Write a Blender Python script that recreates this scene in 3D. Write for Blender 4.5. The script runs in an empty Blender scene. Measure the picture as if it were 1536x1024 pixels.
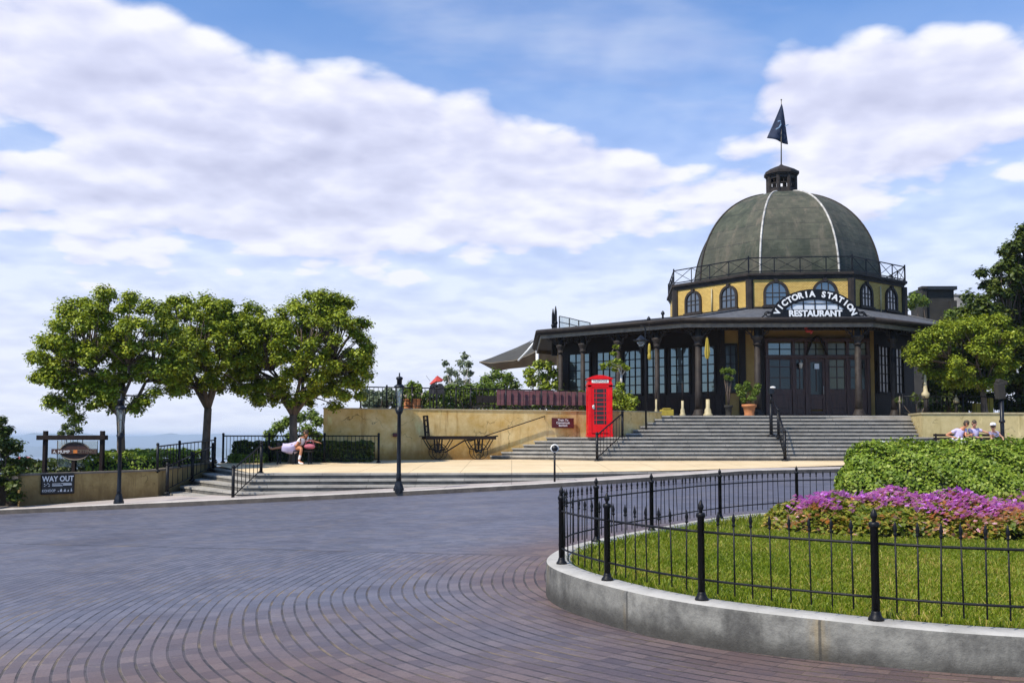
import bpy, bmesh, math, random
import numpy as np
from mathutils import Vector, Matrix
random.seed(7)
RNG = np.random.default_rng(7)
R = math.radians
S = bpy.context.scene
COL = S.collection

# ------------------------------------------------------------------ camera
FPX = 1450.0; PITCH = R(3.5); EYE = 1.6; HOR = 655.0
V0 = HOR - FPX * math.tan(PITCH)
cd = bpy.data.cameras.new('camera'); cam = bpy.data.objects.new('camera', cd); COL.objects.link(cam)
cam.location = (0, 0, EYE); cam.rotation_euler = (R(90) + PITCH, 0, 0)
cd.sensor_width = 36; cd.lens = FPX / 1536 * 36; cd.shift_y = (V0 - 512) / 1536
cd.clip_start = 0.1; cd.clip_end = 60000
S.camera = cam

def P(u, v, Y):
    """world point seen at photo pixel (u, v) when it stands at distance Y"""
    xc = (u - 768) / FPX; yc = -(v - V0) / FPX
    dy = math.cos(PITCH) - yc * math.sin(PITCH); dz = math.sin(PITCH) + yc * math.cos(PITCH)
    t = Y / dy
    return Vector((xc * t, Y, EYE + dz * t))

# ------------------------------------------------------------------ materials
class NT:
    def __init__(s, tree): s.t = tree
    def n(s, typ, **kw):
        x = s.t.nodes.new(typ)
        for k, v in kw.items(): setattr(x, k, v)
        return x
    def link(s, a, b): s.t.links.new(a, b)
    def _in(s, sock, val):
        if hasattr(val, 'is_output'): s.link(val, sock)
        elif val is not None: sock.default_value = val
    def m(s, op, a, b=None, c=None, clamp=False):
        x = s.n('ShaderNodeMath', operation=op, use_clamp=clamp)
        for i, v in enumerate((a, b, c)):
            if v is not None: s._in(x.inputs[i], v)
        return x.outputs[0]
    def vm(s, op, a, b=None, scale=None):
        x = s.n('ShaderNodeVectorMath', operation=op)
        s._in(x.inputs[0], a)
        if b is not None: s._in(x.inputs[1], b)
        if scale is not None: s._in(x.inputs['Scale'], scale)
        return x.outputs['Value'] if op in ('LENGTH', 'DOT_PRODUCT', 'DISTANCE') else x.outputs['Vector']
    def sep(s, v):
        x = s.n('ShaderNodeSeparateXYZ'); s.link(v, x.inputs[0]); return x.outputs
    def comb(s, x=0, y=0, z=0):
        c = s.n('ShaderNodeCombineXYZ')
        for i, v in enumerate((x, y, z)): s._in(c.inputs[i], v)
        return c.outputs[0]
    def noise(s, vec, scale, detail=4, rough=.55, dist=0.0):
        x = s.n('ShaderNodeTexNoise'); s.link(vec, x.inputs['Vector'])
        x.inputs['Scale'].default_value = scale; x.inputs['Detail'].default_value = detail
        x.inputs['Roughness'].default_value = rough; x.inputs['Distortion'].default_value = dist
        return x.outputs['Fac']
    def ramp(s, fac, stops, interp='LINEAR'):
        x = s.n('ShaderNodeValToRGB'); s.link(fac, x.inputs[0]); cr = x.color_ramp; cr.interpolation = interp
        while len(cr.elements) < len(stops): cr.elements.new(.5)
        for e, (p, c) in zip(cr.elements, stops):
            e.position = p; e.color = c if len(c) == 4 else (*c, 1)
        return x.outputs[0]
    def mix(s, fac, a, b, blend='MIX'):
        x = s.n('ShaderNodeMix', data_type='RGBA', blend_type=blend)
        s._in(x.inputs[0], fac)
        s._in(x.inputs[6], a if hasattr(a, 'is_output') else (*a, 1) if len(a) == 3 else a)
        s._in(x.inputs[7], b if hasattr(b, 'is_output') else (*b, 1) if len(b) == 3 else b)
        return x.outputs[2]
    def smooth(s, x, lo, hi):
        r = s.n('ShaderNodeMapRange', interpolation_type='SMOOTHSTEP')
        s._in(r.inputs[0], x); r.inputs[1].default_value = lo; r.inputs[2].default_value = hi
        return r.outputs[0]
    def bump(s, h, strength=.3, dist=.02):
        b = s.n('ShaderNodeBump'); s.link(h, b.inputs['Height'])
        b.inputs['Strength'].default_value = strength; b.inputs['Distance'].default_value = dist
        return b.outputs[0]

def newmat(name):
    m = bpy.data.materials.new(name); m.use_nodes = True
    t = m.node_tree
    b = t.nodes['Principled BSDF']
    return m, NT(t), b

def mat(name, c1, c2=None, scale=6, rough=.6, bump=0.0, metal=0.0, detail=5, c3=None, scale3=1.2, amt3=.5, spec=.5, stretch=(1, 1, 1), bscale=None, coat=0):
    m, n, b = newmat(name)
    tc = n.n('ShaderNodeTexCoord').outputs['Object']
    v = n.vm('MULTIPLY', tc, stretch)
    c2 = c2 or tuple(x * .72 for x in c1)
    f = n.noise(v, scale, detail)
    col = n.ramp(f, [(.3, c2), (.7, c1)])
    if c3 is not None:
        f3 = n.smooth(n.noise(v, scale3, 6, .65), .48, .68)
        col = n.mix(n.m('MULTIPLY', f3, amt3), col, c3)
    n.link(col, b.inputs['Base Color'])
    b.inputs['Roughness'].default_value = rough; b.inputs['Metallic'].default_value = metal
    b.inputs['Specular IOR Level'].default_value = spec
    if coat: b.inputs['Coat Weight'].default_value = coat; b.inputs['Coat Roughness'].default_value = .15
    if bump: n.link(n.bump(n.noise(v, bscale or scale * 3, 5), bump), b.inputs['Normal'])
    return m

def leafmat(name, ca, cb, trans=.35, cc=None, hue_scale=.9):
    m, n, b = newmat(name)
    t = m.node_tree
    geo = n.n('ShaderNodeNewGeometry')
    tc = n.n('ShaderNodeTexCoord').outputs['Object']
    isl = geo.outputs['Random Per Island']
    f = n.m('ADD', n.m('MULTIPLY', isl, .55), n.m('MULTIPLY', n.noise(tc, hue_scale, 3), .6))
    stops = [(.25, ca), (.85, cb)] if cc is None else [(.25, ca), (.66, cb), (.88, cc)]
    col = n.ramp(f, stops)
    n.link(col, b.inputs['Base Color']); b.inputs['Roughness'].default_value = .5; b.inputs['Specular IOR Level'].default_value = .35
    tr = n.n('ShaderNodeBsdfTranslucent'); n.link(n.mix(1.0, col, (1.0, 1.0, .55), 'MULTIPLY'), tr.inputs['Color'])
    mx = n.n('ShaderNodeMixShader'); mx.inputs[0].default_value = trans
    n.link(b.outputs[0], mx.inputs[1]); n.link(tr.outputs[0], mx.inputs[2])
    n.link(mx.outputs[0], t.nodes['Material Output'].inputs['Surface'])
    return m

def glassmat(name, tint, refl=.35, rough=.03, k=.8):
    """window glass in front of an unlit room: dark body, mirror-like coat, each pane a little out of true"""
    m, n, b = newmat(name); t = m.node_tree
    b.inputs['Base Color'].default_value = (*tint, 1); b.inputs['Roughness'].default_value = .3
    g = n.n('ShaderNodeBsdfGlossy'); g.inputs['Roughness'].default_value = rough; g.inputs['Color'].default_value = (.86, .88, .9, 1)
    tc = n.n('ShaderNodeTexCoord').outputs['Object']
    n.link(n.bump(n.noise(tc, 1.6, 2), .12, .05), g.inputs['Normal'])
    fr = n.n('ShaderNodeFresnel'); fr.inputs[0].default_value = 1.5
    fac = n.m('ADD', n.m('MULTIPLY', fr.outputs[0], k), refl, clamp=True)
    mx = n.n('ShaderNodeMixShader'); n.link(fac, mx.inputs[0])
    n.link(b.outputs[0], mx.inputs[1]); n.link(g.outputs[0], mx.inputs[2])
    n.link(mx.outputs[0], t.nodes['Material Output'].inputs['Surface'])
    return m

M = {}
M['black_iron'] = mat('black_iron', (.009, .0095, .012), (.004, .004, .006), 14, .45, .08, .0, c3=(.03, .027, .024), scale3=5, amt3=.25, spec=.22)
M['lamp_iron'] = mat('lamp_iron', (.010, .013, .020), (.004, .005, .008), 10, .4, .06, c3=(.03, .03, .035), scale3=4, amt3=.3, spec=.3)
M['dark_timber'] = mat('dark_timber', (.022, .014, .011), (.009, .006, .005), 5, .65, .3, spec=.25, stretch=(1, 1, 6), detail=7)
M['beam_timber'] = mat('beam_timber', (.024, .014, .011), (.010, .006, .005), 3, .7, .3, spec=.2, stretch=(3, 3, .6), detail=7)
M['red_timber'] = mat('red_timber', (.075, .028, .018), (.03, .012, .008), 4, .5, .2, stretch=(4, 4, .5), detail=7)
M['maroon_board'] = mat('maroon_board', (.15, .045, .05), (.085, .028, .032), 3, .6, .2, stretch=(.6, .6, 3), c3=(.2, .11, .1), amt3=.35)
M['yellow_wall'] = mat('yellow_wall', (.34, .21, .06), (.25, .15, .04), 3, .8, .2, c3=(.30, .19, .07), scale3=1.6, amt3=.4)
M['brown_trim'] = mat('brown_trim', (.034, .025, .02), (.015, .011, .009), 4, .65, .2, c3=(.08, .062, .047), scale3=3, amt3=.3, spec=.3)
M['tan_trim'] = mat('tan_trim', (.20, .16, .115), (.11, .09, .065), 5, .6, .15, c3=(.07, .06, .05), amt3=.5)
M['cream'] = mat('cream', (.50, .42, .25), (.36, .29, .15), 6, .55, .1, c3=(.35, .28, .15), amt3=.3)
M['white_paint'] = mat('white_paint', (.8, .8, .78), (.66, .65, .62), 5, .5, .05)
M['rib_pale'] = mat('rib_pale', (.60, .57, .52), (.22, .20, .175), 4.5, .5, .1, detail=8)
M['telephone_red'] = mat('telephone_red', (.68, .008, .012), (.55, .006, .010), 3, .3, .05, c3=(.3, .008, .01), scale3=2.2, amt3=.35, coat=.05, spec=.16)
M['terracotta'] = mat('terracotta', (.5, .2, .07), (.36, .13, .05), 8, .8, .2)
M['bark'] = mat('bark', (.17, .12, .085), (.06, .042, .03), 9, .9, .7, stretch=(1, 1, .35), detail=8, c3=(.24, .19, .14), scale3=3, amt3=.4)
M['pale_bark'] = mat('pale_bark', (.55, .5, .45), (.3, .26, .22), 9, .9, .4, stretch=(1, 1, .4))
M['soil'] = mat('soil', (.05, .036, .022), (.025, .018, .012), 8, .95, .5)
M['gold_yellow'] = mat('gold_yellow', (.40, .30, .03), (.27, .2, .02), 7, .7, .2)
M['red_cloth'] = mat('red_cloth', (.5, .05, .03), (.36, .03, .02), 5, .7, .1)
M['navy_cloth'] = mat('navy_cloth', (.018, .03, .07), (.008, .015, .04), 4, .8, .15)
M['dark_stone'] = mat('dark_stone', (.032, .028, .022), (.012, .011, .009), 1.4, .9, .4, detail=8)
M['grey_stone'] = mat('grey_stone', (.2, .19, .18), (.12, .115, .11), 2, .9, .3)
M['emblem_blue'] = mat('emblem_blue', (.25, .36, .5), (.16, .25, .38), 5, .8)
M['skin'] = mat('skin', (.55, .30, .20), (.48, .25, .17), 8, .5)
M['skin_tan'] = mat('skin_tan', (.52, .22, .11), (.42, .17, .085), 8, .5)
M['lavender_cloth'] = mat('lavender_cloth', (.60, .54, .78), (.46, .41, .64), 6, .85, .2)
M['white_cloth'] = mat('white_cloth', (.82, .81, .85), (.66, .65, .7), 6, .85, .2)
M['dark_cloth'] = mat('dark_cloth', (.022, .02, .026), (.01, .01, .013), 6, .85, .2)
M['pink_cloth'] = mat('pink_cloth', (.5, .15, .2), (.38, .1, .14), 6, .8, .2)
M['hair_brown'] = mat('hair_brown', (.07, .045, .025), (.03, .02, .012), 20, .6, .3, stretch=(1, 1, .3))
M['eye'] = mat('eye', (.03, .02, .015), None, 4, .2)
M['letter_white'] = mat('letter_white', (.82, .82, .82), (.7, .7, .7), 9, .5)
M['orange_mark'] = mat('orange_mark', (.7, .2, .03), None, 5, .6)
M['board_black'] = mat('board_black', (.012, .012, .014), (.006, .006, .007), 5, .5)
M['sign_maroon'] = mat('sign_maroon', (.11, .012, .014), (.07, .008, .01), 5, .5)
M['glass_window'] = glassmat('glass_window', (.014, .017, .02), .10)
M['glass_drum'] = glassmat('glass_drum', (.03, .035, .045), .12)
M['glass_door'] = glassmat('glass_door', (.008, .007, .006), .0, k=.45)
M['glass_warm'] = glassmat('glass_warm', (.09, .075, .03), .0, k=.4)
M['glass_pale'] = mat('glass_pale', (.66, .68, .72), (.55, .58, .62), 2, .25)
M['glass_box'] = glassmat('glass_box', (.008, .006, .006), .0, k=.35)

def lampglass():
    m, n, b = newmat('lamp_glass'); t = m.node_tree
    tr = n.n('ShaderNodeBsdfTransparent'); tr.inputs[0].default_value = (.93, .95, .93, 1)
    g = n.n('ShaderNodeBsdfGlossy'); g.inputs['Roughness'].default_value = .05
    fr = n.n('ShaderNodeFresnel'); fr.inputs[0].default_value = 1.45
    d = n.n('ShaderNodeBsdfDiffuse'); d.inputs[0].default_value = (.6, .62, .6, 1)
    m1 = n.n('ShaderNodeMixShader'); m1.inputs[0].default_value = .16
    n.link(tr.outputs[0], m1.inputs[1]); n.link(d.outputs[0], m1.inputs[2])
    mx = n.n('ShaderNodeMixShader'); n.link(fr.outputs[0], mx.inputs[0]); n.link(m1.outputs[0], mx.inputs[1]); n.link(g.outputs[0], mx.inputs[2])
    n.link(mx.outputs[0], t.nodes['Material Output'].inputs['Surface']); return m
M['lamp_glass'] = lampglass()

M['leaf_tree'] = leafmat('leaf_tree', (.085, .125, .010), (.28, .34, .018), .22, (.44, .47, .045))
M['leaf_dark'] = leafmat('leaf_dark', (.024, .042, .008), (.085, .12, .016), .28, (.15, .18, .03))
M['leaf_bright'] = leafmat('leaf_bright', (.10, .15, .012), (.27, .33, .02), .26, (.42, .46, .05))
M['leaf_hedge'] = leafmat('leaf_hedge', (.075, .135, .010), (.21, .30, .022), .26, (.36, .42, .07), 2.2)
M['leaf_grey'] = leafmat('leaf_grey', (.11, .14, .08), (.25, .29, .18), .3)
M['leaf_mid'] = leafmat('leaf_mid', (.07, .115, .014), (.19, .26, .03), .32)
M['leaf_bed'] = leafmat('leaf_bed', (.07, .12, .012), (.24, .27, .03), .34, (.42, .30, .06), 3)
M['petal_purple'] = leafmat('petal_purple', (.42, .06, .58), (.74, .27, .86), .42, (.85, .48, .85))
M['petal_orange'] = leafmat('petal_orange', (.66, .22, .09), (.78, .40, .18), .35, (.82, .55, .42))
M['petal_pink'] = leafmat('petal_pink', (.55, .2, .28), (.75, .45, .48), .3)
M['petal_white'] = leafmat('petal_white', (.6, .5, .5), (.8, .75, .72), .3)
M['grass_blade'] = leafmat('grass_blade', (.10, .155, .008), (.26, .325, .016), .45, (.46, .36, .09), .8)
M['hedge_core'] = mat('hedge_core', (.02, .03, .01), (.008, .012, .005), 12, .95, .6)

# ------------------------------------------------------------------ objects
WLOC = {}
def tag(o, label=None, cat=None, group=None, kind=None):
    if label: o['label'] = label
    if cat: o['category'] = cat
    if group: o['group'] = group
    if kind: o['kind'] = kind
    return o

def thing(name, loc, label, cat, group=None, rz=0.0):
    o = bpy.data.objects.new(name, None); COL.objects.link(o)
    o.empty_display_size = .2
    o.location = loc; o.rotation_euler = (0, 0, rz)
    WLOC[o] = Vector(loc)
    return tag(o, label, cat, group)

def link_mesh(name, me, parent=None, shift=True):
    o = bpy.data.objects.new(name, me); COL.objects.link(o)
    if parent is not None: o.parent = parent; WLOC[o] = WLOC.get(parent, Vector())
    else: WLOC[o] = Vector()
    return o

class MB:
    """collects shapes (world coordinates) into ONE mesh object"""
    def __init__(s): s.v = []; s.f = []; s.mi = []; s.sm = []; s.cur = 0
    def add(s, vs, fs, smooth=False):
        k = len(s.v); s.v += [tuple(x) for x in vs]
        for f in fs: s.f.append([i + k for i in f]); s.mi.append(s.cur); s.sm.append(smooth)
        return s
    def box(s, c, d, rz=0.0, rx=0.0, ry=0.0):
        mt = Matrix.Rotation(rz, 3, 'Z') @ Matrix.Rotation(ry, 3, 'Y') @ Matrix.Rotation(rx, 3, 'X')
        c = Vector(c); vs = []
        for z in (-.5, .5):
            for x, y in ((-.5, -.5), (.5, -.5), (.5, .5), (-.5, .5)):
                vs.append(c + mt @ Vector((x * d[0], y * d[1], z * d[2])))
        return s.add(vs, [(3, 2, 1, 0), (4, 5, 6, 7), (0, 1, 5, 4), (1, 2, 6, 5), (2, 3, 7, 6), (3, 0, 4, 7)])
    def prism(s, poly, z0, z1):
        n = len(poly)
        a = sum(poly[i][0] * poly[(i + 1) % n][1] - poly[(i + 1) % n][0] * poly[i][1] for i in range(n))
        if a < 0: poly = poly[::-1]
        vs = [(x, y, z0) for x, y in poly] + [(x, y, z1) for x, y in poly]
        fs = [list(range(n))[::-1], list(range(n, 2 * n))] + [(i, (i + 1) % n, n + (i + 1) % n, n + i) for i in range(n)]
        return s.add(vs, fs)
    def bar(s, a, b, w, h=None, up=(0, 0, 1)):
        """square bar from a to b"""
        a, b = Vector(a), Vector(b); h = h or w
        t = (b - a).normalized(); up = Vector(up)
        if abs(t.dot(up)) > .98: up = Vector((0, 1, 0)) if abs(t.y) < .9 else Vector((1, 0, 0))
        r = t.cross(up).normalized(); q = r.cross(t)
        vs = []
        for p in (a, b):
            for i, j in ((-1, -1), (1, -1), (1, 1), (-1, 1)): vs.append(p + r * (i * w / 2) + q * (j * h / 2))
        return s.add(vs, [(0, 1, 2, 3), (7, 6, 5, 4), (0, 4, 5, 1), (1, 5, 6, 2), (2, 6, 7, 3), (3, 7, 4, 0)])
    def tube(s, pts, rad, n=8, caps=True):
        pts = [Vector(p) for p in pts]
        if not hasattr(rad, '__len__'): rad = [rad] * len(pts)
        vs = []; prev = None
        for i, p in enumerate(pts):
            t = (pts[min(i + 1, len(pts) - 1)] - pts[max(i - 1, 0)])
            t = t.normalized() if t.length > 1e-9 else Vector((0, 0, 1))
            if prev is None:
                u = Vector((1, 0, 0)) if abs(t.x) < .8 else Vector((0, 1, 0))
            else: u = prev
            u = (u - t * u.dot(t)).normalized(); w = t.cross(u); prev = u
            for k in range(n):
                a = 2 * math.pi * k / n
                vs.append(p + (u * math.cos(a) + w * math.sin(a)) * rad[i])
        fs = []
        for i in range(len(pts) - 1):
            for k in range(n):
                fs.append((i * n + k, i * n + (k + 1) % n, (i + 1) * n + (k + 1) % n, (i + 1) * n + k))
        if caps: fs += [list(range(n))[::-1], [(len(pts) - 1) * n + k for k in range(n)]]
        return s.add(vs, fs, True)
    def lathe(s, c, prof, n=16, a0=0.0, smooth=True, sx=1, sy=1):
        """prof: list of (radius, z) from the bottom up, about the vertical through c"""
        c = Vector(c); vs = []
        for r, z in prof:
            for k in range(n):
                a = a0 + 2 * math.pi * k / n
                vs.append((c.x + r * math.cos(a) * sx, c.y + r * math.sin(a) * sy, c.z + z))
        fs = []
        for i in range(len(prof) - 1):
            for k in range(n):
                fs.append((i * n + k, i * n + (k + 1) % n, (i + 1) * n + (k + 1) % n, (i + 1) * n + k))
        fs += [list(range(n))[::-1], [(len(prof) - 1) * n + k for k in range(n)]]
        return s.add(vs, fs, smooth)
    def ball(s, c, r, n=10, m=7):
        if not hasattr(r, '__len__'): r = (r, r, r)
        c = Vector(c); vs = [c + Vector((0, 0, -r[2]))]
        for i in range(1, m):
            a = -math.pi / 2 + math.pi * i / m
            for k in range(n):
                b = 2 * math.pi * k / n
                vs.append(c + Vector((math.cos(a) * math.cos(b) * r[0], math.cos(a) * math.sin(b) * r[1], math.sin(a) * r[2])))
        vs.append(c + Vector((0, 0, r[2]))); e = len(vs) - 1
        fs = [(0, 1 + (k + 1) % n, 1 + k) for k in range(n)]
        for i in range(m - 2):
            for k in range(n): fs.append((1 + i * n + k, 1 + i * n + (k + 1) % n, 1 + (i + 1) * n + (k + 1) % n, 1 + (i + 1) * n + k))
        fs += [(1 + (m - 2) * n + k, 1 + (m - 2) * n + (k + 1) % n, e) for k in range(n)]
        return s.add(vs, fs, True)
    def face(s, pts): return s.add(pts, [list(range(len(pts)))])
    def slab(s, pts, off):
        """a flat outline given thickness along the vector off"""
        n = len(pts); off = Vector(off); a = [Vector(p) for p in pts]
        return s.add(a + [p + off for p in a], [list(range(n))[::-1], list(range(n, 2 * n))] + [(i, (i + 1) % n, n + (i + 1) % n, n + i) for i in range(n)])
    def mat(s, i): s.cur = i; return s
    def build(s, name, mats, parent=None, bevel=0.0, origin=None):
        off = WLOC.get(parent, Vector()) if parent is not None else Vector()
        o0 = Vector(origin) if origin is not None and parent is None else Vector()
        me = bpy.data.meshes.new(name)
        sh = off + o0
        me.from_pydata([(x - sh.x, y - sh.y, z - sh.z) for x, y, z in s.v], [], s.f)
        if not isinstance(mats, (list, tuple)): mats = [mats]
        for m in mats: me.materials.append(M[m] if isinstance(m, str) else m)
        me.polygons.foreach_set('material_index', s.mi)
        me.polygons.foreach_set('use_smooth', s.sm)
        me.update()
        bm = bmesh.new(); bm.from_mesh(me); bmesh.ops.recalc_face_normals(bm, faces=bm.faces); bm.to_mesh(me); bm.free()
        o = link_mesh(name, me, parent)
        if parent is None and origin is not None: o.location = o0; WLOC[o] = o0
        if bevel:
            b = o.modifiers.new('bevel', 'BEVEL'); b.width = bevel; b.segments = 2; b.limit_method = 'ANGLE'; b.angle_limit = R(40)
        if any(s.sm) and not all(s.sm): pass
        return o

def copy_tree(o, parent=None):
    c = o.copy(); COL.objects.link(c)
    if parent is not None: c.parent = parent
    for ch in list(o.children): copy_tree(ch, c)
    return c

def quads(name, V, m, parent=None, kind=None):
    """V: (n,4,3) world coordinates -> one mesh of n separate quads"""
    V = np.asarray(V, dtype=np.float32)
    off = WLOC.get(parent, Vector()) if parent is not None else Vector()
    V = V - np.array(off, dtype=np.float32)
    n = len(V); me = bpy.data.meshes.new(name)
    me.vertices.add(4 * n); me.vertices.foreach_set('co', V.reshape(-1))
    me.loops.add(4 * n); me.loops.foreach_set('vertex_index', np.arange(4 * n, dtype=np.int32))
    me.polygons.add(n); me.polygons.foreach_set('loop_start', np.arange(0, 4 * n, 4, dtype=np.int32))
    me.polygons.foreach_set('loop_total', np.full(n, 4, dtype=np.int32))
    me.materials.append(M[m]); me.update(calc_edges=True); me.validate()
    o = link_mesh(name, me, parent)
    if kind: o['kind'] = kind
    return o

def leaf_quads(Pt, Nm, size, wid=.34, fold=.12):
    n = len(Pt)
    Nm = Nm / (np.linalg.norm(Nm, axis=1, keepdims=True) + 1e-9)
    T = np.cross(Nm, RNG.normal(size=(n, 3))); T /= (np.linalg.norm(T, axis=1, keepdims=True) + 1e-9)
    B = np.cross(Nm, T)
    s = (size * RNG.uniform(.65, 1.3, n))[:, None]
    return np.stack([Pt - T * s * .5, Pt + B * s * wid + Nm * s * fold, Pt + T * s * .5, Pt - B * s * wid + Nm * s * fold], axis=1)

def clumps(C, rad, per, size, flat=.75, up=.6, shell=.55, wid=.34):
    """leaves in clumps round centres C"""
    C = np.asarray(C, dtype=float); rad = np.broadcast_to(rad, len(C))
    k = len(C); n = k * per
    D = RNG.normal(size=(n, 3)); D /= np.linalg.norm(D, axis=1, keepdims=True)
    rr = (shell + (1 - shell) * RNG.random(n)) ** 1.0 * RNG.uniform(.55, 1.12, n)
    rr = rr * np.repeat(rad, per)
    off = D * rr[:, None]; off[:, 2] *= flat
    Pt = np.repeat(C, per, axis=0) + off
    Nm = D * .7 + np.array([0, 0, up]) + RNG.normal(size=(n, 3)) * .40
    return leaf_quads(Pt, Nm, size, wid)

def text_obj(name, txt, size, m, parent, place, extrude=.01, align='CENTER', xs=1.0, bold=0.0):
    """lettering: place maps (x, y, depth) of the flat text to world coordinates"""
    cu = bpy.data.curves.new(name, 'FONT'); cu.body = txt; cu.size = size; cu.align_x = align; cu.align_y = 'CENTER'
    cu.extrude = extrude; cu.offset = bold; cu.resolution_u = 3
    o = bpy.data.objects.new(name, cu); COL.objects.link(o)
    bpy.context.view_layer.update()
    me0 = bpy.data.meshes.new_from_object(o.evaluated_get(bpy.context.evaluated_depsgraph_get()))
    bpy.data.objects.remove(o); bpy.data.curves.remove(cu)
    off = WLOC.get(parent, Vector()) if parent is not None else Vector()
    for v in me0.vertices:
        v.co = Vector(place(v.co.x * xs, v.co.y, v.co.z)) - off
    me0.materials.clear(); me0.materials.append(M[m]); me0.name = name
    return link_mesh(name, me0, parent)

def lerp(a, b, t): return a + (b - a) * t
def interp(x, pts):
    if x <= pts[0][0]: return pts[0][1]
    for (x0, y0), (x1, y1) in zip(pts, pts[1:]):
        if x <= x1: return lerp(y0, y1, (x - x0) / (x1 - x0))
    return pts[-1][1]
def smooth(t): t = min(1, max(0, t)); return t * t * (3 - 2 * t)
def catmull(pts, n, closed=True):
    out = []; k = len(pts)
    rng = range(k) if closed else range(k - 1)
    for i in rng:
        g = (lambda j: Vector((*pts[j % k], 0))) if closed else (lambda j: Vector((*pts[min(max(j, 0), k - 1)], 0)))
        p0, p1, p2, p3 = g(i - 1), g(i), g(i + 1), g(i + 2)
        for j in range(n):
            t = j / n
            q = .5 * ((2 * p1) + (p2 - p0) * t + (2 * p0 - 5 * p1 + 4 * p2 - p3) * t * t + (3 * p1 - p0 - 3 * p2 + p3) * t ** 3)
            out.append((q.x, q.y))
    if not closed: out.append(tuple(pts[-1]))
    return out
# ------------------------------------------------------------------ light and sky
SUN_AZ = math.atan2(-.76, -.65); SUN_EL = R(52)
tosun = Vector((math.cos(SUN_EL) * math.sin(SUN_AZ), math.cos(SUN_EL) * math.cos(SUN_AZ), math.sin(SUN_EL)))
sd = bpy.data.lights.new('sun', 'SUN'); so = bpy.data.objects.new('sun', sd); COL.objects.link(so)
sd.energy = 5.0; sd.angle = R(.53); sd.color = (1, .925, .79); so.rotation_euler = tosun.to_track_quat('Z', 'Y').to_euler(); so.location = (-30, -30, 60)

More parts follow.
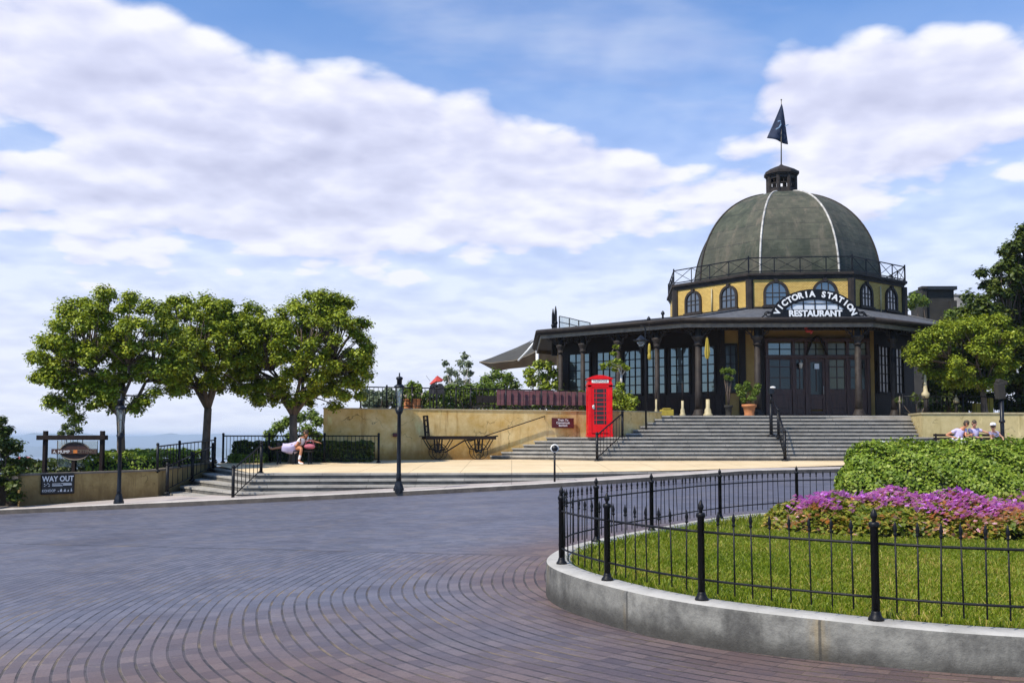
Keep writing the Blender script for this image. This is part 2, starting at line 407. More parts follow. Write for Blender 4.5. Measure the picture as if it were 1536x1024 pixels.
def make_world():
    w = bpy.data.worlds.new('World'); S.world = w; w.use_nodes = True
    w.cycles.sampling_method = 'MANUAL'; w.cycles.sample_map_resolution = 256
    t = w.node_tree; n = NT(t); t.nodes.clear()
    out = n.n('ShaderNodeOutputWorld')
    sky = n.n('ShaderNodeTexSky', sky_type='NISHITA'); sky.sun_disc = False
    sky.sun_elevation = SUN_EL; sky.sun_rotation = SUN_AZ % (2 * math.pi); sky.altitude = 200
    sky.air_density = 1.0; sky.dust_density = .6; sky.ozone_density = 2.2
    D = n.n('ShaderNodeTexCoord').outputs['Generated']
    sx, sy, sz = n.sep(D)
    zc = n.m('MAXIMUM', sz, 0.0)
    den = n.m('DIVIDE', 1.0, n.m('ADD', zc, .20))
    q = n.comb(n.m('MULTIPLY', sx, den), n.m('MULTIPLY', sy, den), 3.7)
    def blob(u, v, su, sv, amp):
        a = (u - 768) / FPX; b = (HOR - v) / FPX; L = math.sqrt(1 + a * a + b * b)
        a, b = a / L, b / L
        da = n.m('DIVIDE', n.m('SUBTRACT', sx, a), su / FPX / L); db = n.m('DIVIDE', n.m('SUBTRACT', sz, b), sv / FPX / L)
        r2 = n.m('ADD', n.m('MULTIPLY', da, da), n.m('MULTIPLY', db, db))
        return n.m('MULTIPLY', n.m('EXPONENT', n.m('MULTIPLY', r2, -1.0)), amp)
    bias = None
    for args in ((170, 120, 430, 150, .34), (620, 210, 260, 90, .24), (930, 245, 190, 60, .22), (330, 300, 420, 90, .16), (1370, 120, 250, 85, .36), (480, 340, 600, 120, .20), (1350, 230, 260, 130, .14), (1040, 110, 75, 110, -.30),
                 (1330, 300, 300, 130, .06), (830, 15, 290, 75, -.34), (620, -30, 300, 60, -.1), (960, 110, 110, 70, -.20), (15, 205, 80, 30, -.22), (1000, 330, 200, 80, .08)):
        x = blob(*args); bias = x if bias is None else n.m('ADD', bias, x)
    def dens(vec):
        big = n.noise(vec, 2.4, 4, .5, .1); fine = n.noise(vec, 6.5, 10, .56, .08)
        vo = n.n('ShaderNodeTexVoronoi', feature='F1'); n.link(vec, vo.inputs['Vector']); vo.inputs['Scale'].default_value = 7.0; vo.inputs['Detail'].default_value = 1.5; vo.inputs['Roughness'].default_value = .5
        fine = n.m('ADD', n.m('MULTIPLY', fine, .62), n.m('MULTIPLY', n.m('SUBTRACT', .87, vo.outputs['Distance']), .42))
        return n.m('ADD', n.m('MULTIPLY', big, .56), n.m('MULTIPLY', fine, .44))
    d0 = n.m('ADD', dens(q), bias)
    def soft(vec): return n.m('ADD', n.m('MULTIPLY', n.noise(vec, 2.4, 4, .5, .1), .56), n.m('MULTIPLY', n.noise(vec, 5.2, 3, .5), .44))
    s0 = d0
    qu = n.vm('ADD', n.vm('MULTIPLY', q, (.962, .962, 1)), (-.018, -.0, 0))
    d1 = n.m('ADD', dens(qu), bias)
    alpha = n.smooth(d0, .525, .69)
    veil = n.m('MULTIPLY', n.smooth(n.noise(n.vm('MULTIPLY', q, (.6, 1.3, 1)), 1.4, 6, .6), .38, .72), .42)
    low = n.m('MULTIPLY', n.smooth(zc, .46, .05), n.m('ADD', .12, n.m('MULTIPLY', n.smooth(sy, -.35, .15), .84)))
    front = n.m('MULTIPLY', n.smooth(sy, -.35, .15), n.smooth(zc, .85, .55))  # unseen clouds behind and overhead, and low haze behind, thinned to cut fill
    alpha = n.m('MULTIPLY', n.m('MAXIMUM', alpha, veil), front)
    alpha = n.m('MAXIMUM', alpha, low)
    lit = n.m('ADD', n.m('MULTIPLY', n.m('SUBTRACT', s0, d1), 3.0), .60, clamp=True)
    thick = n.smooth(s0, .70, 1.02)
    lit = n.m('SUBTRACT', lit, n.m('MULTIPLY', thick, .32), clamp=True)
    ccol = n.ramp(lit, [(.0, (.52, .55, .75)), (.42, (.67, .70, .90)), (.86, (.90, .91, 1.0))])
    haz = n.smooth(zc, .32, .02)
    ccol = n.mix(n.m('MULTIPLY', haz, .72), ccol, (.76, .81, .96))
    b1 = n.n('ShaderNodeBackground'); n.link(n.mix(1.0, sky.outputs[0], (.86, 1.16, 1.48), 'MULTIPLY'), b1.inputs[0]); b1.inputs[1].default_value = .13
    b2 = n.n('ShaderNodeBackground'); n.link(ccol, b2.inputs[0]); b2.inputs[1].default_value = 1.0
    mx = n.n('ShaderNodeMixShader'); n.link(alpha, mx.inputs[0]); n.link(b1.outputs[0], mx.inputs[1]); n.link(b2.outputs[0], mx.inputs[2])
    n.link(mx.outputs[0], out.inputs['Surface'])
make_world()
vs = S.view_settings; vs.view_transform = 'Standard'; vs.look = 'None'; vs.gamma = 1; vs.exposure = .12; vs.use_curve_mapping = False
S.cycles.max_bounces = 6; S.cycles.diffuse_bounces = 3; S.cycles.glossy_bounces = 3; S.cycles.transparent_max_bounces = 12
S.cycles.volume_bounces = 0; S.cycles.caustics_reflective = False; S.cycles.caustics_refractive = False

# ------------------------------------------------------------------ levels
PC = (5.2, 10.7)
def zr(x, y): return .185 * smooth(y / 25) + .0435 * min(lerp(3.2, 7, smooth((y - 17) / 8)), max(-18, x))
def zp(y): return .56 + .022 * (min(36, max(24, y)) - 27.9)
KERB = [(-45, 24.9), (-13, 25.0), (-8, 25.05), (-3, 25.4), (1.2, 26.2), (4.6, 27.6), (8.5, 29.5), (12, 31.2), (30, 36)]
FRONT = [(-10.2, 33.0), (-7.3, 27.55), (1.2, 28.2), (5, 29.3), (9, 31.2), (12, 32.8), (30, 38.2)]
def yk(x):
    a = 0
    for d in (-1.5, -.75, 0, .75, 1.5): a += interp(x + d, KERB)
    return a / 5
def yf(x): return interp(x, FRONT)
def zs(x, y): return min(zr(x, y) + .13, zp(y) - .006) if x > 2 else zr(x, y) + .13

# ------------------------------------------------------------------ ground materials
def paver_mat():
    m, n, b = newmat('brick_paving')
    pos = n.n('ShaderNodeNewGeometry').outputs['Position']
    x, y, z = n.sep(pos)
    wob = n.m('MULTIPLY', n.m('SUBTRACT', n.noise(pos, .22, 1), .5), .45)
    dx = n.m('SUBTRACT', x, PC[0]); dy = n.m('SUBTRACT', y, PC[1])
    r = n.m('ADD', n.m('SQRT', n.m('ADD', n.m('MULTIPLY', dx, dx), n.m('MULTIPLY', dy, dy))), wob)
    th = n.m('ARCTAN2', dy, dx)
    W = .115; L = .22
    row1 = n.m('FLOOR', n.m('DIVIDE', r, W))
    u1 = n.m('MULTIPLY', th, n.m('MULTIPLY', row1, W / L)); f1 = n.m('FRACT', n.m('DIVIDE', r, W))
    # beyond the joint line: straight courses
    A = (-7.5, 16.3); B = (.27, 12.3); dl = math.hypot(B[0] - A[0], B[1] - A[1]); tx, ty = (B[0] - A[0]) / dl, (B[1] - A[1]) / dl
    s = n.m('ADD', n.m('MULTIPLY', n.m('SUBTRACT', x, A[0]), tx), n.m('MULTIPLY', n.m('SUBTRACT', y, A[1]), ty))
    d = n.m('ADD', n.m('MULTIPLY', n.m('SUBTRACT', x, A[0]), -ty), n.m('MULTIPLY', n.m('SUBTRACT', y, A[1]), tx))
    d = n.m('ADD', d, n.m('MULTIPLY', wob, .5))
    row2 = n.m('FLOOR', n.m('DIVIDE', d, W)); u2 = n.m('DIVIDE', s, L); f2 = n.m('FRACT', n.m('DIVIDE', d, W))
    far = n.m('GREATER_THAN', d, 0.0)
    row = n.m('ADD', n.m('MULTIPLY', n.m('SUBTRACT', 1.0, far), row1), n.m('MULTIPLY', far, n.m('ADD', row2, 500)))
    f = n.m('ADD', n.m('MULTIPLY', n.m('SUBTRACT', 1.0, far), f1), n.m('MULTIPLY', far, f2))
    u = n.m('ADD', n.m('MULTIPLY', n.m('SUBTRACT', 1.0, far), u1), n.m('MULTIPLY', far, u2))
    wn0 = n.n('ShaderNodeTexWhiteNoise', noise_dimensions='1D'); n.link(row, wn0.inputs['W'])
    u = n.m('ADD', u, wn0.outputs[0])
    col = n.m('FLOOR', u); fu = n.m('FRACT', u)
    wn = n.n('ShaderNodeTexWhiteNoise', noise_dimensions='2D'); n.link(n.comb(row, col, 0), wn.inputs['Vector'])
    e1 = n.m('MULTIPLY', n.m('MINIMUM', f, n.m('SUBTRACT', 1.0, f)), W)
    e2 = n.m('MULTIPLY', n.m('MINIMUM', fu, n.m('SUBTRACT', 1.0, fu)), L)
    j1 = n.smooth(e1, .014, .006); j2 = n.m('MULTIPLY', n.smooth(e2, .006, .003), .4)
    line = n.smooth(n.m('ABSOLUTE', d), .05, .02)
    brk = n.m('ADD', .45, n.m('MULTIPLY', n.smooth(n.noise(pos, 2.2, 6, .7), .40, .58), .55))
    joint = n.m('MULTIPLY', n.m('MAXIMUM', n.m('MAXIMUM', j1, j2), n.m('MULTIPLY', line, .8)), brk)
    near = n.m('MAXIMUM', n.smooth(n.m('SUBTRACT', r, n.m('MULTIPLY', n.noise(pos, .3, 4), 3.5)), 5.6, 2.4),
                n.m('MULTIPLY', n.smooth(n.m('ADD', y, n.m('MULTIPLY', n.noise(pos, .25, 5, .6), 7.0)), 14.0, 9.0), .85))
    colA = n.ramp(wn.outputs[0], [(0, (.092, .096, .132)), (.5, (.118, .12, .160)), (1, (.145, .143, .182))])
    colB = n.ramp(wn.outputs[0], [(0, (.095, .054, .044)), (.5, (.13, .076, .058)), (1, (.17, .102, .074))])
    c = n.mix(near, colA, colB)  # reddish bricks near the planter; sky reflection partly painted into the bluer far ones
    st = n.smooth(n.noise(n.vm('MULTIPLY', pos, (.5, 1.6, 1)), 1.3, 8, .7), .55, .75)
    c = n.mix(n.m('MULTIPLY', st, .35), c, (.27, .23, .21))
    dk = n.m('MAXIMUM', n.smooth(n.noise(pos, .22, 5, .6), .5, .68), n.smooth(n.noise(n.vm('MULTIPLY', pos, (.5, 1, 1)), .9, 6, .7), .55, .68))
    c = n.mix(n.m('MULTIPLY', dk, .5), c, (.055, .05, .07))
    fl = n.smooth(n.noise(n.vm('MULTIPLY', pos, (1, 2, 1)), 6, 6, .75), .60, .70)
    c = n.mix(n.m('MULTIPLY', fl, .5), c, (.30, .23, .16))
    c = n.mix(n.m('MULTIPLY', n.smooth(n.noise(pos, 45, 3, .7), .45, .7), .4), c, (.04, .036, .045))
    jc = n.ramp(n.noise(pos, 1.1, 5, .7), [(.48, (.016, .014, .014)), (.72, (.25, .18, .10))])
    c = n.mix(joint, c, jc)
    n.link(c, b.inputs['Base Color'])
    n.link(n.m('ADD', .34, n.m('MULTIPLY', n.noise(pos, 1.5, 6), .34)), b.inputs['Roughness'])
    h = n.m('SUBTRACT', n.m('ADD', n.m('MULTIPLY', n.noise(pos, 30, 4), .25), n.m('MULTIPLY', wn.outputs[0], .3)), joint)
    n.link(n.bump(h, .55, .012), b.inputs['Normal'])
    M['brick_paving'] = m
paver_mat()

def stucco(name, c1, c2, stain, sc=1.0, crack=True, foot=None):
    """limewashed wall: mottled, with runs below the coping and hairline cracks"""
    m, n, b = newmat(name)
    pos = n.n('ShaderNodeNewGeometry').outputs['Position']
    f = n.noise(pos, 1.3 * sc, 9, .7)
    c = n.ramp(f, [(.32, c2), (.62, c1)])
    runs = n.smooth(n.noise(n.vm('MULTIPLY', pos, (4.5, 4.5, .45)), .8, 7, .7), .52, .72)
    c = n.mix(n.m('MULTIPLY', runs, .68), c, stain)
    pale = n.smooth(n.noise(n.vm('MULTIPLY', pos, (2.2, 2.2, .7)), .9, 8, .7), .56, .72)
    c = n.mix(n.m('MULTIPLY', pale, .6), c, tuple(min(.85, x * 1.45) for x in c1))
    spots = n.smooth(n.noise(pos, 3.2, 8, .75), .63, .72)
    c = n.mix(n.m('MULTIPLY', spots, .75), c, tuple(x * .4 for x in stain))
    if foot is not None:
        zz = n.m('ADD', n.sep(pos)[2], n.m('MULTIPLY', n.noise(n.vm('MULTIPLY', pos, (1, 1, .4)), 2.2, 7, .7), -.9))
        c = n.mix(n.m('MULTIPLY', n.smooth(zz, foot + .25, foot - .45), .8), c, tuple(x * .75 for x in stain))
    if crack:
        vo = n.n('ShaderNodeTexVoronoi', feature='DISTANCE_TO_EDGE')
        w = n.vm('ADD', pos, n.vm('SCALE', n.comb(n.noise(pos, 1.5, 5), n.noise(n.vm('ADD', pos, (9, 3, 1)), 1.5, 5), n.noise(n.vm('ADD', pos, (1, 7, 4)), 1.5, 5)), scale=1.6))
        n.link(w, vo.inputs['Vector']); vo.inputs['Scale'].default_value = .7
        ck = n.m('MULTIPLY', n.smooth(vo.outputs['Distance'], .022, .004), n.smooth(n.noise(pos, .9, 3), .5, .62))
        c = n.mix(n.m('MULTIPLY', ck, .7), c, tuple(x * .3 for x in stain))
    n.link(c, b.inputs['Base Color']); b.inputs['Roughness'].default_value = .88
    n.link(n.bump(n.noise(pos, 7, 8, .65), .35, .03), b.inputs['Normal'])
    M[name] = m
stucco('gold_stucco', (.78, .58, .27), (.55, .32, .065), (.30, .135, .018), foot=.75)
stucco('brown_stucco', (.38, .265, .10), (.24, .155, .05), (.13, .075, .022), 2.2, foot=-.25)
stucco('olive_stucco', (.54, .44, .22), (.43, .34, .15), (.3, .22, .08), 1.6)

def concrete(name, c1, c2, stain, sc=1, st_amt=.5, bump=.25, joint=None, foot=None):
    m, n, b = newmat(name)
    pos = n.n('ShaderNodeNewGeometry').outputs['Position']
    c = n.ramp(n.noise(pos, 2.2 * sc, 9, .65), [(.36, c2), (.62, c1)])
    s1 = n.smooth(n.noise(n.vm('MULTIPLY', pos, (1, 1, .5)), .7 * sc, 8, .68), .48, .7)
    c = n.mix(n.m('MULTIPLY', s1, st_amt), c, stain)
    sp = n.smooth(n.noise(pos, 26, 4, .7), .62, .72)
    c = n.mix(n.m('MULTIPLY', sp, .45), c, tuple(x * .45 for x in c2))
    if joint:
        x, y, z = n.sep(pos); ln = None
        for s_, w_ in joint:
            co = x if s_ == 'x' else y if s_ == 'y' else n.m('MULTIPLY', n.m('ARCTAN2', n.m('SUBTRACT', y, PC[1]), n.m('SUBTRACT', x, PC[0])), 4.9)
            fr = n.m('FRACT', n.m('DIVIDE', n.m('ADD', co, n.m('MULTIPLY', n.noise(pos, 3, 3), .02)), w_))
            l1 = n.smooth(n.m('MULTIPLY', n.m('MINIMUM', fr, n.m('SUBTRACT', 1.0, fr)), w_), .014, .005); ln = l1 if ln is None else n.m('MAXIMUM', ln, l1)
            if s_ == 'a':
                dr = n.m('MULTIPLY', n.smooth(n.m('MULTIPLY', n.m('MINIMUM', fr, n.m('SUBTRACT', 1.0, fr)), w_), .12, .02), n.smooth(n.noise(n.vm('MULTIPLY', pos, (3, 3, .6)), 3, 5), .40, .62))
                c = n.mix(n.m('MULTIPLY', dr, .6), c, (.27, .20, .10))
        wn = n.n('ShaderNodeTexWhiteNoise', noise_dimensions='2D'); n.link(n.comb(n.m('FLOOR', n.m('DIVIDE', n.m('ADD', co, n.m('MULTIPLY', n.noise(pos, 3, 3), .02)), w_)), n.m('FLOOR', n.m('MULTIPLY', z, 6.6)), 0), wn.inputs['Vector'])
        c = n.mix(n.m('MULTIPLY', wn.outputs[0], .38), c, tuple(v * .55 for v in c2))
        c = n.mix(n.m('MULTIPLY', ln, .75), c, tuple(v * .35 for v in c2))
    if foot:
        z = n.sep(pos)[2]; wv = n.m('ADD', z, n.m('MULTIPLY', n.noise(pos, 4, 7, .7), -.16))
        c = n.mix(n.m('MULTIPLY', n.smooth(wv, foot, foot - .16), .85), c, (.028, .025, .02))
    n.link(c, b.inputs['Base Color']); b.inputs['Roughness'].default_value = .85
    n.link(n.bump(n.noise(pos, 22, 6, .65), bump, .02), b.inputs['Normal'])
    M[name] = m
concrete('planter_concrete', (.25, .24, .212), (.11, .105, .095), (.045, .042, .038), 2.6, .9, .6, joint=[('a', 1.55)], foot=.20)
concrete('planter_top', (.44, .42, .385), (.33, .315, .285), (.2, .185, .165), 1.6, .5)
concrete('plaza_paving', (.82, .64, .40), (.71, .54, .31), (.58, .42, .23), .5, .5, joint=[('x', 1.5), ('y', 1.5)])
concrete('sidewalk_paving', (.47, .41, .375), (.39, .335, .30), (.30, .24, .20), .5, .5, joint=[('x', 1.8)])
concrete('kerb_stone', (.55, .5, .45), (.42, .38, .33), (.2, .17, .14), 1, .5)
concrete('kerb_face', (.14, .115, .095), (.07, .058, .05), (.04, .035, .03), 1, .5)  # dark so that the kerb's shadow line is painted into its face
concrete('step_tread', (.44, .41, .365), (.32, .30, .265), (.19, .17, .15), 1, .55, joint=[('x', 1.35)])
concrete('step_riser', (.15, .14, .125), (.08, .075, .068), (.05, .046, .042), 1.6, .6)  # riser shade and grime painted into a darker stone than the treads
concrete('terrace_paving', (.34, .3, .25), (.25, .22, .18), (.2, .17, .12), 1, .4)
concrete('slate', (.10, .105, .12), (.045, .048, .055), (.13, .125, .12), 2.4, .4, .5)

def landmat(name, c1, c2, sc):
    m, n, b = newmat(name); pos = n.n('ShaderNodeNewGeometry').outputs['Position']
    n.link(n.ramp(n.noise(pos, sc, 9, .6), [(.35, c2), (.65, c1)]), b.inputs['Base Color']); b.inputs['Roughness'].default_value = .95
    M[name] = m
landmat('hill_land', (.09, .11, .06), (.05, .07, .04), .002)
landmat('turf_soil', (.075, .085, .015), (.045, .04, .014), 3)
landmat('ground_land', (.07, .08, .035), (.04, .05, .02), .08)
def seamat():
    m, n, b = newmat('sea'); b.inputs['Base Color'].default_value = (.03, .07, .11, 1); b.inputs['Roughness'].default_value = .25
    pos = n.n('ShaderNodeNewGeometry').outputs['Position']; n.link(n.bump(n.noise(pos, .05, 4), .4, 4), b.inputs['Normal']); M['sea'] = m
seamat()

def grid_sheet(name, xs, ys_of, z_of, m, kind='structure', lift=0):
    """a sheet: for each x a column of points ys_of(x)"""
    me = bpy.data.meshes.new(name); vs = []; fs = []; k = None
    for i, x in enumerate(xs):
        ys = ys_of(x); k = len(ys)
        for y in ys: vs.append((x, y, z_of(x, y) + lift))
    for i in range(len(xs) - 1):
        for j in range(k - 1): fs.append((i * k + j, (i + 1) * k + j, (i + 1) * k + j + 1, i * k + j + 1))
    me.from_pydata(vs, [], fs); me.materials.append(M[m]); me.polygons.foreach_set('use_smooth', [True] * len(fs)); me.update()
    o = link_mesh(name, me); tag(o, kind=kind); return o
def frange(a, b, n): return [a + (b - a) * i / n for i in range(n + 1)]

# ------------------------------------------------------------------ the setting
def ground_z(x, y):
    r = math.hypot((x - 12) * .95, (y - 28) * .8)
    z = -.75
    if r > 36: z -= .30 * (r - 36) + (.4 * math.sin(x * .07) * math.cos(y * .09)) * min(1, (r - 36) / 20)
    if x < -15.5: z -= .5 * (-15.5 - x)
    return max(z, -152.0)
gx = sorted(set([round(s * v, 3) for s in (-1, 1) for v in (0, 8, 16, 24, 32, 40, 48, 60, 75, 95, 120, 160, 220, 300, 400, 520, 700, 1500, 4000, 23500)]))
grid_sheet('ground', gx, lambda x: [v + 28 for v in gx], ground_z, 'ground_land')
grid_sheet('road', frange(-45, 30, 60), lambda x: frange(-9, 40, 40), lambda x, y: zr(x, y), 'brick_paving')
grid_sheet('pavement', frange(-45, 30, 150), lambda x: frange(yk(x) + .17, 34 if x < -7.6 else max(yk(x) + .3, yf(x) + .12), 8), zs, 'sidewalk_paving')
def fan_front(x): return yf(x)
grid_sheet('plaza', frange(-10.2, 30, 120), lambda x: frange(yf(x) + .02, max(41, yf(x) + 3), 10), lambda x, y: zp(y), 'plaza_paving')
mb = MB()
prof = [(.0, -.5), (.0, .115), (.02, .135), (.165, .135), (.165, -.5)]
vsx = frange(-45, 30, 220); k = len(prof); vv = []
for x in vsx:
    y0 = yk(x); e = .1; t = Vector((2 * e, yk(x + e) - yk(x - e), 0)).normalized(); nn = Vector((-t.y, t.x, 0))
    for dx, dz in prof: vv.append((x + nn.x * dx, y0 + nn.y * dx, zr(x, y0) + dz))
mb.add(vv, [(i * k + j, (i + 1) * k + j, (i + 1) * k + j + 1, i * k + j + 1) for i in range(len(vsx) - 1) for j in range(k - 1)])
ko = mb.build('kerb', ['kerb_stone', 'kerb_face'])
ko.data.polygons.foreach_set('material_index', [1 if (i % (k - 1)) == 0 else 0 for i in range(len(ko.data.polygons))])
tag(ko, kind='structure')
# terrace behind the retaining wall (a solid earth body)
TZ = 2.5; LZ = 1.59
W0 = (-6.9, 35.4); W1 = (1.3, 38.5); W2 = (3.6, 39.5); W3 = (4.35, 39.2); W4 = (6.35, 41.1)
terr = MB().prism([(W0[0] + .1, W0[1] + .15), (W1[0], W1[1] + .15), (W2[0], W2[1] + .15), (W3[0] + .1, W3[1] + .2), (W4[0] - .1, W4[1] + .2), (16.9, 41.0), (30, 41.0), (40, 75), (-6.9, 75)], -1.0, TZ - .03)
tag(terr.build('terrace', 'terrace_paving'), kind='structure')
tag(grid_sheet('water', [-23500, -3000, -600, 600, 3000, 23500], lambda x: [-23500, -3000, -600, 700, 3000, 23500], lambda x, y: -150, 'sea'), kind='structure')
def ridge(name, Y, pts, depth, base=-152):
    """a far ridge: its crest seen at the photo pixels pts, its flanks running down to the water"""
    vs = []; fs = []; n = 0
    xs = frange(pts[0][0], pts[-1][0], 90); rows = 9
    for i, u in enumerate(xs):
        v = interp(u, pts) + 1.0 * math.sin(u * .09) + .7 * math.sin(u * .23 + 1) + .4 * math.sin(u * .61)
        c = P(u, v, Y)
        for j in range(rows):
            t = (j - (rows - 1) / 2) / ((rows - 1) / 2)
            h = (1 - abs(t)) ** 1.25
            z = base + (c.z - base) * h * (1 + .12 * math.sin(u * .35 + j * 1.9) * (1 if j != rows // 2 else 0))
            vs.append((c.x, Y + t * depth, z))
    for i in range(len(xs) - 1):
        for j in range(rows - 1): fs.append((i * rows + j, (i + 1) * rows + j, (i + 1) * rows + j + 1, i * rows + j + 1))
    me = bpy.data.meshes.new(name); me.from_pydata(vs, [], fs); me.materials.append(M['hill_land']); me.update()
    tag(link_mesh(name, me), kind='structure')
ridge('hills', 13000, [(-500, 655), (-100, 650), (20, 653), (70, 649), (120, 650), (200, 655), (250, 650), (275, 652), (300, 650), (380, 654), (520, 650), (700, 653), (950, 655)], 2200)
ridge('hills', 8500, [(-600, 668), (-150, 664), (30, 668), (120, 673), (260, 669), (420, 675), (600, 672), (800, 678)], 1300)
# the air
hz = MB().box((0, 0, -62), (48000, 48000, 182)).build('haze', 'soil')
tag(hz, kind='stuff')
hm = bpy.data.materials.new('haze_air'); hm.use_nodes = True; ht = hm.node_tree
for nd in list(ht.nodes):
    if nd.type != 'OUTPUT_MATERIAL': ht.nodes.remove(nd)
pv = ht.nodes.new('ShaderNodeVolumePrincipled'); pv.inputs['Color'].default_value = (.68, .82, 1, 1); pv.inputs['Density'].default_value = 1.5e-4; pv.inputs['Anisotropy'].default_value = 0
ht.links.new(pv.outputs[0], ht.nodes['Material Output'].inputs['Volume'])
hz.data.materials.clear(); hz.data.materials.append(hm)

# ------------------------------------------------------------------ steps
def step_run(root, edges, ztops, thick_back=.02):
    """edges: front-edge polylines from the lowest tread up; each tread is a block from its edge back to the next edge"""
    for i in range(len(edges) - 1):
        mb = MB(); e0, e1 = edges[i], edges[i + 1]
        zt = ztops[i]
        back = [(x, y + thick_back) for x, y in e1]
        for a in range(len(e0) - 1):
            p = [e0[a], e0[a + 1], back[a + 1], back[a]]
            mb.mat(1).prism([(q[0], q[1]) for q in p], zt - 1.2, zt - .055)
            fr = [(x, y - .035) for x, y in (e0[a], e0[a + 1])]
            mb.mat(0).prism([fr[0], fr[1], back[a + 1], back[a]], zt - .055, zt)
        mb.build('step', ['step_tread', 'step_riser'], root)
low = thing('entrance_steps', (6, 35.5, .7), 'wide lower flight of grey stone steps rising from plaza to the red telephone box', 'steps')
N1 = 6; ZB = zp(36)
def low_edge(k):
    c = (3.1 + .245 * k, 35.5 + .42 * k); t = k / 5
    l = (lerp(-.85, 1.25, t), lerp(37.7, 38.55, t))
    return [l, c, (9.8, 35.5 + .42 * k), (16.45, 35.5 + .42 * k)]
step_run(low, [low_edge(k) for k in range(6)], [ZB + (LZ - ZB) * (k + 1) / 6 for k in range(6)])
mb = MB(); e = low_edge(5)
lp = [e[0], e[1], e[2], e[3], (16.45, 39.75), (4.6, 39.75), (W3[0] + .1, W3[1] + .1), (W2[0], W2[1] + .1), (W1[0], W1[1] + .1)]
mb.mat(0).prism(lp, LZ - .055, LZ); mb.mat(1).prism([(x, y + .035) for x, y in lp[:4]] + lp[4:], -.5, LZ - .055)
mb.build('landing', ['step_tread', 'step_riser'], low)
up = thing('entrance_steps', (10, 39.3, 1.6), 'upper flight of grey stone steps from the landing to the restaurant terrace', 'steps')
def up_edge(k): return [(4.62 + .345 * k, 39.3 + .36 * k), (10, 39.3 + .36 * k), (16.5 + .08 * k, 39.3 + .36 * k)]
step_run(up, [up_edge(k) for k in range(6)] + [[(6.3, 42.2), (10, 42.2), (16.95, 42.2)]], [LZ + (TZ - LZ) * (k + 1) / 6 for k in range(6)])
cor = thing('corner_steps', (-7, 27, 0), 'low grey steps along the plaza edge fanning out behind the left lamp post', 'steps')
def fan_edge(k):   # k=0 lowest
    i = 4 - k
    return [(-10.2, 33.0 - 1.05 * i), (-7.3 - .06 * i, 27.55 - .36 * i), (1.2, 28.2 - .36 * i), (5, 29.3 - .36 * i), (6.5, 30.0 - .36 * i)]
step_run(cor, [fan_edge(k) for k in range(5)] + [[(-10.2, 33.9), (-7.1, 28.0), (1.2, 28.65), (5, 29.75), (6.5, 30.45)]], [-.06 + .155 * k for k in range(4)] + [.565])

# ------------------------------------------------------------------ walls
def wall_line(name, pts, t, z0, z1, m, label, coping=None):
    root = thing(name, (pts[0][0], pts[0][1], z0), label, 'wall')
    mb = MB(); n = len(pts)
    def offs(d):
        out = []
        for i, p in enumerate(pts):
            a = Vector(pts[max(i - 1, 0)]); b = Vector(pts[min(i + 1, n - 1)])
            tt = (b - a).normalized(); nn = Vector((-tt.y, tt.x)); out.append((p[0] + nn.x * d, p[1] + nn.y * d))
        return out
    for i in range(n - 1):
        a, b = offs(0), offs(t)
        zt0 = z1 if not hasattr(z1, '__len__') else z1[i]; zt1 = z1 if not hasattr(z1, '__len__') else z1[i + 1]
        vs = [(*a[i], z0), (*a[i + 1], z0), (*b[i + 1], z0), (*b[i], z0), (*a[i], zt0), (*a[i + 1], zt1), (*b[i + 1], zt1), (*b[i], zt0)]
        mb.add(vs, [(3, 2, 1, 0), (4, 5, 6, 7), (0, 1, 5, 4), (1, 2, 6, 5), (2, 3, 7, 6), (3, 0, 4, 7)])
    mb.build('wall_face', m, root)
    if coping:
        mb = MB(); a, b = offs(-.03), offs(t + .03)
        for i in range(n - 1):
            zt0 = z1 if not hasattr(z1, '__len__') else z1[i]; zt1 = z1 if not hasattr(z1, '__len__') else z1[i + 1]
            vs = [(*a[i], zt0), (*a[i + 1], zt1), (*b[i + 1], zt1), (*b[i], zt0), (*a[i], zt0 + .05), (*a[i + 1], zt1 + .05), (*b[i + 1], zt1 + .05), (*b[i], zt0 + .05)]
            mb.add(vs, [(3, 2, 1, 0), (4, 5, 6, 7), (0, 1, 5, 4), (1, 2, 6, 5), (2, 3, 7, 6), (3, 0, 4, 7)])
        mb.build('coping', coping, root)
    return root
wall_line('retaining_wall', [(-7.2, 46), W0, W1, W2, W3, W4], .3, -.5, 2.62, 'gold_stucco', 'long golden stucco retaining wall below the terrace railing', 'cream')
wall_line('garden_wall', [(-13.15, 26.0), (-10.35, 28.4), (-10.32, 33.9)], .28, -.9, [.56, .60, .70], 'brown_stucco', 'low brown stucco wall carrying the black way out board', 'tan_trim')
rw = thing('garden_wall', (17, 39, .5), 'low beige wall right of the entrance steps with a splayed end', 'wall')
MB().prism([(16.7, 36.2), (22, 36.2), (22, 38.9), (16.7, 38.9)], .3, zp(36) + .17).build('plinth', 'step_tread', rw)
MB().prism([(16.52, 39.0), (30, 39.0), (30, 41.4), (17.0, 41.4)], -.4, 2.52).build('wall_face', 'olive_stucco', rw)
MB().prism([(16.48, 38.96), (30, 38.96), (30, 41.45), (16.97, 41.45)], 2.52, 2.58).build('coping', 'cream', rw)
tag(MB().prism([(-13.0, 26.35), (-10.55, 28.6), (-10.4, 33.9), (-10.15, 36.0), (-6.9, 36.0), (-7.1, 39), (-15, 39), (-15.3, 27)], -1.2, .42).build('planting_bed', 'soil'), kind='structure')
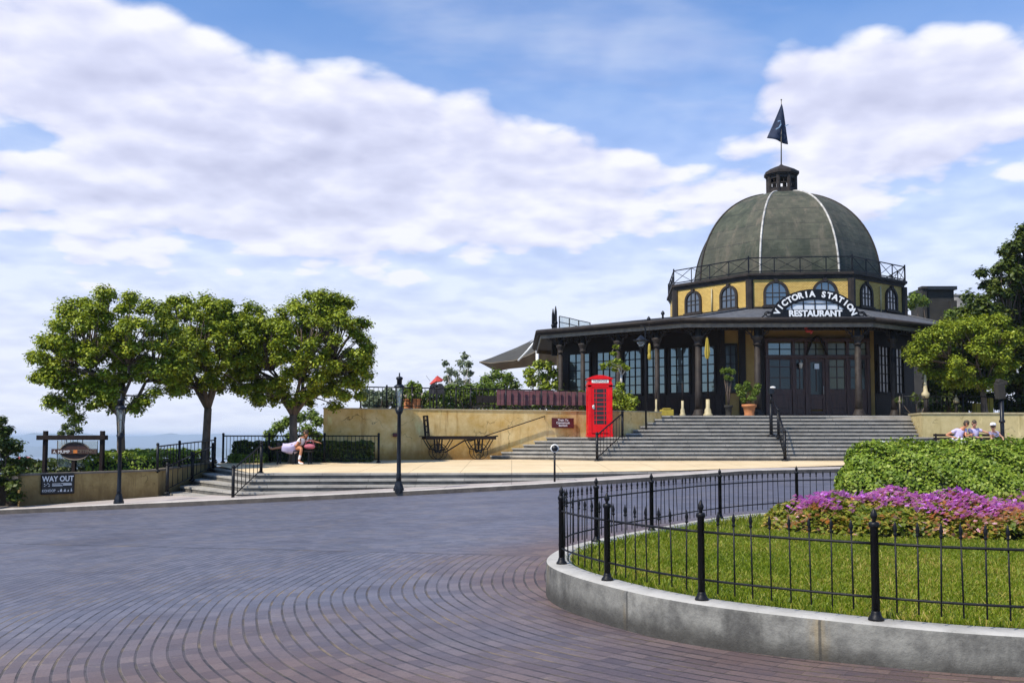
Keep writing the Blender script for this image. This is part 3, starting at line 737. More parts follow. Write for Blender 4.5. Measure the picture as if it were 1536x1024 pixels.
# ------------------------------------------------------------------ the domed restaurant
bd = thing('domed_restaurant', (13.6, 48, TZ), 'yellow domed restaurant pavilion with dark shingled dome, veranda and lattice windows', 'building')
def darkmat_dome():
    m, n, b = newmat('dome_shingle'); pos = n.n('ShaderNodeNewGeometry').outputs['Position']
    x, y, z = n.sep(pos)
    th = n.m('ARCTAN2', n.m('SUBTRACT', y, 50.6), n.m('SUBTRACT', x, 14.45))
    f = n.noise(pos, 1.1, 9, .65)
    c = n.ramp(f, [(.38, (.019, .028, .015)), (.62, (.082, .088, .054))])
    band = n.m('DIVIDE', z, .86); bf = n.m('FRACT', band)
    wn = n.n('ShaderNodeTexWhiteNoise', noise_dimensions='2D'); n.link(n.comb(n.m('FLOOR', band), n.m('FLOOR', n.m('MULTIPLY', th, 1.2732)), 0), wn.inputs['Vector'])
    c = n.mix(n.m('MULTIPLY', wn.outputs[0], .6), c, (.115, .098, .07))
    row = n.m('DIVIDE', z, .17)
    wn2 = n.n('ShaderNodeTexWhiteNoise', noise_dimensions='2D'); n.link(n.comb(n.m('FLOOR', row), n.m('FLOOR', n.m('ADD', n.m('MULTIPLY', th, 16), n.m('MULTIPLY', n.m('FLOOR', row), .5))), 0), wn2.inputs['Vector'])
    c = n.mix(n.m('MULTIPLY', wn2.outputs[0], .55), c, (.028, .034, .02))
    seam = n.smooth(bf, .05, .015)
    c = n.mix(n.m('MULTIPLY', seam, .9), c, (.016, .015, .012))
    streak = n.smooth(n.noise(n.vm('MULTIPLY', pos, (2, 2, .35)), 1.2, 7, .7), .5, .7)
    c = n.mix(n.m('MULTIPLY', streak, .6), c, (.155, .125, .088))
    n.link(c, b.inputs['Base Color']); b.inputs['Roughness'].default_value = .75
    h = n.m('ADD', n.m('FRACT', row), n.m('MULTIPLY', n.noise(pos, 9, 5), .8))
    n.link(n.bump(h, .5, .03), b.inputs['Normal']); M['dome_shingle'] = m
darkmat_dome()
def brickmat():
    m, n, b = newmat('yellow_brick'); pos = n.n('ShaderNodeNewGeometry').outputs['Position']
    x, y, z = n.sep(pos)
    br = n.n('ShaderNodeTexBrick'); n.link(n.comb(n.m('MULTIPLY', n.m('ARCTAN2', n.m('SUBTRACT', x, 13.98), n.m('SUBTRACT', 50.5, y)), 6.0), z, 0), br.inputs['Vector'])
    br.inputs['Scale'].default_value = 4.0; br.inputs['Color1'].default_value = (.70, .47, .125, 1); br.inputs['Color2'].default_value = (.57, .36, .08, 1)
    br.inputs['Mortar'].default_value = (.25, .16, .05, 1); br.inputs['Mortar Size'].default_value = .035; br.inputs['Bias'].default_value = -.2
    f = n.smooth(n.noise(pos, 1.5, 7, .7), .45, .72)
    c = n.mix(n.m('MULTIPLY', f, .5), br.outputs['Color'], (.36, .22, .06))
    n.link(c, b.inputs['Base Color']); b.inputs['Roughness'].default_value = .85
    n.link(n.bump(n.m('ADD', n.noise(pos, 8, 5), n.m('MULTIPLY', br.outputs['Fac'], -.5)), .35, .02), b.inputs['Normal']); M['yellow_brick'] = m
brickmat()

EZ = 6.62                                    # underside of the eave
CAN = [(1.24, 47.0), (7.45, 42.0), (15.75, 41.8), (22.3, 46.5), (22.3, 55.5), (15.5, 60), (7, 60), (1.24, 55.5)]
BW = [(2.6, 50.4), (9.75, 45.0), (16.9, 45.0), (20.0, 48.0), (20.0, 56), (15, 58.5), (7, 58.5), (2.6, 56)]
DC = (14.1, 50.5); rot = R(-6)
def octo(cx, cy, rin, rt, sx=1.0):
    """corner list of an octagon, first face towards the camera"""
    rr = rin / math.cos(R(22.5)); out = []
    for k in range(8):
        a = R(-22.5 + 45 * k) + rt
        out.append((cx + rr * math.sin(a) * sx, cy - rr * math.cos(a)))
    return out
def docto(cx, cy, rin, rt):
    h = rin * .425; s = rin * 1.015; out = []
    for l, d in ((-h, -rin), (h, -rin), (s, -h), (s, h), (h, rin), (-h, rin), (-s, h), (-s, -h)):
        out.append((cx + l * math.cos(rt) - d * math.sin(rt), cy + l * math.sin(rt) + d * math.cos(rt)))
    return out
DRUM = docto(DC[0], DC[1], 5.5, rot)
DZ0, DZ1 = 7.35, 8.95

def facew(a, b, s, z, d=0.0):
    """point on the vertical wall a-b: s metres along, height z, d metres out of the face"""
    a = Vector(a); b = Vector(b); t = (b - a).normalized(); nn = Vector((t.y, -t.x))
    q = a + t * s + nn * d
    return Vector((q.x, q.y, z))

# ground-floor body: core wall, plinth, timber posts
MB().prism(BW, TZ - .1, EZ + .1).build('wall', 'yellow_wall', bd)
mb = MB()
for i in range(3):
    a, b = BW[i], BW[i + 1]; Lf = (Vector(b) - Vector(a)).length
    if i == 1: continue
    mb.slab([facew(a, b, .0, TZ, .0), facew(a, b, Lf, TZ, .0), facew(a, b, Lf, 3.62, .0), facew(a, b, 0, 3.62, 0)], facew(a, b, 0, 0, .07) - facew(a, b, 0, 0, 0))
    li = MB().slab([facew(a, b, .02, 3.62, 0), facew(a, b, Lf - .02, 3.62, 0), facew(a, b, Lf - .02, EZ - .05, 0), facew(a, b, .02, EZ - .05, 0)], (facew(a, b, 0, 0, .014) - facew(a, b, 0, 0, 0)))
    li.build('wall_lining', 'dark_timber', bd)
    mb.build('plinth_panel', 'dark_timber', bd); mb = MB()

def lattice_window(a, b, s0, s1, z0, z1, nx, ny, frame='dark_timber', glass='glass_window', fw=.09, mw=.045, name='lattice_window'):
    nn = facew(a, b, 0, 0, 1) - facew(a, b, 0, 0, 0)
    pane = MB().slab([facew(a, b, s0, z0, .02), facew(a, b, s1, z0, .02), facew(a, b, s1, z1, .02), facew(a, b, s0, z1, .02)], nn * .015)
    fr = MB()
    for (p0, p1, q0, q1) in ((s0 - fw, s0, z0 - fw, z1 + fw), (s1, s1 + fw, z0 - fw, z1 + fw), (s0, s1, z0 - fw, z0), (s0, s1, z1, z1 + fw)):
        fr.slab([facew(a, b, p0, q0, .0), facew(a, b, p1, q0, .0), facew(a, b, p1, q1, .0), facew(a, b, p0, q1, .0)], nn * .11)
    f = fr.build(name, frame, bd)
    pane.build('pane', glass, f)
    mu = MB()
    for i in range(1, nx):
        s = lerp(s0, s1, i / nx)
        mu.slab([facew(a, b, s - mw / 2, z0, .036), facew(a, b, s + mw / 2, z0, .036), facew(a, b, s + mw / 2, z1, .036), facew(a, b, s - mw / 2, z1, .036)], nn * .035)
    for j in range(1, ny):
        z = lerp(z0, z1, j / ny)
        mu.slab([facew(a, b, s0, z - mw / 2, .034), facew(a, b, s1, z - mw / 2, .034), facew(a, b, s1, z + mw / 2, .034), facew(a, b, s0, z + mw / 2, .034)], nn * .033)
    mu.build('glazing_bars', frame, f)
    return f
# long lattice windows on the left flank
LFa, LFb = BW[0], BW[1]; LL = (Vector(LFb) - Vector(LFa)).length
for s0, s1, nx in ((.5, 1.75, 3), (2.2, 3.3, 3), (3.75, 4.75, 3), (5.1, 6.05, 3), (6.35, 7.35, 3), (7.65, 8.65, 3)):
    lattice_window(LFa, LFb, s0, s1, 3.72, 5.85, nx, 5)
    MB().slab([facew(LFa, LFb, s0 - .02, 2.75, .07), facew(LFa, LFb, s1 + .02, 2.75, .07), facew(LFa, LFb, s1 + .02, 3.5, .07), facew(LFa, LFb, s0 - .02, 3.5, .07)], (facew(LFa, LFb, 0, 0, 1) - facew(LFa, LFb, 0, 0, 0)) * .025).build('wall_panel', 'beam_timber', bd)
RFa, RFb = BW[2], BW[3]
for s0, s1 in ((.35, 1.45), (1.85, 2.95)): lattice_window(RFa, RFb, s0, s1, 3.72, 5.85, 3, 5, glass='glass_door')
# front: wall posts
Fa, Fb = BW[1], BW[2]
nF = Vector((0, -1, 0))
for s in (.06, .98, 1.92, 6.82): MB().box((Fa[0] + s, 45 - .07, (TZ + EZ) / 2), (.2 if s != .98 else .3, .14, EZ - TZ)).build('wall_post', 'dark_timber', bd)
lattice_window(Fa, Fb, .22, .68, 3.72, 5.85, 2, 5, glass='glass_door')
# entrance screen: five bays under a transom bar
x0 = 11.85; bays = [(11.85, 13.08, 'side'), (13.08, 13.68, 'side'), (13.68, 14.62, 'door'), (14.62, 15.60, 'warm'), (15.60, 16.55, 'side')]
TB = 5.32; TT = 6.02
scr = MB()
for x in (11.85, 13.08, 13.68, 14.62, 15.60, 16.55): scr.box((x, 44.86, (TZ + TT) / 2), (.14, .2, TT - TZ))
scr.box((14.2, 44.84, TB), (4.9, .24, .16)); scr.box((14.2, 44.85, TT + .08), (4.9, .22, .16)); scr.box((14.2, 44.86, TZ + .06), (4.7, .18, .12))
screen = scr.build('entrance_screen', 'red_timber', bd, bevel=.012)
for a, b, kind in bays:
    a += .07; b -= .07; w = b - a; c = (a + b) / 2
    if kind == 'door':
        d = MB()
        for x in (a + .06, b - .06): d.box((x, 44.86, (TZ + .12 + TB - .08) / 2 + .0), (.12, .09, TB - TZ - .22))
        for z in (TZ + .22, 3.45, TB - .16): d.box((c, 44.862, z), (w - .24, .085, .16))
        d.box((c, 44.87, TZ + .72), (w - .26, .05, .7))
        dr = d.build('door', 'red_timber', bd, bevel=.008)
        MB().box((c, 44.885, (3.53 + TB - .24) / 2), (w - .24, .02, TB - .24 - 3.53)).build('pane', 'glass_door', dr)
        MB().tube([(b - .1, 44.78, 3.55), (b - .1, 44.77, 3.75), (b - .1, 44.78, 3.95)], .018, 6).build('handle', 'rib_pale', dr)
        MB().box((c, 44.86, 4.4), (.035, .06, 1.4)).build('glazing_bars', 'red_timber', dr)
        MB().slab([(c - .1, 44.80, 4.75), (c + .12, 44.80, 4.75), (c + .12, 44.80, 5.0), (c - .1, 44.80, 5.0)], (0, .012, 0)).build('notice', 'leaf_grey' if False else 'glass_pale', dr)
    else:
        lo = MB().box((c, 44.86, TZ + .72), (w - .02, .09, 1.2))
        lo.box((c, 44.81, TZ + .75), (w * .66, .03, .62)); lo.box((c, 44.81, TZ + .26), (w * .66, .03, .2))
        lp_ = lo.build('door_panel', 'red_timber', bd, bevel=.01)
        f = MB()
        for x in (a + .035, b - .035): f.box((x, 44.86, (3.62 + TB - .08) / 2), (.07, .08, TB - .08 - 3.62 - .07))
        f.box((c, 44.86, 3.66), (w, .085, .07)); f.box((c, 44.86, TB - .11), (w, .085, .07)); f.box((c, 44.862, 4.35), (w - .12, .05, .04)); f.box((c, 44.862, 4.85), (w - .12, .05, .04)); f.box((c, 44.864, 4.5), (.035, .045, 1.55))
        wn_ = f.build('window', 'red_timber', bd)
        MB().box((c, 44.885, 4.48), (w - .12, .02, 1.6)).build('pane', 'glass_warm' if kind == 'warm' else 'glass_door', wn_)
    f = MB(); f.box((c, 44.862, (TB + TT) / 2), (.04, .05, TT - TB - .14)); f.box((c, 44.865, (TB + TT) / 2), (w, .045, .04))
    tw = f.build('transom_window', 'dark_timber', bd)
    MB().box((c, 44.885, (TB + TT) / 2), (w, .02, TT - TB - .14)).build('pane', 'glass_window' if a < 12.5 else 'glass_warm', tw)
# pointed arch over the door
mb = MB(); pts = []
for k in range(11):
    t = k / 10; pts.append((13.66 + .49 * t, TB + .06 + .85 * math.sin(t * math.pi / 2)))
pts += [(28.3 - x, z) for x, z in pts[::-1]]
mb.tube([(x, 44.70, z) for x, z in pts], .05, 6); mb.build('door_arch', 'dark_timber', bd)
# two small wall lanterns by the doors
for x in (13.38, 16.2):
    l = MB().lathe((x, 44.66, 4.75), [(.02, 0), (.07, .04), (.09, .2), (.11, .22), (.03, .32)], 8); l.tube([(x, 44.66, 5.05), (x, 44.66, 5.14), (x, 44.8, 5.16)], .012, 5)
    l.build('wall_lantern', 'rib_pale' if x < 14 else 'lamp_iron', bd)

# veranda: floor edge, soffit, roof, fascia, gutter
sof = MB().prism(CAN, EZ - .05, EZ); sof.build('soffit', 'dark_timber', bd)
ins = [(lerp(x, DC[0], .012), lerp(y, 51, .012)) for x, y in CAN]
fa = MB()
for i in range(8):
    a, b = Vector(ins[i]), Vector(ins[(i + 1) % 8]); fa.slab([(a.x, a.y, EZ - .24), (b.x, b.y, EZ - .24), (b.x, b.y, EZ - .055), (a.x, a.y, EZ - .055)], ((b - a).normalized().y * -.05, (b - a).normalized().x * .05, 0))
fa.build('fascia', 'tan_trim', bd)
gu = MB()
for i in range(8):
    a, b = CAN[i], CAN[(i + 1) % 8]; gu.tube([(a[0], a[1], EZ + .09), (b[0], b[1], EZ + .09)], .095, 10); gu.ball((a[0], a[1], EZ + .09), .097, 10, 6)
gu.build('gutter', 'brown_trim', bd)
ro = MB(); top = [(lerp(DC[0], x, .99), lerp(DC[1], y, .99), DZ0 + .28) for x, y in DRUM]
# match eave corners to drum corners (front face first)
order = [1, 2, 3, 4, 5, 6, 7, 0]
ev = [(CAN[k][0], CAN[k][1], EZ + .12) for k in order]
nv = 6; vv = []
for i in range(8):
    for j in range(nv + 1): vv.append(Vector(ev[i]).lerp(Vector(top[i]), j / nv))
ro.add(vv, [(i * (nv + 1) + j, ((i + 1) % 8) * (nv + 1) + j, ((i + 1) % 8) * (nv + 1) + j + 1, i * (nv + 1) + j + 1) for i in range(8) for j in range(nv)])
ro.face(ev[::-1])
roof = ro.build('roof', 'slate', bd)
for i in range(8): MB().tube([Vector(ev[i]) + Vector((0, 0, .03)), Vector(top[i]) + Vector((0, 0, .03))], .05, 6).build('hip_ridge', 'slate', roof)
# columns with brackets
def column(x, y, dirs, wide=.16):
    o = MB().lathe((x, y, TZ), [(wide * 1.0, .3), (wide * .95, .9), (wide * .78, 3.15)], 12).build('column', 'brown_trim', bd)
    MB().lathe((x, y, TZ - .03), [(wide * 1.75, 0), (wide * 1.75, .1), (wide * 1.5, .16), (wide * 1.35, .22), (wide * 1.05, .34)], 12).build('base', 'brown_trim', o)
    MB().lathe((x, y, TZ + 3.12), [(wide * .8, 0), (wide * 1.3, .05), (wide * .9, .1), (wide * 1.0, .22), (wide * 1.7, .34), (wide * 1.7, .42), (wide * .8, .44), (wide * .8, .92)], 12).build('capital', 'brown_trim', o)
    br = MB()
    for dx, dy in dirs:
        pts = [(x + dx * (.1 + .95 * (1 - math.cos(t * math.pi / 2))), y + dy * (.1 + .95 * (1 - math.cos(t * math.pi / 2))), TZ + 3.05 + .95 * math.sin(t * math.pi / 2)) for t in frange(0, 1, 9)]
        br.tube(pts, .035, 6)
        for t in (.35, .6, .8):
            p = Vector(pts[int(t * 9)]); br.tube([p, (p.x, p.y, EZ - .08)], .02, 5)
        c = Vector((x + dx * .36, y + dy * .36, TZ + 3.78)); br.tube([c + Vector((dx * .16 * math.cos(a), dy * .16 * math.cos(a), .16 * math.sin(a))) for a in frange(0, 2 * math.pi, 10)], .02, 5)
    br.build('bracket', 'brown_trim', o)
def along(i, s, ins_=.55):
    a, b = Vector(CAN[i]), Vector(CAN[i + 1]); t = (b - a).normalized(); nn = Vector((-t.y, t.x)); q = a + t * s + nn * ins_; return q.x, q.y, (t.x, t.y), (-t.x, -t.y)
for s in (1.0, 2.3, 4.3, 6.35):
    x, y, d1, d2 = along(0, s); column(x, y, (d1, d2), .13)
for s in (.75, 3.35, 7.75):
    x, y, d1, d2 = along(1, s); column(x, y, (d1, d2), .165)
for s in (2.2, 4.8): x, y, d1, d2 = along(2, s); column(x, y, (d1, d2), .13)
# drop frieze below the eave
fz = MB()
for i in (0, 1, 2):
    a, b = CAN[i], CAN[i + 1]; Lc = (Vector(b) - Vector(a)).length
    k = int(Lc / .22)
    for j in range(1, k):
        x, y, d1, d2 = along(i, Lc * j / k, .5)
        fz.bar((x, y, EZ - .06), (x, y, EZ - .30), .03)
    xa, ya, _, _ = along(i, .3, .5); xb, yb, _, _ = along(i, Lc - .3, .5)
    fz.bar((xa, ya, EZ - .31), (xb, yb, EZ - .31), .04)
fz.build('frieze', 'dark_timber', bd)
# roof vents
for x, y, z, h in ((7.25, 46.2, 7.2, .45), (6.6, 46.4, 7.1, .3)):
    MB().lathe((x, y, z - .2), [(.05, 0), (.05, h), (.09, h + .02), (.09, h + .1), (.02, h + .2)], 8).build('roof_vent', 'lamp_iron', roof)

# drum
MB().prism(DRUM, DZ0 - .3, DZ1 + .1).build('drum_wall', 'yellow_brick', bd)
for i in (7, 0, 1, 2): MB().prism(octo(DRUM[i][0], DRUM[i][1], .17, rot), DZ0 + .1, DZ1 + .035).build('corner_pilaster', 'brown_trim', bd)
co = MB()
for rin, z0, z1 in ((5.67, DZ1 + .04, DZ1 + .14), (5.72, DZ1 + .14, DZ1 + .22), (5.80, DZ1 + .22, DZ1 + .34)): co.prism(docto(DC[0], DC[1], rin - .12, rot), z0, z1)
co.prism(docto(DC[0], DC[1], 5.56, rot), DZ0 + .1, DZ0 + .36)
co.build('cornice', 'brown_trim', bd)
def arched_window(a, b, s, w, z0, zs_):
    """round-headed window: surround, glass, bars"""
    nn = facew(a, b, 0, 0, 1) - facew(a, b, 0, 0, 0); r = w / 2
    arc = [(s + r * math.cos(t), zs_ + r * math.sin(t)) for t in frange(0, math.pi, 14)]
    out = [(s + r, z0)] + arc + [(s - r, z0)]
    e = .12
    arc2 = [(s + (r + e) * math.cos(t), zs_ + (r + e) * math.sin(t)) for t in frange(0, math.pi, 14)]
    out2 = [(s + r + e, z0)] + arc2 + [(s - r - e, z0)]
    m_ = MB()
    for i in range(len(out) - 1):
        m_.slab([facew(a, b, *q, 0) if False else facew(a, b, q[0], q[1], 0.0) for q in (out[i], out[i + 1], out2[i + 1], out2[i])], nn * .1)
    m_.slab([facew(a, b, s - r - .17, z0 - .1, 0), facew(a, b, s + r + .17, z0 - .1, 0), facew(a, b, s + r + .17, z0, 0), facew(a, b, s - r - .17, z0, 0)], nn * .15)
    m_.slab([facew(a, b, s - .07, zs_ + r + .02, 0), facew(a, b, s + .07, zs_ + r + .02, 0), facew(a, b, s + .09, zs_ + r + .19, 0), facew(a, b, s - .09, zs_ + r + .19, 0)], nn * .14)
    f = m_.build('arched_window', 'brown_trim', bd)
    MB().slab([facew(a, b, q[0], q[1], .02) for q in out], nn * .02).build('pane', 'glass_drum', f)
    g = MB()
    for ds in (-r / 3, r / 3):
        g.slab([facew(a, b, s + ds - .02, z0, .041), facew(a, b, s + ds + .02, z0, .041), facew(a, b, s + ds + .02, zs_ + r * .9, .041), facew(a, b, s + ds - .02, zs_ + r * .9, .041)], nn * .03)
    for z in (z0 + .03, (z0 + zs_) / 2 + .1, zs_):
        g.slab([facew(a, b, s - r, z - .02, .042), facew(a, b, s + r, z - .02, .042), facew(a, b, s + r, z + .02, .042), facew(a, b, s - r, z + .02, .042)], nn * .03)
    g.build('glazing_bars', 'brown_trim', f)
for i in (7, 0, 1):
    a, b = DRUM[i], DRUM[(i + 1) % 8]; Lf = (Vector(b) - Vector(a)).length
    for t in (.26, .74): arched_window(a, b, Lf * t, .80 if i else .92, DZ0 + .40, DZ0 + 1.0)
    if i != 0:
        p = facew(a, b, Lf * .52, 0, .07); MB().tube([(p.x, p.y, DZ0 + .2), (p.x, p.y, DZ1 - .13)], .035, 8).build('downpipe', 'cream', bd)
# balcony railing round the dome
RC = docto(DC[0], DC[1], 5.58, rot); rz0 = DZ1 + .34; rh = .72
for i in range(8):
    a, b = Vector((*RC[i], 0)), Vector((*RC[(i + 1) % 8], 0)); g = MB(); k = 4
    for z in (.08, rh): g.bar((a.x, a.y, rz0 + z), (b.x, b.y, rz0 + z), .045)
    for j in range(k):
        p, q = a.lerp(b, j / k), a.lerp(b, (j + 1) / k)
        g.bar((p.x, p.y, rz0), (p.x, p.y, rz0 + rh + (.1 if j == 0 else 0)), .06 if j == 0 else .04)
        g.bar((p.x, p.y, rz0 + .08), (q.x, q.y, rz0 + rh), .022); g.bar((q.x, q.y, rz0 + .08), (p.x, p.y, rz0 + rh), .022)
    g.build('balcony_railing', 'black_iron', bd)
# dome
DOC = (14.34, 50.7); DB, DT, DRIN = DZ1 + .3, 14.38, 4.48
def dome_r(t):    # t: 0 at the springing, 1 at the crown
    return max(0, 1 - (t * .985) ** 2.2) ** (1 / 2.2)
lev = [math.sin(x) for x in frange(0, math.pi / 2, 22)]
dm = MB(); vv = []
for t in lev: vv += [(x, y, DB + (DT - DB) * t) for x, y in octo(DOC[0], DOC[1], max(.3, DRIN * dome_r(t)), rot)]
dm.add(vv, [(i * 8 + k, i * 8 + (k + 1) % 8, (i + 1) * 8 + (k + 1) % 8, (i + 1) * 8 + k) for i in range(len(lev) - 1) for k in range(8)])
dm.face([(x, y, DT) for x, y in octo(DOC[0], DOC[1], .3, rot)])
dome = dm.build('dome', 'dome_shingle', bd)
for k in range(8):
    pts = [(*octo(DOC[0], DOC[1], max(.3, DRIN * dome_r(t)) + .01, rot)[k], DB + (DT - DB) * t) for t in lev[:-1]]
    MB().tube(pts, .052 if k in (0, 1) else .05, 8).build('rib', 'rib_pale' if k in (0, 1) else 'brown_trim', dome)  # light painted in: front ribs pale as lit, others dark as silhouettes
# cupola
CZ = 14.26
cu = MB().prism(octo(DOC[0], DOC[1], .82, rot), CZ, CZ + .2); cu.build('cupola_base', 'brown_trim', dome)
cu = MB(); oc = octo(DOC[0], DOC[1], .66, rot)
for i in range(8):
    p = oc[i]; cu.prism(octo(p[0], p[1], .10, rot), CZ + .2, CZ + 1.2)
    a, b = Vector(oc[i]), Vector(oc[(i + 1) % 8]); c = (a + b) / 2
    cu.bar((a.x, a.y, CZ + .32), (b.x, b.y, CZ + .32), .08, .24); cu.bar((a.x, a.y, CZ + 1.08), (b.x, b.y, CZ + 1.08), .08, .24); cu.bar((a.x, a.y, CZ + .70), (b.x, b.y, CZ + .70), .04, .05); cu.bar((c.x, c.y, CZ + .44), (c.x, c.y, CZ + .97), .035, .035)
cupola = cu.build('cupola', 'brown_trim', bd)
MB().prism(octo(DOC[0], DOC[1], .86, rot), CZ + 1.2, CZ + 1.34).prism(octo(DOC[0], DOC[1], .8, rot), CZ + 1.13, CZ + 1.2).build('cornice', 'brown_trim', cupola)
cr = MB(); vv = []
cl = [(.84, 1.34), (.62, 1.5), (.36, 1.63), (.14, 1.72), (.05, 1.8)]
for r_, z in cl: vv += [(x, y, CZ + z) for x, y in octo(DOC[0], DOC[1], r_, rot)]
cr.add(vv, [(i * 8 + k, i * 8 + (k + 1) % 8, (i + 1) * 8 + (k + 1) % 8, (i + 1) * 8 + k) for i in range(4) for k in range(8)])
cr.face([(x, y, CZ + 1.8) for x, y in octo(DOC[0], DOC[1], .05, rot)]); cr.build('cupola_roof', 'brown_trim', cupola)
# flag
fz0 = CZ + 1.78; ftop = P(1172, 150, DOC[1]).z
fl = thing('flagpole', (DOC[0], DOC[1], fz0), 'thin flagpole with a dark navy pennant on top of the cupola', 'flag')
lean = P(1172, 150, DOC[1]).x - DOC[0]
MB().tube([(DOC[0], DOC[1], fz0 - .05), (DOC[0] + lean * .5, DOC[1], lerp(fz0, ftop, .5)), (DOC[0] + lean, DOC[1], ftop)], [.035, .03, .02], 8).ball((DOC[0] + lean, DOC[1], ftop), .045).build('pole', 'gold_yellow' if False else 'tan_trim', fl)
def flag_pt(u, v):
    p = P(u, v, DOC[1]); return p
mb = MB(); nr = 14; nc = 10; vv = []
for i in range(nr + 1):
    t = i / nr
    l = Vector((lerp(1171.5, 1150.5, t ** 1.05), lerp(157, 207, t))); r_ = Vector((lerp(1172.5, 1183, min(1, t * 1.02) ** .8), lerp(157, 216, t)))
    for j in range(nc + 1):
        s = j / nc; u = lerp(l.x, r_.x, s); v = lerp(l.y, r_.y, s)
        p = flag_pt(u, v); p.y += .02 + .10 * math.sin(s * 7 + t * 2.2) * t + .12 * s * t - .06
        vv.append(p)
mb.add(vv, [(i * (nc + 1) + j, i * (nc + 1) + j + 1, (i + 1) * (nc + 1) + j + 1, (i + 1) * (nc + 1) + j) for i in range(nr) for j in range(nc)], True)
fo = mb.build('flag_cloth', 'navy_cloth', fl); so_ = fo.modifiers.new('s', 'SOLIDIFY'); so_.thickness = .012
em = MB()
for (u0, v0), (u1, v1), w in (((1162, 196), (1167, 193), .06), ((1167, 193), (1170, 188), .07), ((1170, 188), (1169, 183), .06), ((1169, 183), (1165, 184), .05), ((1176, 191), (1181, 189), .05)):
    a, b = flag_pt(u0, v0), flag_pt(u1, v1); a.y -= .2; b.y -= .2; em.bar(a, b, .01, w)
em.build('emblem', 'emblem_blue', fl)

# arched sign on the eave
sx0 = P(1223.5, 470, 42.2).x; sz0 = EZ + .2; SY = 42.25
sg = thing('arched_sign', (sx0, SY, sz0), 'black arched name sign with white lettering and pale panes above the entrance', 'sign')
Ro, Ri = 1.96, 1.46; el = .66; OB = {1.96: 1.27, 1.46: .80, 1.71: 1.04}
ring = MB()
N = 36
def arcp(r, t): return (sx0 - r * math.cos(t), OB[r] * math.sin(t))
for i in range(N):
    t0, t1 = math.pi * i / N, math.pi * (i + 1) / N
    q = [arcp(Ri, t0), arcp(Ri, t1), arcp(Ro, t1), arcp(Ro, t0)]
    ring.slab([(x, SY, sz0 + z) for x, z in q], (0, .1, 0))
ring.box((sx0, SY + .06, sz0 + .185), (2 * Ri + .1, .1, .37)); ring.box((sx0, SY + .06, sz0 - .05), (4.55, .14, .1))
ring.build('frame', 'black_iron', sg)
for s in (-1, 1):
    sc = MB(); cx = sx0 + s * 2.06
    pts = [(cx + s * (.16 * math.cos(a)) * (1 - a / 14), SY + .05, sz0 + .16 + .13 * math.sin(a) * (1 - a / 14)) for a in frange(0, 9, 26)]
    sc.tube(pts, .026, 6); sc.tube([(sx0 + s * 1.85, SY + .05, sz0 + .26), (cx, SY + .05, sz0 + .24), (cx + s * .28, SY + .05, sz0 + .03)], .03, 6); sc.build('scroll', 'black_iron', sg)
pane = [(sx0 - Ri * math.cos(t), SY + .05, sz0 + max(.36, OB[Ri] * math.sin(t))) for t in frange(.3, math.pi - .3, 30)]
MB().slab([(x, y, z) for x, y, z in pane], (0, .02, 0)).build('pane', 'glass_pale', sg)
gb = MB()
for dx in (-1.02, -.51, 0, .51, 1.02):
    ztop = math.sqrt(max(0, 1 - (dx / Ri) ** 2)) * OB[Ri]; gb.box((sx0 + dx, SY + .03, sz0 + (.3 + ztop) / 2), (.04, .03, ztop - .3))
gb.box((sx0, SY + .031, sz0 + .64), (2.2, .03, .035)); gb.build('glazing_bars', 'black_iron', sg)
rm = 1.71
def on_arc(ph):
    def pl(x, y, z):
        t = ph
        cx, cz = sx0 - rm * math.cos(t), sz0 + OB[rm] * math.sin(t)
        tx, tz = rm * math.sin(t), OB[rm] * math.cos(t); L_ = math.hypot(tx, tz); tx, tz = tx / L_, tz / L_
        return (cx + tx * x - tz * y, SY - .012 - z, cz + tz * x + tx * y)
    return pl
word = 'VICTORIA STATION'; nW = len(word)
# equal steps along the ellipse
ts = frange(.12, math.pi - .12, 400); cum = [0]
for i in range(400):
    a, b = arcp(rm, ts[i]), arcp(rm, ts[i + 1]); cum.append(cum[-1] + math.hypot(b[0] - a[0], b[1] - a[1]))
for i, ch in enumerate(word):
    if ch == ' ': continue
    d = cum[-1] * (i + .5) / nW; k = min(range(401), key=lambda j: abs(cum[j] - d))
    text_obj('letter', ch, .36, 'letter_white', sg, on_arc(ts[k]), .012, xs=1.0, bold=.014)
text_obj('lettering', 'RESTAURANT', .37, 'letter_white', sg, lambda x, y, z: (sx0 + x, SY - .012 - z, sz0 + .18 + y), .012, xs=1.02, bold=.016)

# red ornament hung over the door
rr = thing('hanging_ornament', (P(1212, 495, 42.6).x, 42.6, 6.1), 'small red hanging ornament below the eave over the doors', 'ornament')
c = P(1212, 496, 42.6); mb = MB()
mb.ball(c, (.13, .06, .08)); mb.slab([c + Vector((-.2, -.03, .1)), c + Vector((-.02, -.03, .02)), c + Vector((-.05, -.03, .16))], (0, .04, 0)); mb.slab([c + Vector((.05, -.03, .05)), c + Vector((.24, -.03, -.02)), c + Vector((.12, -.03, -.16))], (0, .04, 0)); mb.tube([c, (c.x, c.y, EZ - .06)], .008, 5)
mb.build('ornament_body', 'red_cloth', rr)
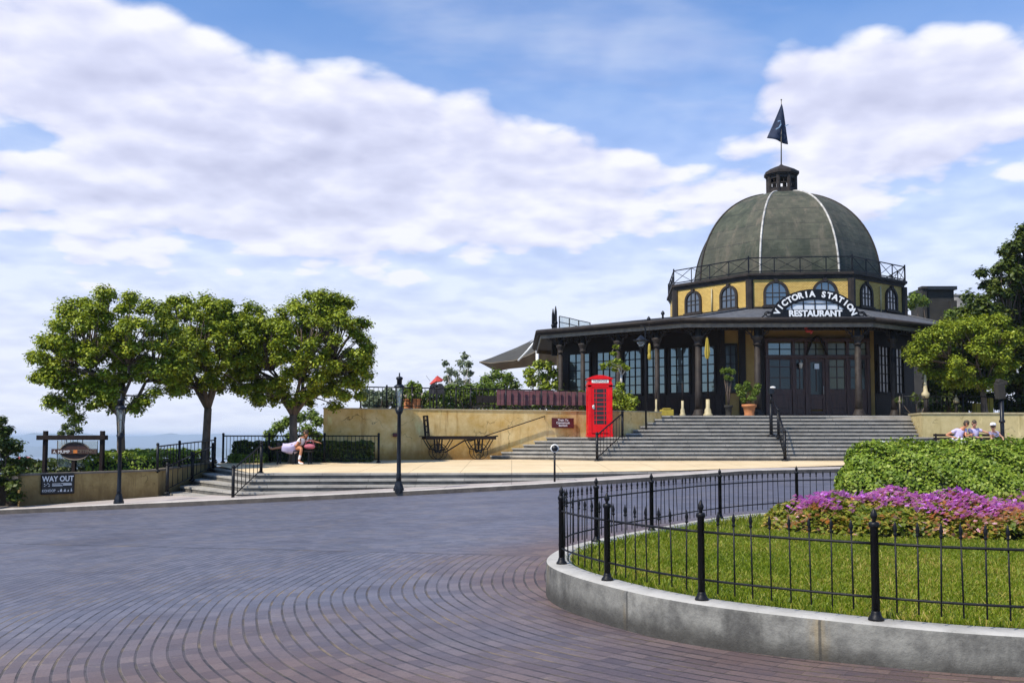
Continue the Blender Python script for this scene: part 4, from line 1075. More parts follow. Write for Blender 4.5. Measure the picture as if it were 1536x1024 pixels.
# ------------------------------------------------------------------ round planter: kerb wall, lawn, fence
PL = [(3.2, 6.05), (2.39, 6.43), (1.40, 7.22), (.80, 8.2), (.47, 9.25), (.58, 10.3), (.97, 11.2), (1.8, 12.55), (3.08, 14.4), (4.6, 15.7), (6.6, 16.1), (8.8, 15.3), (10.4, 13), (10.5, 10), (9.2, 7.4), (6.6, 5.9), (4.7, 5.7)]
CL = catmull(PL, 10); NC = len(CL); HW = .13; PTOP = .40
def cnorm(i):
    a = Vector(CL[(i - 1) % NC]); b = Vector(CL[(i + 1) % NC]); t = (b - a).normalized(); return Vector((-t.y, t.x))   # outline runs clockwise: this points outwards
area = sum(CL[i][0] * CL[(i + 1) % NC][1] - CL[(i + 1) % NC][0] * CL[i][1] for i in range(NC))
osg = 1 if area < 0 else -1
def off(i, d): n_ = cnorm(i) * osg * d; return (CL[i][0] + n_.x, CL[i][1] + n_.y)
pw = thing('planter_wall', (1.4, 7.2, 0), 'low curved concrete planter wall carrying the spiked fence', 'wall')
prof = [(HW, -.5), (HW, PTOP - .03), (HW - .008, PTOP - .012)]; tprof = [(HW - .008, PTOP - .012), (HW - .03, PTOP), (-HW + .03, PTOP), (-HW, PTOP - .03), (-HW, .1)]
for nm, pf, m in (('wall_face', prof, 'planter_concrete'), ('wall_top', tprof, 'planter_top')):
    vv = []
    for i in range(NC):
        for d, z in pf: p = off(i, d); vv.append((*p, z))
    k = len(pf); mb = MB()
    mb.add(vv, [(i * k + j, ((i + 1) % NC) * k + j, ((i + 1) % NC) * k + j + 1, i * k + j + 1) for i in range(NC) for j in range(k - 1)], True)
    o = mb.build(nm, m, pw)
# joints
acc = [0]
for i in range(NC): acc.append(acc[-1] + (Vector(CL[(i + 1) % NC]) - Vector(CL[i])).length)
# lawn bed
bedpoly = [off(i, -HW + .02) for i in range(NC)]
tag(MB().prism(bedpoly, -.2, PTOP - .07).build('lawn_soil', 'turf_soil'), kind='structure')
BED = [(3.45, 13.6), (3.55, 12.7), (4.4, 12.05), (5.6, 11.75), (7, 11.5), (8.6, 11.4), (9.8, 11.6), (9.9, 13.2), (8, 13.75), (6, 14.0), (4.6, 14.25), (3.8, 14.2)]
HEDGE = [(4.8, 14.0), (6.5, 13.5), (8.5, 13.2), (10.0, 12.6), (10.1, 13.9), (9, 14.9), (7, 15.5), (5.3, 15.4), (4.85, 14.8)]
def inside(px, py, poly):
    poly = np.asarray(poly); x0, y0 = poly[:, 0], poly[:, 1]; x1, y1 = np.roll(x0, -1), np.roll(y0, -1)
    c = np.zeros(len(px), bool)
    for a, b, c_, d in zip(x0, y0, x1, y1):
        with np.errstate(divide='ignore', invalid='ignore'):
            hit = ((b > py) != (d > py)) & (px < (c_ - a) * (py - b) / (d - b) + a)
        c ^= hit
    return c
def blades(n, x0, x1, y0, y1, hmin, hmax):
    x = RNG.uniform(x0, x1, n); y = RNG.uniform(y0, y1, n)
    ok = inside(x, y, bedpoly) & ~inside(x, y, BED) & ~inside(x, y, HEDGE)
    x, y = x[ok], y[ok]; k = len(x)
    z0 = PTOP - .075
    h = RNG.uniform(hmin, hmax, k); a = RNG.uniform(0, 2 * np.pi, k); wd = RNG.uniform(.004, .008, k)
    lean = RNG.normal(0, .5, (k, 2)) * h[:, None]
    dx, dy = np.cos(a) * wd, np.sin(a) * wd
    V = np.zeros((k, 4, 3)); V[:, 0] = np.stack([x - dx, y - dy, np.full(k, z0)], 1); V[:, 1] = np.stack([x + dx, y + dy, np.full(k, z0)], 1)
    V[:, 2] = np.stack([x + dx * .5 + lean[:, 0], y + dy * .5 + lean[:, 1], z0 + h], 1); V[:, 3] = np.stack([x - dx * .3 + lean[:, 0], y - dy * .3 + lean[:, 1], z0 + h * .96], 1)
    return V
G = np.concatenate([blades(150000, .3, 6.2, 5.6, 9.5, .02, .055), blades(110000, .3, 7, 9.5, 13, .025, .06), blades(45000, .8, 10.5, 9, 16.2, .03, .075), blades(60000, 6.1, 10.6, 5.5, 12, .03, .065)])
# taller unmown tufts along the inner edge of the wall
idx = RNG.integers(0, NC, 16000); dd = -HW - RNG.gamma(1.5, .035, 16000); ex = np.array([off(int(i), float(d)) for i, d in zip(idx, dd)]) + RNG.normal(0, .05, (16000, 2))
k = len(ex); h = RNG.uniform(.05, .13, k); a = RNG.uniform(0, 6.28, k); wd = .006; le = RNG.normal(0, .45, (k, 2)) * h[:, None]; E_ = np.zeros((k, 4, 3)); z0 = PTOP - .08
okk = inside(ex[:, 0], ex[:, 1], [off(i, -HW - .01) for i in range(NC)])
for q, (sx_, t) in enumerate(((-1, 0), (1, 0), (.5, 1), (-.4, .97))):
    E_[:, q, 0] = ex[:, 0] + np.cos(a) * wd * sx_ + le[:, 0] * t; E_[:, q, 1] = ex[:, 1] + np.sin(a) * wd * sx_ + le[:, 1] * t; E_[:, q, 2] = z0 + h * t
cx_ = RNG.uniform(.5, 6.5, 240); cy_ = RNG.uniform(6, 15, 240); kk_ = RNG.integers(0, 240, 14000); sp_ = RNG.uniform(.04, .22, 240)[kk_]
tx_ = cx_[kk_] + RNG.normal(0, 1, 14000) * sp_; ty_ = cy_[kk_] + RNG.normal(0, 1, 14000) * sp_; o2 = inside(tx_, ty_, bedpoly) & ~inside(tx_, ty_, BED) & ~inside(tx_, ty_, HEDGE); tx_, ty_ = tx_[o2], ty_[o2]
k2 = len(tx_); h2 = RNG.uniform(.04, .085, k2); a2 = RNG.uniform(0, 6.28, k2); l2 = RNG.normal(0, .8, (k2, 2)) * h2[:, None]; T_ = np.zeros((k2, 4, 3))
for q, (sx_, t) in enumerate(((-1, 0), (1, 0), (.5, 1), (-.4, .97))):
    T_[:, q, 0] = tx_ + np.cos(a2) * .007 * sx_ + l2[:, 0] * t; T_[:, q, 1] = ty_ + np.sin(a2) * .007 * sx_ + l2[:, 1] * t; T_[:, q, 2] = z0 + h2 * t
G = np.concatenate([G, E_[okk], T_])
tag(quads('grass', G, 'grass_blade'), 'mown green lawn inside the fenced planter', 'grass', kind='stuff')

# fence
fe = thing('spiked_fence', (1.4, 7.2, PTOP), 'low black spiked iron fence standing on the curved planter wall', 'fence')
def arc_at(s):
    s %= acc[-1]
    for i in range(NC):
        if acc[i + 1] >= s:
            t = (s - acc[i]) / max(1e-9, acc[i + 1] - acc[i]); a = Vector(CL[i]); b = Vector(CL[(i + 1) % NC]); return a.lerp(b, t)
def s_of(p): i = min(range(NC), key=lambda k: (Vector(CL[k]) - Vector(p)).length); return acc[i]
post_s = [s_of(p) for p in ((2.39, 6.43), (1.40, 7.22), (.80, 8.2), (.47, 9.25), (.97, 11.2), (1.8, 12.55), (3.08, 14.4), (4.6, 15.7))]
post_s = [post_s[0] - 1.45] + post_s + [post_s[-1] + 1.9]
pp = MB().lathe((0, 0, 0), [(.027, 0), (.026, .6), (.033, .605), (.036, .62), (.033, .635), (.02, .64)], 12); pp.build('p', 'black_iron')
proto_post = bpy.data.objects['p'].data
fin = MB().lathe((0, 0, .64), [(.014, 0), (.011, .012), (.022, .03), (.024, .045), (.016, .065), (.008, .08), (.002, .092)], 10); fin.build('f', 'black_iron'); proto_fin = bpy.data.objects['f'].data
pl_ = MB().lathe((0, 0, 0), [(.052, 0), (.05, .012), (.036, .03), (.031, .05), (.027, .06)], 14); pl_.build('b', 'black_iron'); proto_base = bpy.data.objects['b'].data
pk = MB().tube([(0, 0, .06), (0, 0, .56)], .006, 6); pk.lathe((0, 0, .555), [(.008, 0), (.015, .008), (.008, .018), (.010, .03), (.0145, .045), (.008, .075), (.001, .1)], 6); pk.build('k', 'black_iron'); proto_pick = bpy.data.objects['k'].data
for nm in 'pfbk': bpy.data.objects.remove(bpy.data.objects[nm])
def part(name, me, parent, loc):
    o = bpy.data.objects.new(name, me); COL.objects.link(o); o.parent = parent; o.location = Vector(loc) - WLOC[parent]; WLOC[o] = Vector(loc); return o
for s in post_s:
    p = arc_at(s); q = (p.x, p.y, PTOP + .002); o = part('post', proto_post, fe, q); part('finial', proto_fin, o, q); part('base', proto_base, o, q)
npk = 0
for s0, s1 in zip(post_s, post_s[1:]):
    for z, r_ in ((.15, .009), (.50, .010)):
        MB().tube([(*arc_at(s), PTOP + z) for s in frange(s0, s1, 8)], r_, 6).build('rail', 'black_iron', fe)
    k = max(3, round((s1 - s0) / .138))
    for j in range(1, k):
        if npk >= 99: break
        p = arc_at(lerp(s0, s1, j / k)); o = part('picket', proto_pick, fe, (p.x, p.y, PTOP)); o.rotation_euler = (random.gauss(0, .012), random.gauss(0, .012), random.random()); npk += 1

# flower bed
def bed_h(x, y):
    d = np.min([np.hypot(x - (a + (c - a) * t), y - (b + (d_ - b) * t)) for (a, b), (c, d_) in zip(BED, BED[1:] + BED[:1]) for t in np.linspace(0, 1, 6)], axis=0)
    return PTOP - .06 + .40 * (1 - np.exp(-d / .34))
fb = thing('flower_bed', (5, 12.5, .35), 'mounded bed of purple, orange and pink flowers in front of the clipped hedge', 'flower bed')
fb['kind'] = 'stuff'
n = 46000; x = RNG.uniform(3.3, 10, n); y = RNG.uniform(11.2, 14.4, n); ok = inside(x, y, BED); x, y = x[ok], y[ok]
lump = .055 * np.sin(x * 5.1 + y * 3.3) + .05 * np.sin(x * 2.7 - y * 6.1) + .03 * np.sin(x * 11 + y * 9)
z = bed_h(x, y) + lump - RNG.gamma(1.2, .05, len(x))
quads('foliage', leaf_quads(np.stack([x, y, z], 1), np.stack([RNG.normal(0, .6, len(x)), RNG.normal(-.3, .6, len(x)), np.ones(len(x))], 1), .075), 'leaf_bed', fb, 'stuff')
mb = MB(); gx_ = frange(3.4, 9.95, 34); gy_ = frange(11.3, 14.3, 18); vv = []; fs = []
X, Y = np.meshgrid(gx_, gy_, indexing='ij'); Hh = bed_h(X.ravel(), Y.ravel()) - .19; ins_ = inside(X.ravel(), Y.ravel(), BED); Hh = np.where(ins_, Hh, .3)
for a, b, c in zip(X.ravel(), Y.ravel(), Hh): vv.append((a, b, c))
for i in range(34):
    for j in range(18):
        q = (i * 19 + j, (i + 1) * 19 + j, (i + 1) * 19 + j + 1, i * 19 + j + 1)
        if all(ins_[k] for k in q): fs.append(q)
mb.add(vv, fs, True); mb.build('soil_mound', 'hedge_core', fb)
def blossoms(name, m, n, cond, size, lift, patch):
    x = RNG.uniform(3.3, 10, n); y = RNG.uniform(11.2, 14.4, n); ok = inside(x, y, BED); x, y = x[ok], y[ok]
    d = bed_h(x, y) - (PTOP - .06)
    pn = np.sin(x * 3.1 + y * 1.7) + np.sin(x * 1.3 - y * 4.2 + 1) + RNG.normal(0, .8, len(x))
    ok = cond(x, y, d) & (pn > patch); x, y = x[ok], y[ok]; k = len(x)
    lump = .055 * np.sin(x * 5.1 + y * 3.3) + .05 * np.sin(x * 2.7 - y * 6.1) + .03 * np.sin(x * 11 + y * 9)
    z = bed_h(x, y) + lump + lift + RNG.normal(0, .02, k)
    C = np.stack([x, y, z], 1); out = []
    tilt = RNG.normal(0, .35, (k, 2)) + np.array([0, -.35])
    for a in np.arange(5) * 2 * np.pi / 5:
        r_ = size * RNG.uniform(.8, 1.2, k)
        dx, dy = np.cos(a), np.sin(a); ex_, ey = -dy, dx
        def pt(u, w): 
            px = dx * u + ex_ * w; py = dy * u + ey * w
            return np.stack([x + px * r_, y + py * r_, z + (tilt[:, 0] * px + tilt[:, 1] * py) * r_], 1)
        out.append(np.stack([C, pt(.55, -.34), pt(1, 0), pt(.55, .34)], 1))
    quads(name, np.concatenate(out), m, fb, 'stuff')
blossoms('purple_blossoms', 'petal_purple', 13000, lambda x, y, d: (d > .24) & (y > 12.25 - (x > 5.2) * .25 - (x > 7) * .3), .036, .07, -.35)
blossoms('orange_blossoms', 'petal_orange', 6500, lambda x, y, d: (d > .05) & (y < 12.9), .034, .015, -.1)
blossoms('pink_blossoms', 'petal_pink', 4200, lambda x, y, d: (d > .05), .03, .02, .3)
blossoms('white_blossoms', 'petal_white', 900, lambda x, y, d: (d > .05) & (y < 12.8), .024, .02, .3)

# ------------------------------------------------------------------ hedges and shrubs
def mound_hedge(name, poly, z0, z1, n, size, m, label, rr=.7):
    poly = np.asarray(poly, float); c = poly.mean(0); root = thing(name, (c[0], c[1], z0), label, 'hedge'); H = z1 - z0
    P2, Q2 = poly, np.roll(poly, -1, 0)
    def dist(x, y):
        d = np.full(len(x), 1e9)
        for a, b in zip(P2, Q2):
            ab = b - a; t = np.clip(((x - a[0]) * ab[0] + (y - a[1]) * ab[1]) / (ab @ ab), 0, 1); d = np.minimum(d, np.hypot(x - a[0] - ab[0] * t, y - a[1] - ab[1] * t))
        return d
    def top(x, y): u = np.clip(dist(x, y) / rr, 0, 1); return z0 + H * (1 - (1 - u) ** 2.4) ** (1 / 2.4)
    x = RNG.uniform(poly[:, 0].min(), poly[:, 0].max(), n * 4); y = RNG.uniform(poly[:, 1].min(), poly[:, 1].max(), n * 4)
    ok = inside(x, y, poly); x, y = x[ok], y[ok]; d = dist(x, y)
    keep = RNG.random(len(x)) < np.clip(.10 + .9 * np.exp(-d / (rr * .22)), 0, 1) ; x, y = x[keep][:n], y[keep][:n]
    z = top(x, y); e = .03
    gx__, gy__ = (top(x + e, y) - top(x - e, y)) / (2 * e), (top(x, y + e) - top(x, y - e)) / (2 * e)
    N = np.stack([-gx__, -gy__, np.ones(len(x))], 1); N /= np.linalg.norm(N, axis=1, keepdims=True)
    lump = .05 * np.sin(x * 4.3 + z * 5.1) * np.sin(y * 4.9 + x * 1.7) + .035 * np.sin(x * 11 + y * 7 + z * 13)
    Pn = np.stack([x, y, z], 1) + N * (lump - RNG.gamma(1.2, .035, len(x)) + RNG.exponential(.012, len(x)))[:, None]
    quads('foliage', leaf_quads(Pn, N + np.array([0, 0, .25]) + RNG.normal(0, .5, (len(x), 3)), size), m, root)
    mb = MB(); k = 26; xs = np.linspace(poly[:, 0].min(), poly[:, 0].max(), k * 2); ys = np.linspace(poly[:, 1].min(), poly[:, 1].max(), k)
    X, Y = np.meshgrid(xs, ys, indexing='ij'); X, Y = X.ravel(), Y.ravel(); ins = inside(X, Y, poly) & (dist(X, Y) > .10); Z = np.where(ins, top(X, Y) - .16, z0 - .1)
    fs = [(i * k + j, (i + 1) * k + j, (i + 1) * k + j + 1, i * k + j + 1) for i in range(2 * k - 1) for j in range(k - 1)]
    mb.add(list(zip(X, Y, Z)), [f for f in fs if any(ins[q] for q in f)], True); mb.build('branches', 'hedge_core', root)
    return root
def hedge(name, poly, z0, z1, n, size, m, label, wob=.12, cat='hedge', group=None, core=True, depth=.16):
    """a clipped hedge: leaves over the top and sides of a rounded body with a dense twiggy core"""
    poly = np.asarray(poly, float); c = poly.mean(0)
    root = thing(name, (c[0], c[1], z0), label, cat, group)
    Lseg = np.linalg.norm(np.roll(poly, -1, 0) - poly, axis=1); per = Lseg.sum(); H = z1 - z0
    x = poly[:, 0]; y = poly[:, 1]; ar = abs(np.sum(x * np.roll(y, -1) - np.roll(x, -1) * y)) / 2
    nt = int(n * ar / (ar + per * H)); nsid = n - nt
    si = RNG.choice(len(poly), nsid, p=Lseg / per); t = RNG.random(nsid)[:, None]
    A, B = poly[si], np.roll(poly, -1, 0)[si]; p2 = A + (B - A) * t; tt = (B - A) / np.linalg.norm(B - A, axis=1, keepdims=True)
    sg = 1 if np.sum(x * np.roll(y, -1) - np.roll(x, -1) * y) > 0 else -1
    nn = np.stack([tt[:, 1], -tt[:, 0]], 1) * sg
    hz_ = RNG.random(nsid) ** .8; z = z0 + hz_ * H
    def lump(x, y, z): return np.sin(x * 3.7 + z * 2.1) * np.sin(y * 3.1 + z * 3.3) + .6 * np.sin(x * 8.3 + y * 6.1 + z * 5.7)
    rnd = np.clip((hz_ - .7) / .3, 0, 1) ** 2 * .16
    o_ = wob * lump(p2[:, 0], p2[:, 1], z) - rnd - RNG.gamma(1.2, depth * .35, nsid)
    Ps = np.concatenate([p2 + nn * o_[:, None], z[:, None]], 1); Ns = np.concatenate([nn, np.full((nsid, 1), .45)], 1)
    xs_, ys_ = [], []
    k = nt * 4; xx = RNG.uniform(x.min(), x.max(), k); yy = RNG.uniform(y.min(), y.max(), k); ok = inside(xx, yy, poly); xx, yy = xx[ok][:nt], yy[ok][:nt]
    zt = z1 + wob * lump(xx, yy, z1) * .8 - RNG.gamma(1.2, depth * .3, len(xx))
    Pt = np.stack([xx, yy, zt], 1); Nt_ = np.tile([0, 0, 1.0], (len(xx), 1))
    Pa = np.concatenate([Ps, Pt]); Na = np.concatenate([Ns, Nt_]) + RNG.normal(0, .55, (len(Pa), 3))
    quads('foliage', leaf_quads(Pa, Na, size), m, root)
    if core:
        ci = [(lerp(a, c[0], 0) if False else a + (c[0] - a) * min(.5, (.16 + wob) / max(.2, math.hypot(a - c[0], b - c[1]))), b + (c[1] - b) * min(.5, (.16 + wob) / max(.2, math.hypot(a - c[0], b - c[1])))) for a, b in poly]
        MB().prism(ci, z0 - .2, z1 - .17 - wob).build('branches', 'hedge_core', root)
    return root
mound_hedge('clipped_hedge', HEDGE, PTOP - .08, 1.5, 75000, .055, 'leaf_hedge', 'broad rounded green hedge behind the flower bed')
hedge('clipped_hedge', [(-10.0, 34.6), (-5.0, 34.45), (-5.0, 35.2), (-7, 35.4), (-10.1, 35.6)], .6, 1.42, 9000, .11, 'leaf_dark', 'long dark hedge behind the black railing and the bench', .06, group=None)
hedge('clipped_hedge', [(-12.6, 28.6), (-10.75, 29.6), (-10.6, 34.2), (-13.2, 34.4)], .3, 1.12, 8000, .10, 'leaf_hedge', 'low green hedge behind the brown wall and the corner steps', .1)
hedge('clipped_hedge', [(-15.6, 29.4), (-12.9, 29.3), (-12.9, 30.6), (-15.6, 31)], -.2, .86, 5000, .10, 'leaf_dark', 'dark hedge seen between the posts of the timber sign', .1)
hedge('low_shrub', [(-9.9, 33.75), (-8.6, 33.7), (-8.6, 34.3), (-9.9, 34.4)], .55, .98, 1800, .09, 'leaf_mid', 'low yellowish shrub at the foot of the dark hedge', .05, cat='shrub', core=True, depth=.1)

def bush(name, blobs, per, size, m, label, z0, cat='shrub', group=None, stems=3, flat=.85, bark='bark'):
    C = np.array([b[:3] for b in blobs]); rad = np.array([b[3] for b in blobs]); c = C.mean(0)
    root = thing(name, (c[0], c[1], z0), label, cat, group)
    quads('crown', clumps(C, rad, per, size, flat, .5, .35), m, root)
    mb = MB()
    for b in blobs[:max(stems, len(blobs))]:
        p = Vector(b[:3]); q = Vector((lerp(c[0], p.x, .25), lerp(c[1], p.y, .25), z0))
        mb.tube([q, q.lerp(p, .5) + Vector((random.gauss(0, .05), random.gauss(0, .05), 0)), p], [.035, .025, .012], 5)
    mb.build('stem', bark, root); return root
def blobs_px(Y, lst, spread=.3):
    """(u, v, radius px) -> world clumps at distance Y"""
    out = []
    for u, v, r_ in lst:
        p = P(u, v, Y + random.uniform(-spread, spread)); out.append((p.x, p.y, p.z, r_ * Y / FPX))
    return out

def tree(name, base, fork, clist, per, size, m, label, trunk_r=.14, cat='tree', group=None, flat=.72, bark='bark', limbs=6, up=1.0, bend=0.0, mid=.55):
    """tapered trunk, limbs that fork towards the leaf clumps, and the crown"""
    base, fork = Vector(base), Vector(fork)
    root = thing(name, base, label, cat, group)
    C = np.array([c[:3] for c in clist]); rad = np.array([c[3] for c in clist])
    quads('crown', clumps(C, rad, per, size, flat, up, .3), m, root)
    tr = MB(); L = (fork - base).length
    tr.tube([base - Vector((0, 0, .15)), base + Vector((0, 0, .05)), base.lerp(fork, .2), base.lerp(fork, .6) + Vector((bend, 0, 0)), fork], [trunk_r * 1.5, trunk_r * 1.15, trunk_r, trunk_r * .9, trunk_r * .88], 10)
    # limbs: group the clumps by direction round the fork
    cc = C.mean(0); order = sorted(range(len(C)), key=lambda i: math.atan2(C[i][1] - fork.y, C[i][0] - fork.x + 1e-6))
    gsz = max(1, len(C) // limbs)
    for g in range(0, len(C), gsz):
        ids = order[g:g + gsz]; ctr = Vector(C[ids].mean(0)); tip = fork.lerp(ctr, .75)
        j1 = fork.lerp(tip, .35) + Vector((random.gauss(0, .06), random.gauss(0, .06), .05 * L)); j2 = fork.lerp(tip, .7) + Vector((random.gauss(0, .08), random.gauss(0, .08), .06 * L))
        nodes = [fork - Vector((0, 0, .05)), j1, j2, tip]; rr_ = [trunk_r * .62, trunk_r * .46, trunk_r * .34, trunk_r * .24]
        tr.tube(nodes, rr_, 7)
        for i in ids:
            p = Vector(C[i]); nb = min(nodes[1:], key=lambda q: (q - p).length + (0 if q.z < p.z else .6)); mid_ = nb.lerp(p, .5) + Vector((random.gauss(0, .08), random.gauss(0, .08), random.uniform(0, .12)))
            tr.tube([nb, mid_, nb.lerp(p, 1.05)], [trunk_r * .22, trunk_r * .15, trunk_r * .07], 5)
    tr.build('trunk', bark, root); return root

def crown_px(Y, outline, n, rmin, rmax, ry, hole=.0, edge_bias=.5):
    """clump centres filling the crown whose outline (photo pixels) is given; the depth follows the distance from the edge"""
    pts = np.asarray(outline, float); pts = pts.mean(0) + (pts - pts.mean(0)) * .985; outline = [tuple(q) for q in pts]; out = []; u0, v0_ = pts.min(0); u1, v1 = pts.max(0); uc, vc = pts.mean(0); tries = 0
    while len(out) < n and tries < 40000:
        tries += 1
        u = random.uniform(u0, u1); v = random.uniform(v0_, v1)
        if not inside(np.array([u]), np.array([v]), pts)[0]: continue
        d = min(math.hypot(u - a, v - b) for a, b in outline); dn = min(1, d / (.5 * min(u1 - u0, v1 - v0_)))
        yy = Y + random.choice((-1, 1)) * ry * math.sqrt(max(.02, dn)) * random.uniform(.15, 1)
        r_ = random.uniform(rmin, rmax); p = P(u, v, Y)
        if any((Vector((p.x, yy, p.z)) - Vector(o[:3])).length < .56 * r_ for o in out): continue
        out.append((p.x, yy, p.z, r_))
    return out
T1 = [(60, 560), (52, 530), (75, 505), (90, 462), (120, 442), (158, 436), (195, 440), (225, 446), (255, 462), (275, 490), (285, 530), (280, 570), (262, 592), (232, 602), (205, 618), (170, 615), (140, 612), (110, 635), (80, 610), (62, 592)]
T2 = [(248, 460), (262, 438), (290, 434), (325, 436), (345, 452), (372, 470), (392, 500), (390, 550), (372, 590), (345, 598), (318, 590), (292, 588), (268, 610), (250, 590), (244, 540), (252, 500)]
T3 = [(352, 468), (380, 452), (412, 456), (445, 446), (480, 438), (520, 452), (548, 468), (556, 500), (568, 520), (562, 552), (545, 575), (548, 600), (515, 610), (490, 612), (465, 604), (440, 612), (415, 605), (385, 606), (360, 590), (346, 550), (350, 505)]
tree('round_tree', P(182, 706, 29.6), P(181, 622, 29.6), crown_px(29.6, T1, 180, .28, .46, 2.0), 340, .10, 'leaf_tree', 'leftmost of the three round leafy trees, behind the left lamp post', .13, group='round trees along the railing')
tree('round_tree', P(307, 699, 33.0), P(312, 612, 33.0), crown_px(33.0, T2, 140, .30, .48, 2.0), 340, .105, 'leaf_tree', 'middle of the three round leafy trees, growing beside the corner steps', .15, group='round trees along the railing')
tree('round_tree', P(440, 690, 33.75), P(440, 622, 33.75), crown_px(33.9, T3, 200, .30, .48, 2.2), 340, .105, 'leaf_tree', 'rightmost of the three round leafy trees, growing behind the bench', .15, group='round trees along the railing')
# right-hand trees
RT1 = [(1360, 528), (1368, 508), (1390, 494), (1420, 484), (1450, 478), (1480, 470), (1505, 480), (1525, 520), (1510, 560), (1480, 585), (1450, 580), (1420, 572), (1392, 556), (1370, 545)]
tree('leafy_tree', P(1478, 624, 42.2), P(1474, 585, 42.2), crown_px(42.0, RT1, 140, .33, .55, 1.7), 330, .11, 'leaf_bright', 'bright yellow green tree overhanging the right end of the veranda', .14)
RT2 = [(1440, 470), (1452, 440), (1470, 448), (1478, 420), (1468, 400), (1492, 395), (1486, 370), (1510, 360), (1520, 342), (1545, 330), (1600, 340), (1640, 420), (1640, 560), (1600, 625), (1540, 625), (1500, 600), (1480, 540), (1462, 500)]
tree('leafy_tree', P(1565, 624, 43.2), P(1562, 560, 43.2), crown_px(43.0, RT2, 190, .36, .62, 2.0), 260, .17, 'leaf_dark', 'tall dark tree at the right edge beside the low beige wall', .22)
# far left tree or shrub at the picture edge
LB = [(-60, 640), (-30, 610), (0, 625), (14, 645), (22, 668), (30, 690), (34, 715), (28, 745), (-60, 755)]
tree('leafy_shrub', P(-20, 760, 25.9), P(-20, 735, 25.9), crown_px(25.9, LB, 40, .22, .36, .9), 240, .11, 'leaf_dark', 'dark leafy shrub at the left edge beside the brown wall', .07, cat='shrub')
# background shrubs and trees
bush('leafy_shrub', blobs_px(44, [(405, 652, 12), (418, 640, 14), (432, 632, 12), (450, 626, 13), (468, 622, 12), (478, 632, 13), (460, 645, 16), (438, 655, 15), (476, 655, 14)], .6), 260, .16, 'leaf_mid', 'pale green shrub seen through the trunk of the rightmost round tree', .2)
bush('leafy_tree', blobs_px(50, [(98, 640, 8), (110, 634, 10), (106, 648, 9), (118, 644, 7), (92, 650, 6)], .4), 200, .14, 'leaf_dark', 'small tree top rising behind the timber sign frame', -2.0, cat='tree')
for u0, u1, v0_, lab in ((548, 600, 588, 'pale olive shrubs behind the left end of the terrace railing'), (600, 668, 590, 'green shrubs behind the terrace railing near the planter pots'), (668, 742, 582, 'green shrubs behind the terrace railing near the dark bench')):
    bl = blobs_px(47, [(u, v, 8) for u in range(u0, u1, 9) for v in range(v0_ + random.randint(-3, 3), 612, 9)], .7)
    bush('terrace_shrub', bl, 130, .17, 'leaf_mid' if u0 > 590 else 'leaf_grey', lab, TZ)
bush('thin_tree', blobs_px(62, [(668, 545, 7), (674, 556, 8), (670, 568, 9), (683, 560, 7), (690, 545, 9), (697, 535, 9), (703, 546, 8), (698, 558, 9), (706, 560, 6), (688, 572, 10), (702, 574, 10), (676, 578, 9), (694, 584, 10)], .6), 110, .20, 'leaf_grey', 'thin grey green tree with pale stems left of the tent roof', TZ, cat='tree', bark='pale_bark')
bush('leafy_shrub', blobs_px(52, [(730, 570, 13), (745, 562, 14), (760, 566, 14), (735, 580, 13), (752, 580, 15), (770, 578, 15), (720, 582, 11)], .6), 260, .18, 'leaf_mid', 'mid green bush in front of the tent roof', TZ, cat='shrub')
bush('leafy_shrub', blobs_px(50, [(795, 558, 12), (808, 548, 11), (822, 548, 11), (830, 560, 12), (815, 565, 14), (798, 572, 13), (818, 578, 14), (835, 576, 10)], .5), 280, .17, 'leaf_bright', 'bright green bush between the tent roof and the veranda', TZ, cat='shrub')
bush('leafy_shrub', blobs_px(40.4, [(925, 590, 13), (938, 596, 14), (950, 602, 11), (932, 606, 14), (946, 612, 11), (920, 606, 11), (930, 578, 8)], .3), 330, .11, 'leaf_bright', 'bushy green shrub on the terrace right of the telephone box', TZ, cat='shrub')
tr_ = tree('small_tree', P(931, 600, 41.0), P(932, 562, 41.0), blobs_px(41.0, [(905, 549, 8), (915, 546, 9), (926, 542, 10), (933, 549, 9), (922, 553, 8), (920, 530, 6), (940, 552, 6), (924, 520, 5)], .3), 150, .11, 'leaf_bright', 'small pale stemmed tree rising above the telephone box', .06, bark='pale_bark', limbs=4)
bush('leafy_shrub', blobs_px(43.0, [(1395, 600, 9), (1372, 596, 9), (1384, 606, 10), (1350, 600, 7)], .3), 200, .12, 'leaf_dark', 'dark shrub behind the cream topped post on the right terrace', TZ, cat='shrub')
bush('leafy_tree', blobs_px(66, [(1372, 447, 12), (1384, 452, 12), (1366, 458, 10), (1440, 470, 14), (1455, 462, 13), (1425, 472, 10), (1468, 470, 14)], .8), 240, .24, 'leaf_mid', 'green trees at the foot of the dark stone block behind the restaurant', TZ, cat='tree')

RT3 = [(1448, 500), (1470, 470), (1500, 450), (1560, 440), (1640, 450), (1650, 625), (1560, 628), (1500, 622), (1462, 610), (1440, 580)]
tree('leafy_tree', P(1530, 630, 44.5), P(1530, 590, 44.5), crown_px(44.5, RT3, 130, .42, .66, 1.8), 230, .19, 'leaf_dark', 'dense dark tree filling the gap behind the bright tree and the tall post', .16)
bl = blobs_px(44.5, [(u, v, 8) for u in range(742, 900, 10) for v in range(592 + random.randint(-3, 3), 616, 9)], .5)
bush('terrace_shrub', bl, 120, .16, 'leaf_mid', 'green shrubs behind the maroon board fence', TZ)

bush('leafy_shrub', blobs_px(45.5, [(u, v, 15) for u in range(1398, 1475, 14) for v in range(515, 622, 16)], .5), 170, .17, 'leaf_dark', 'dark shrub mass added to stand for the shade right of the veranda', TZ, cat='shrub')  # foliage added to darken this gap, standing in for deep shade
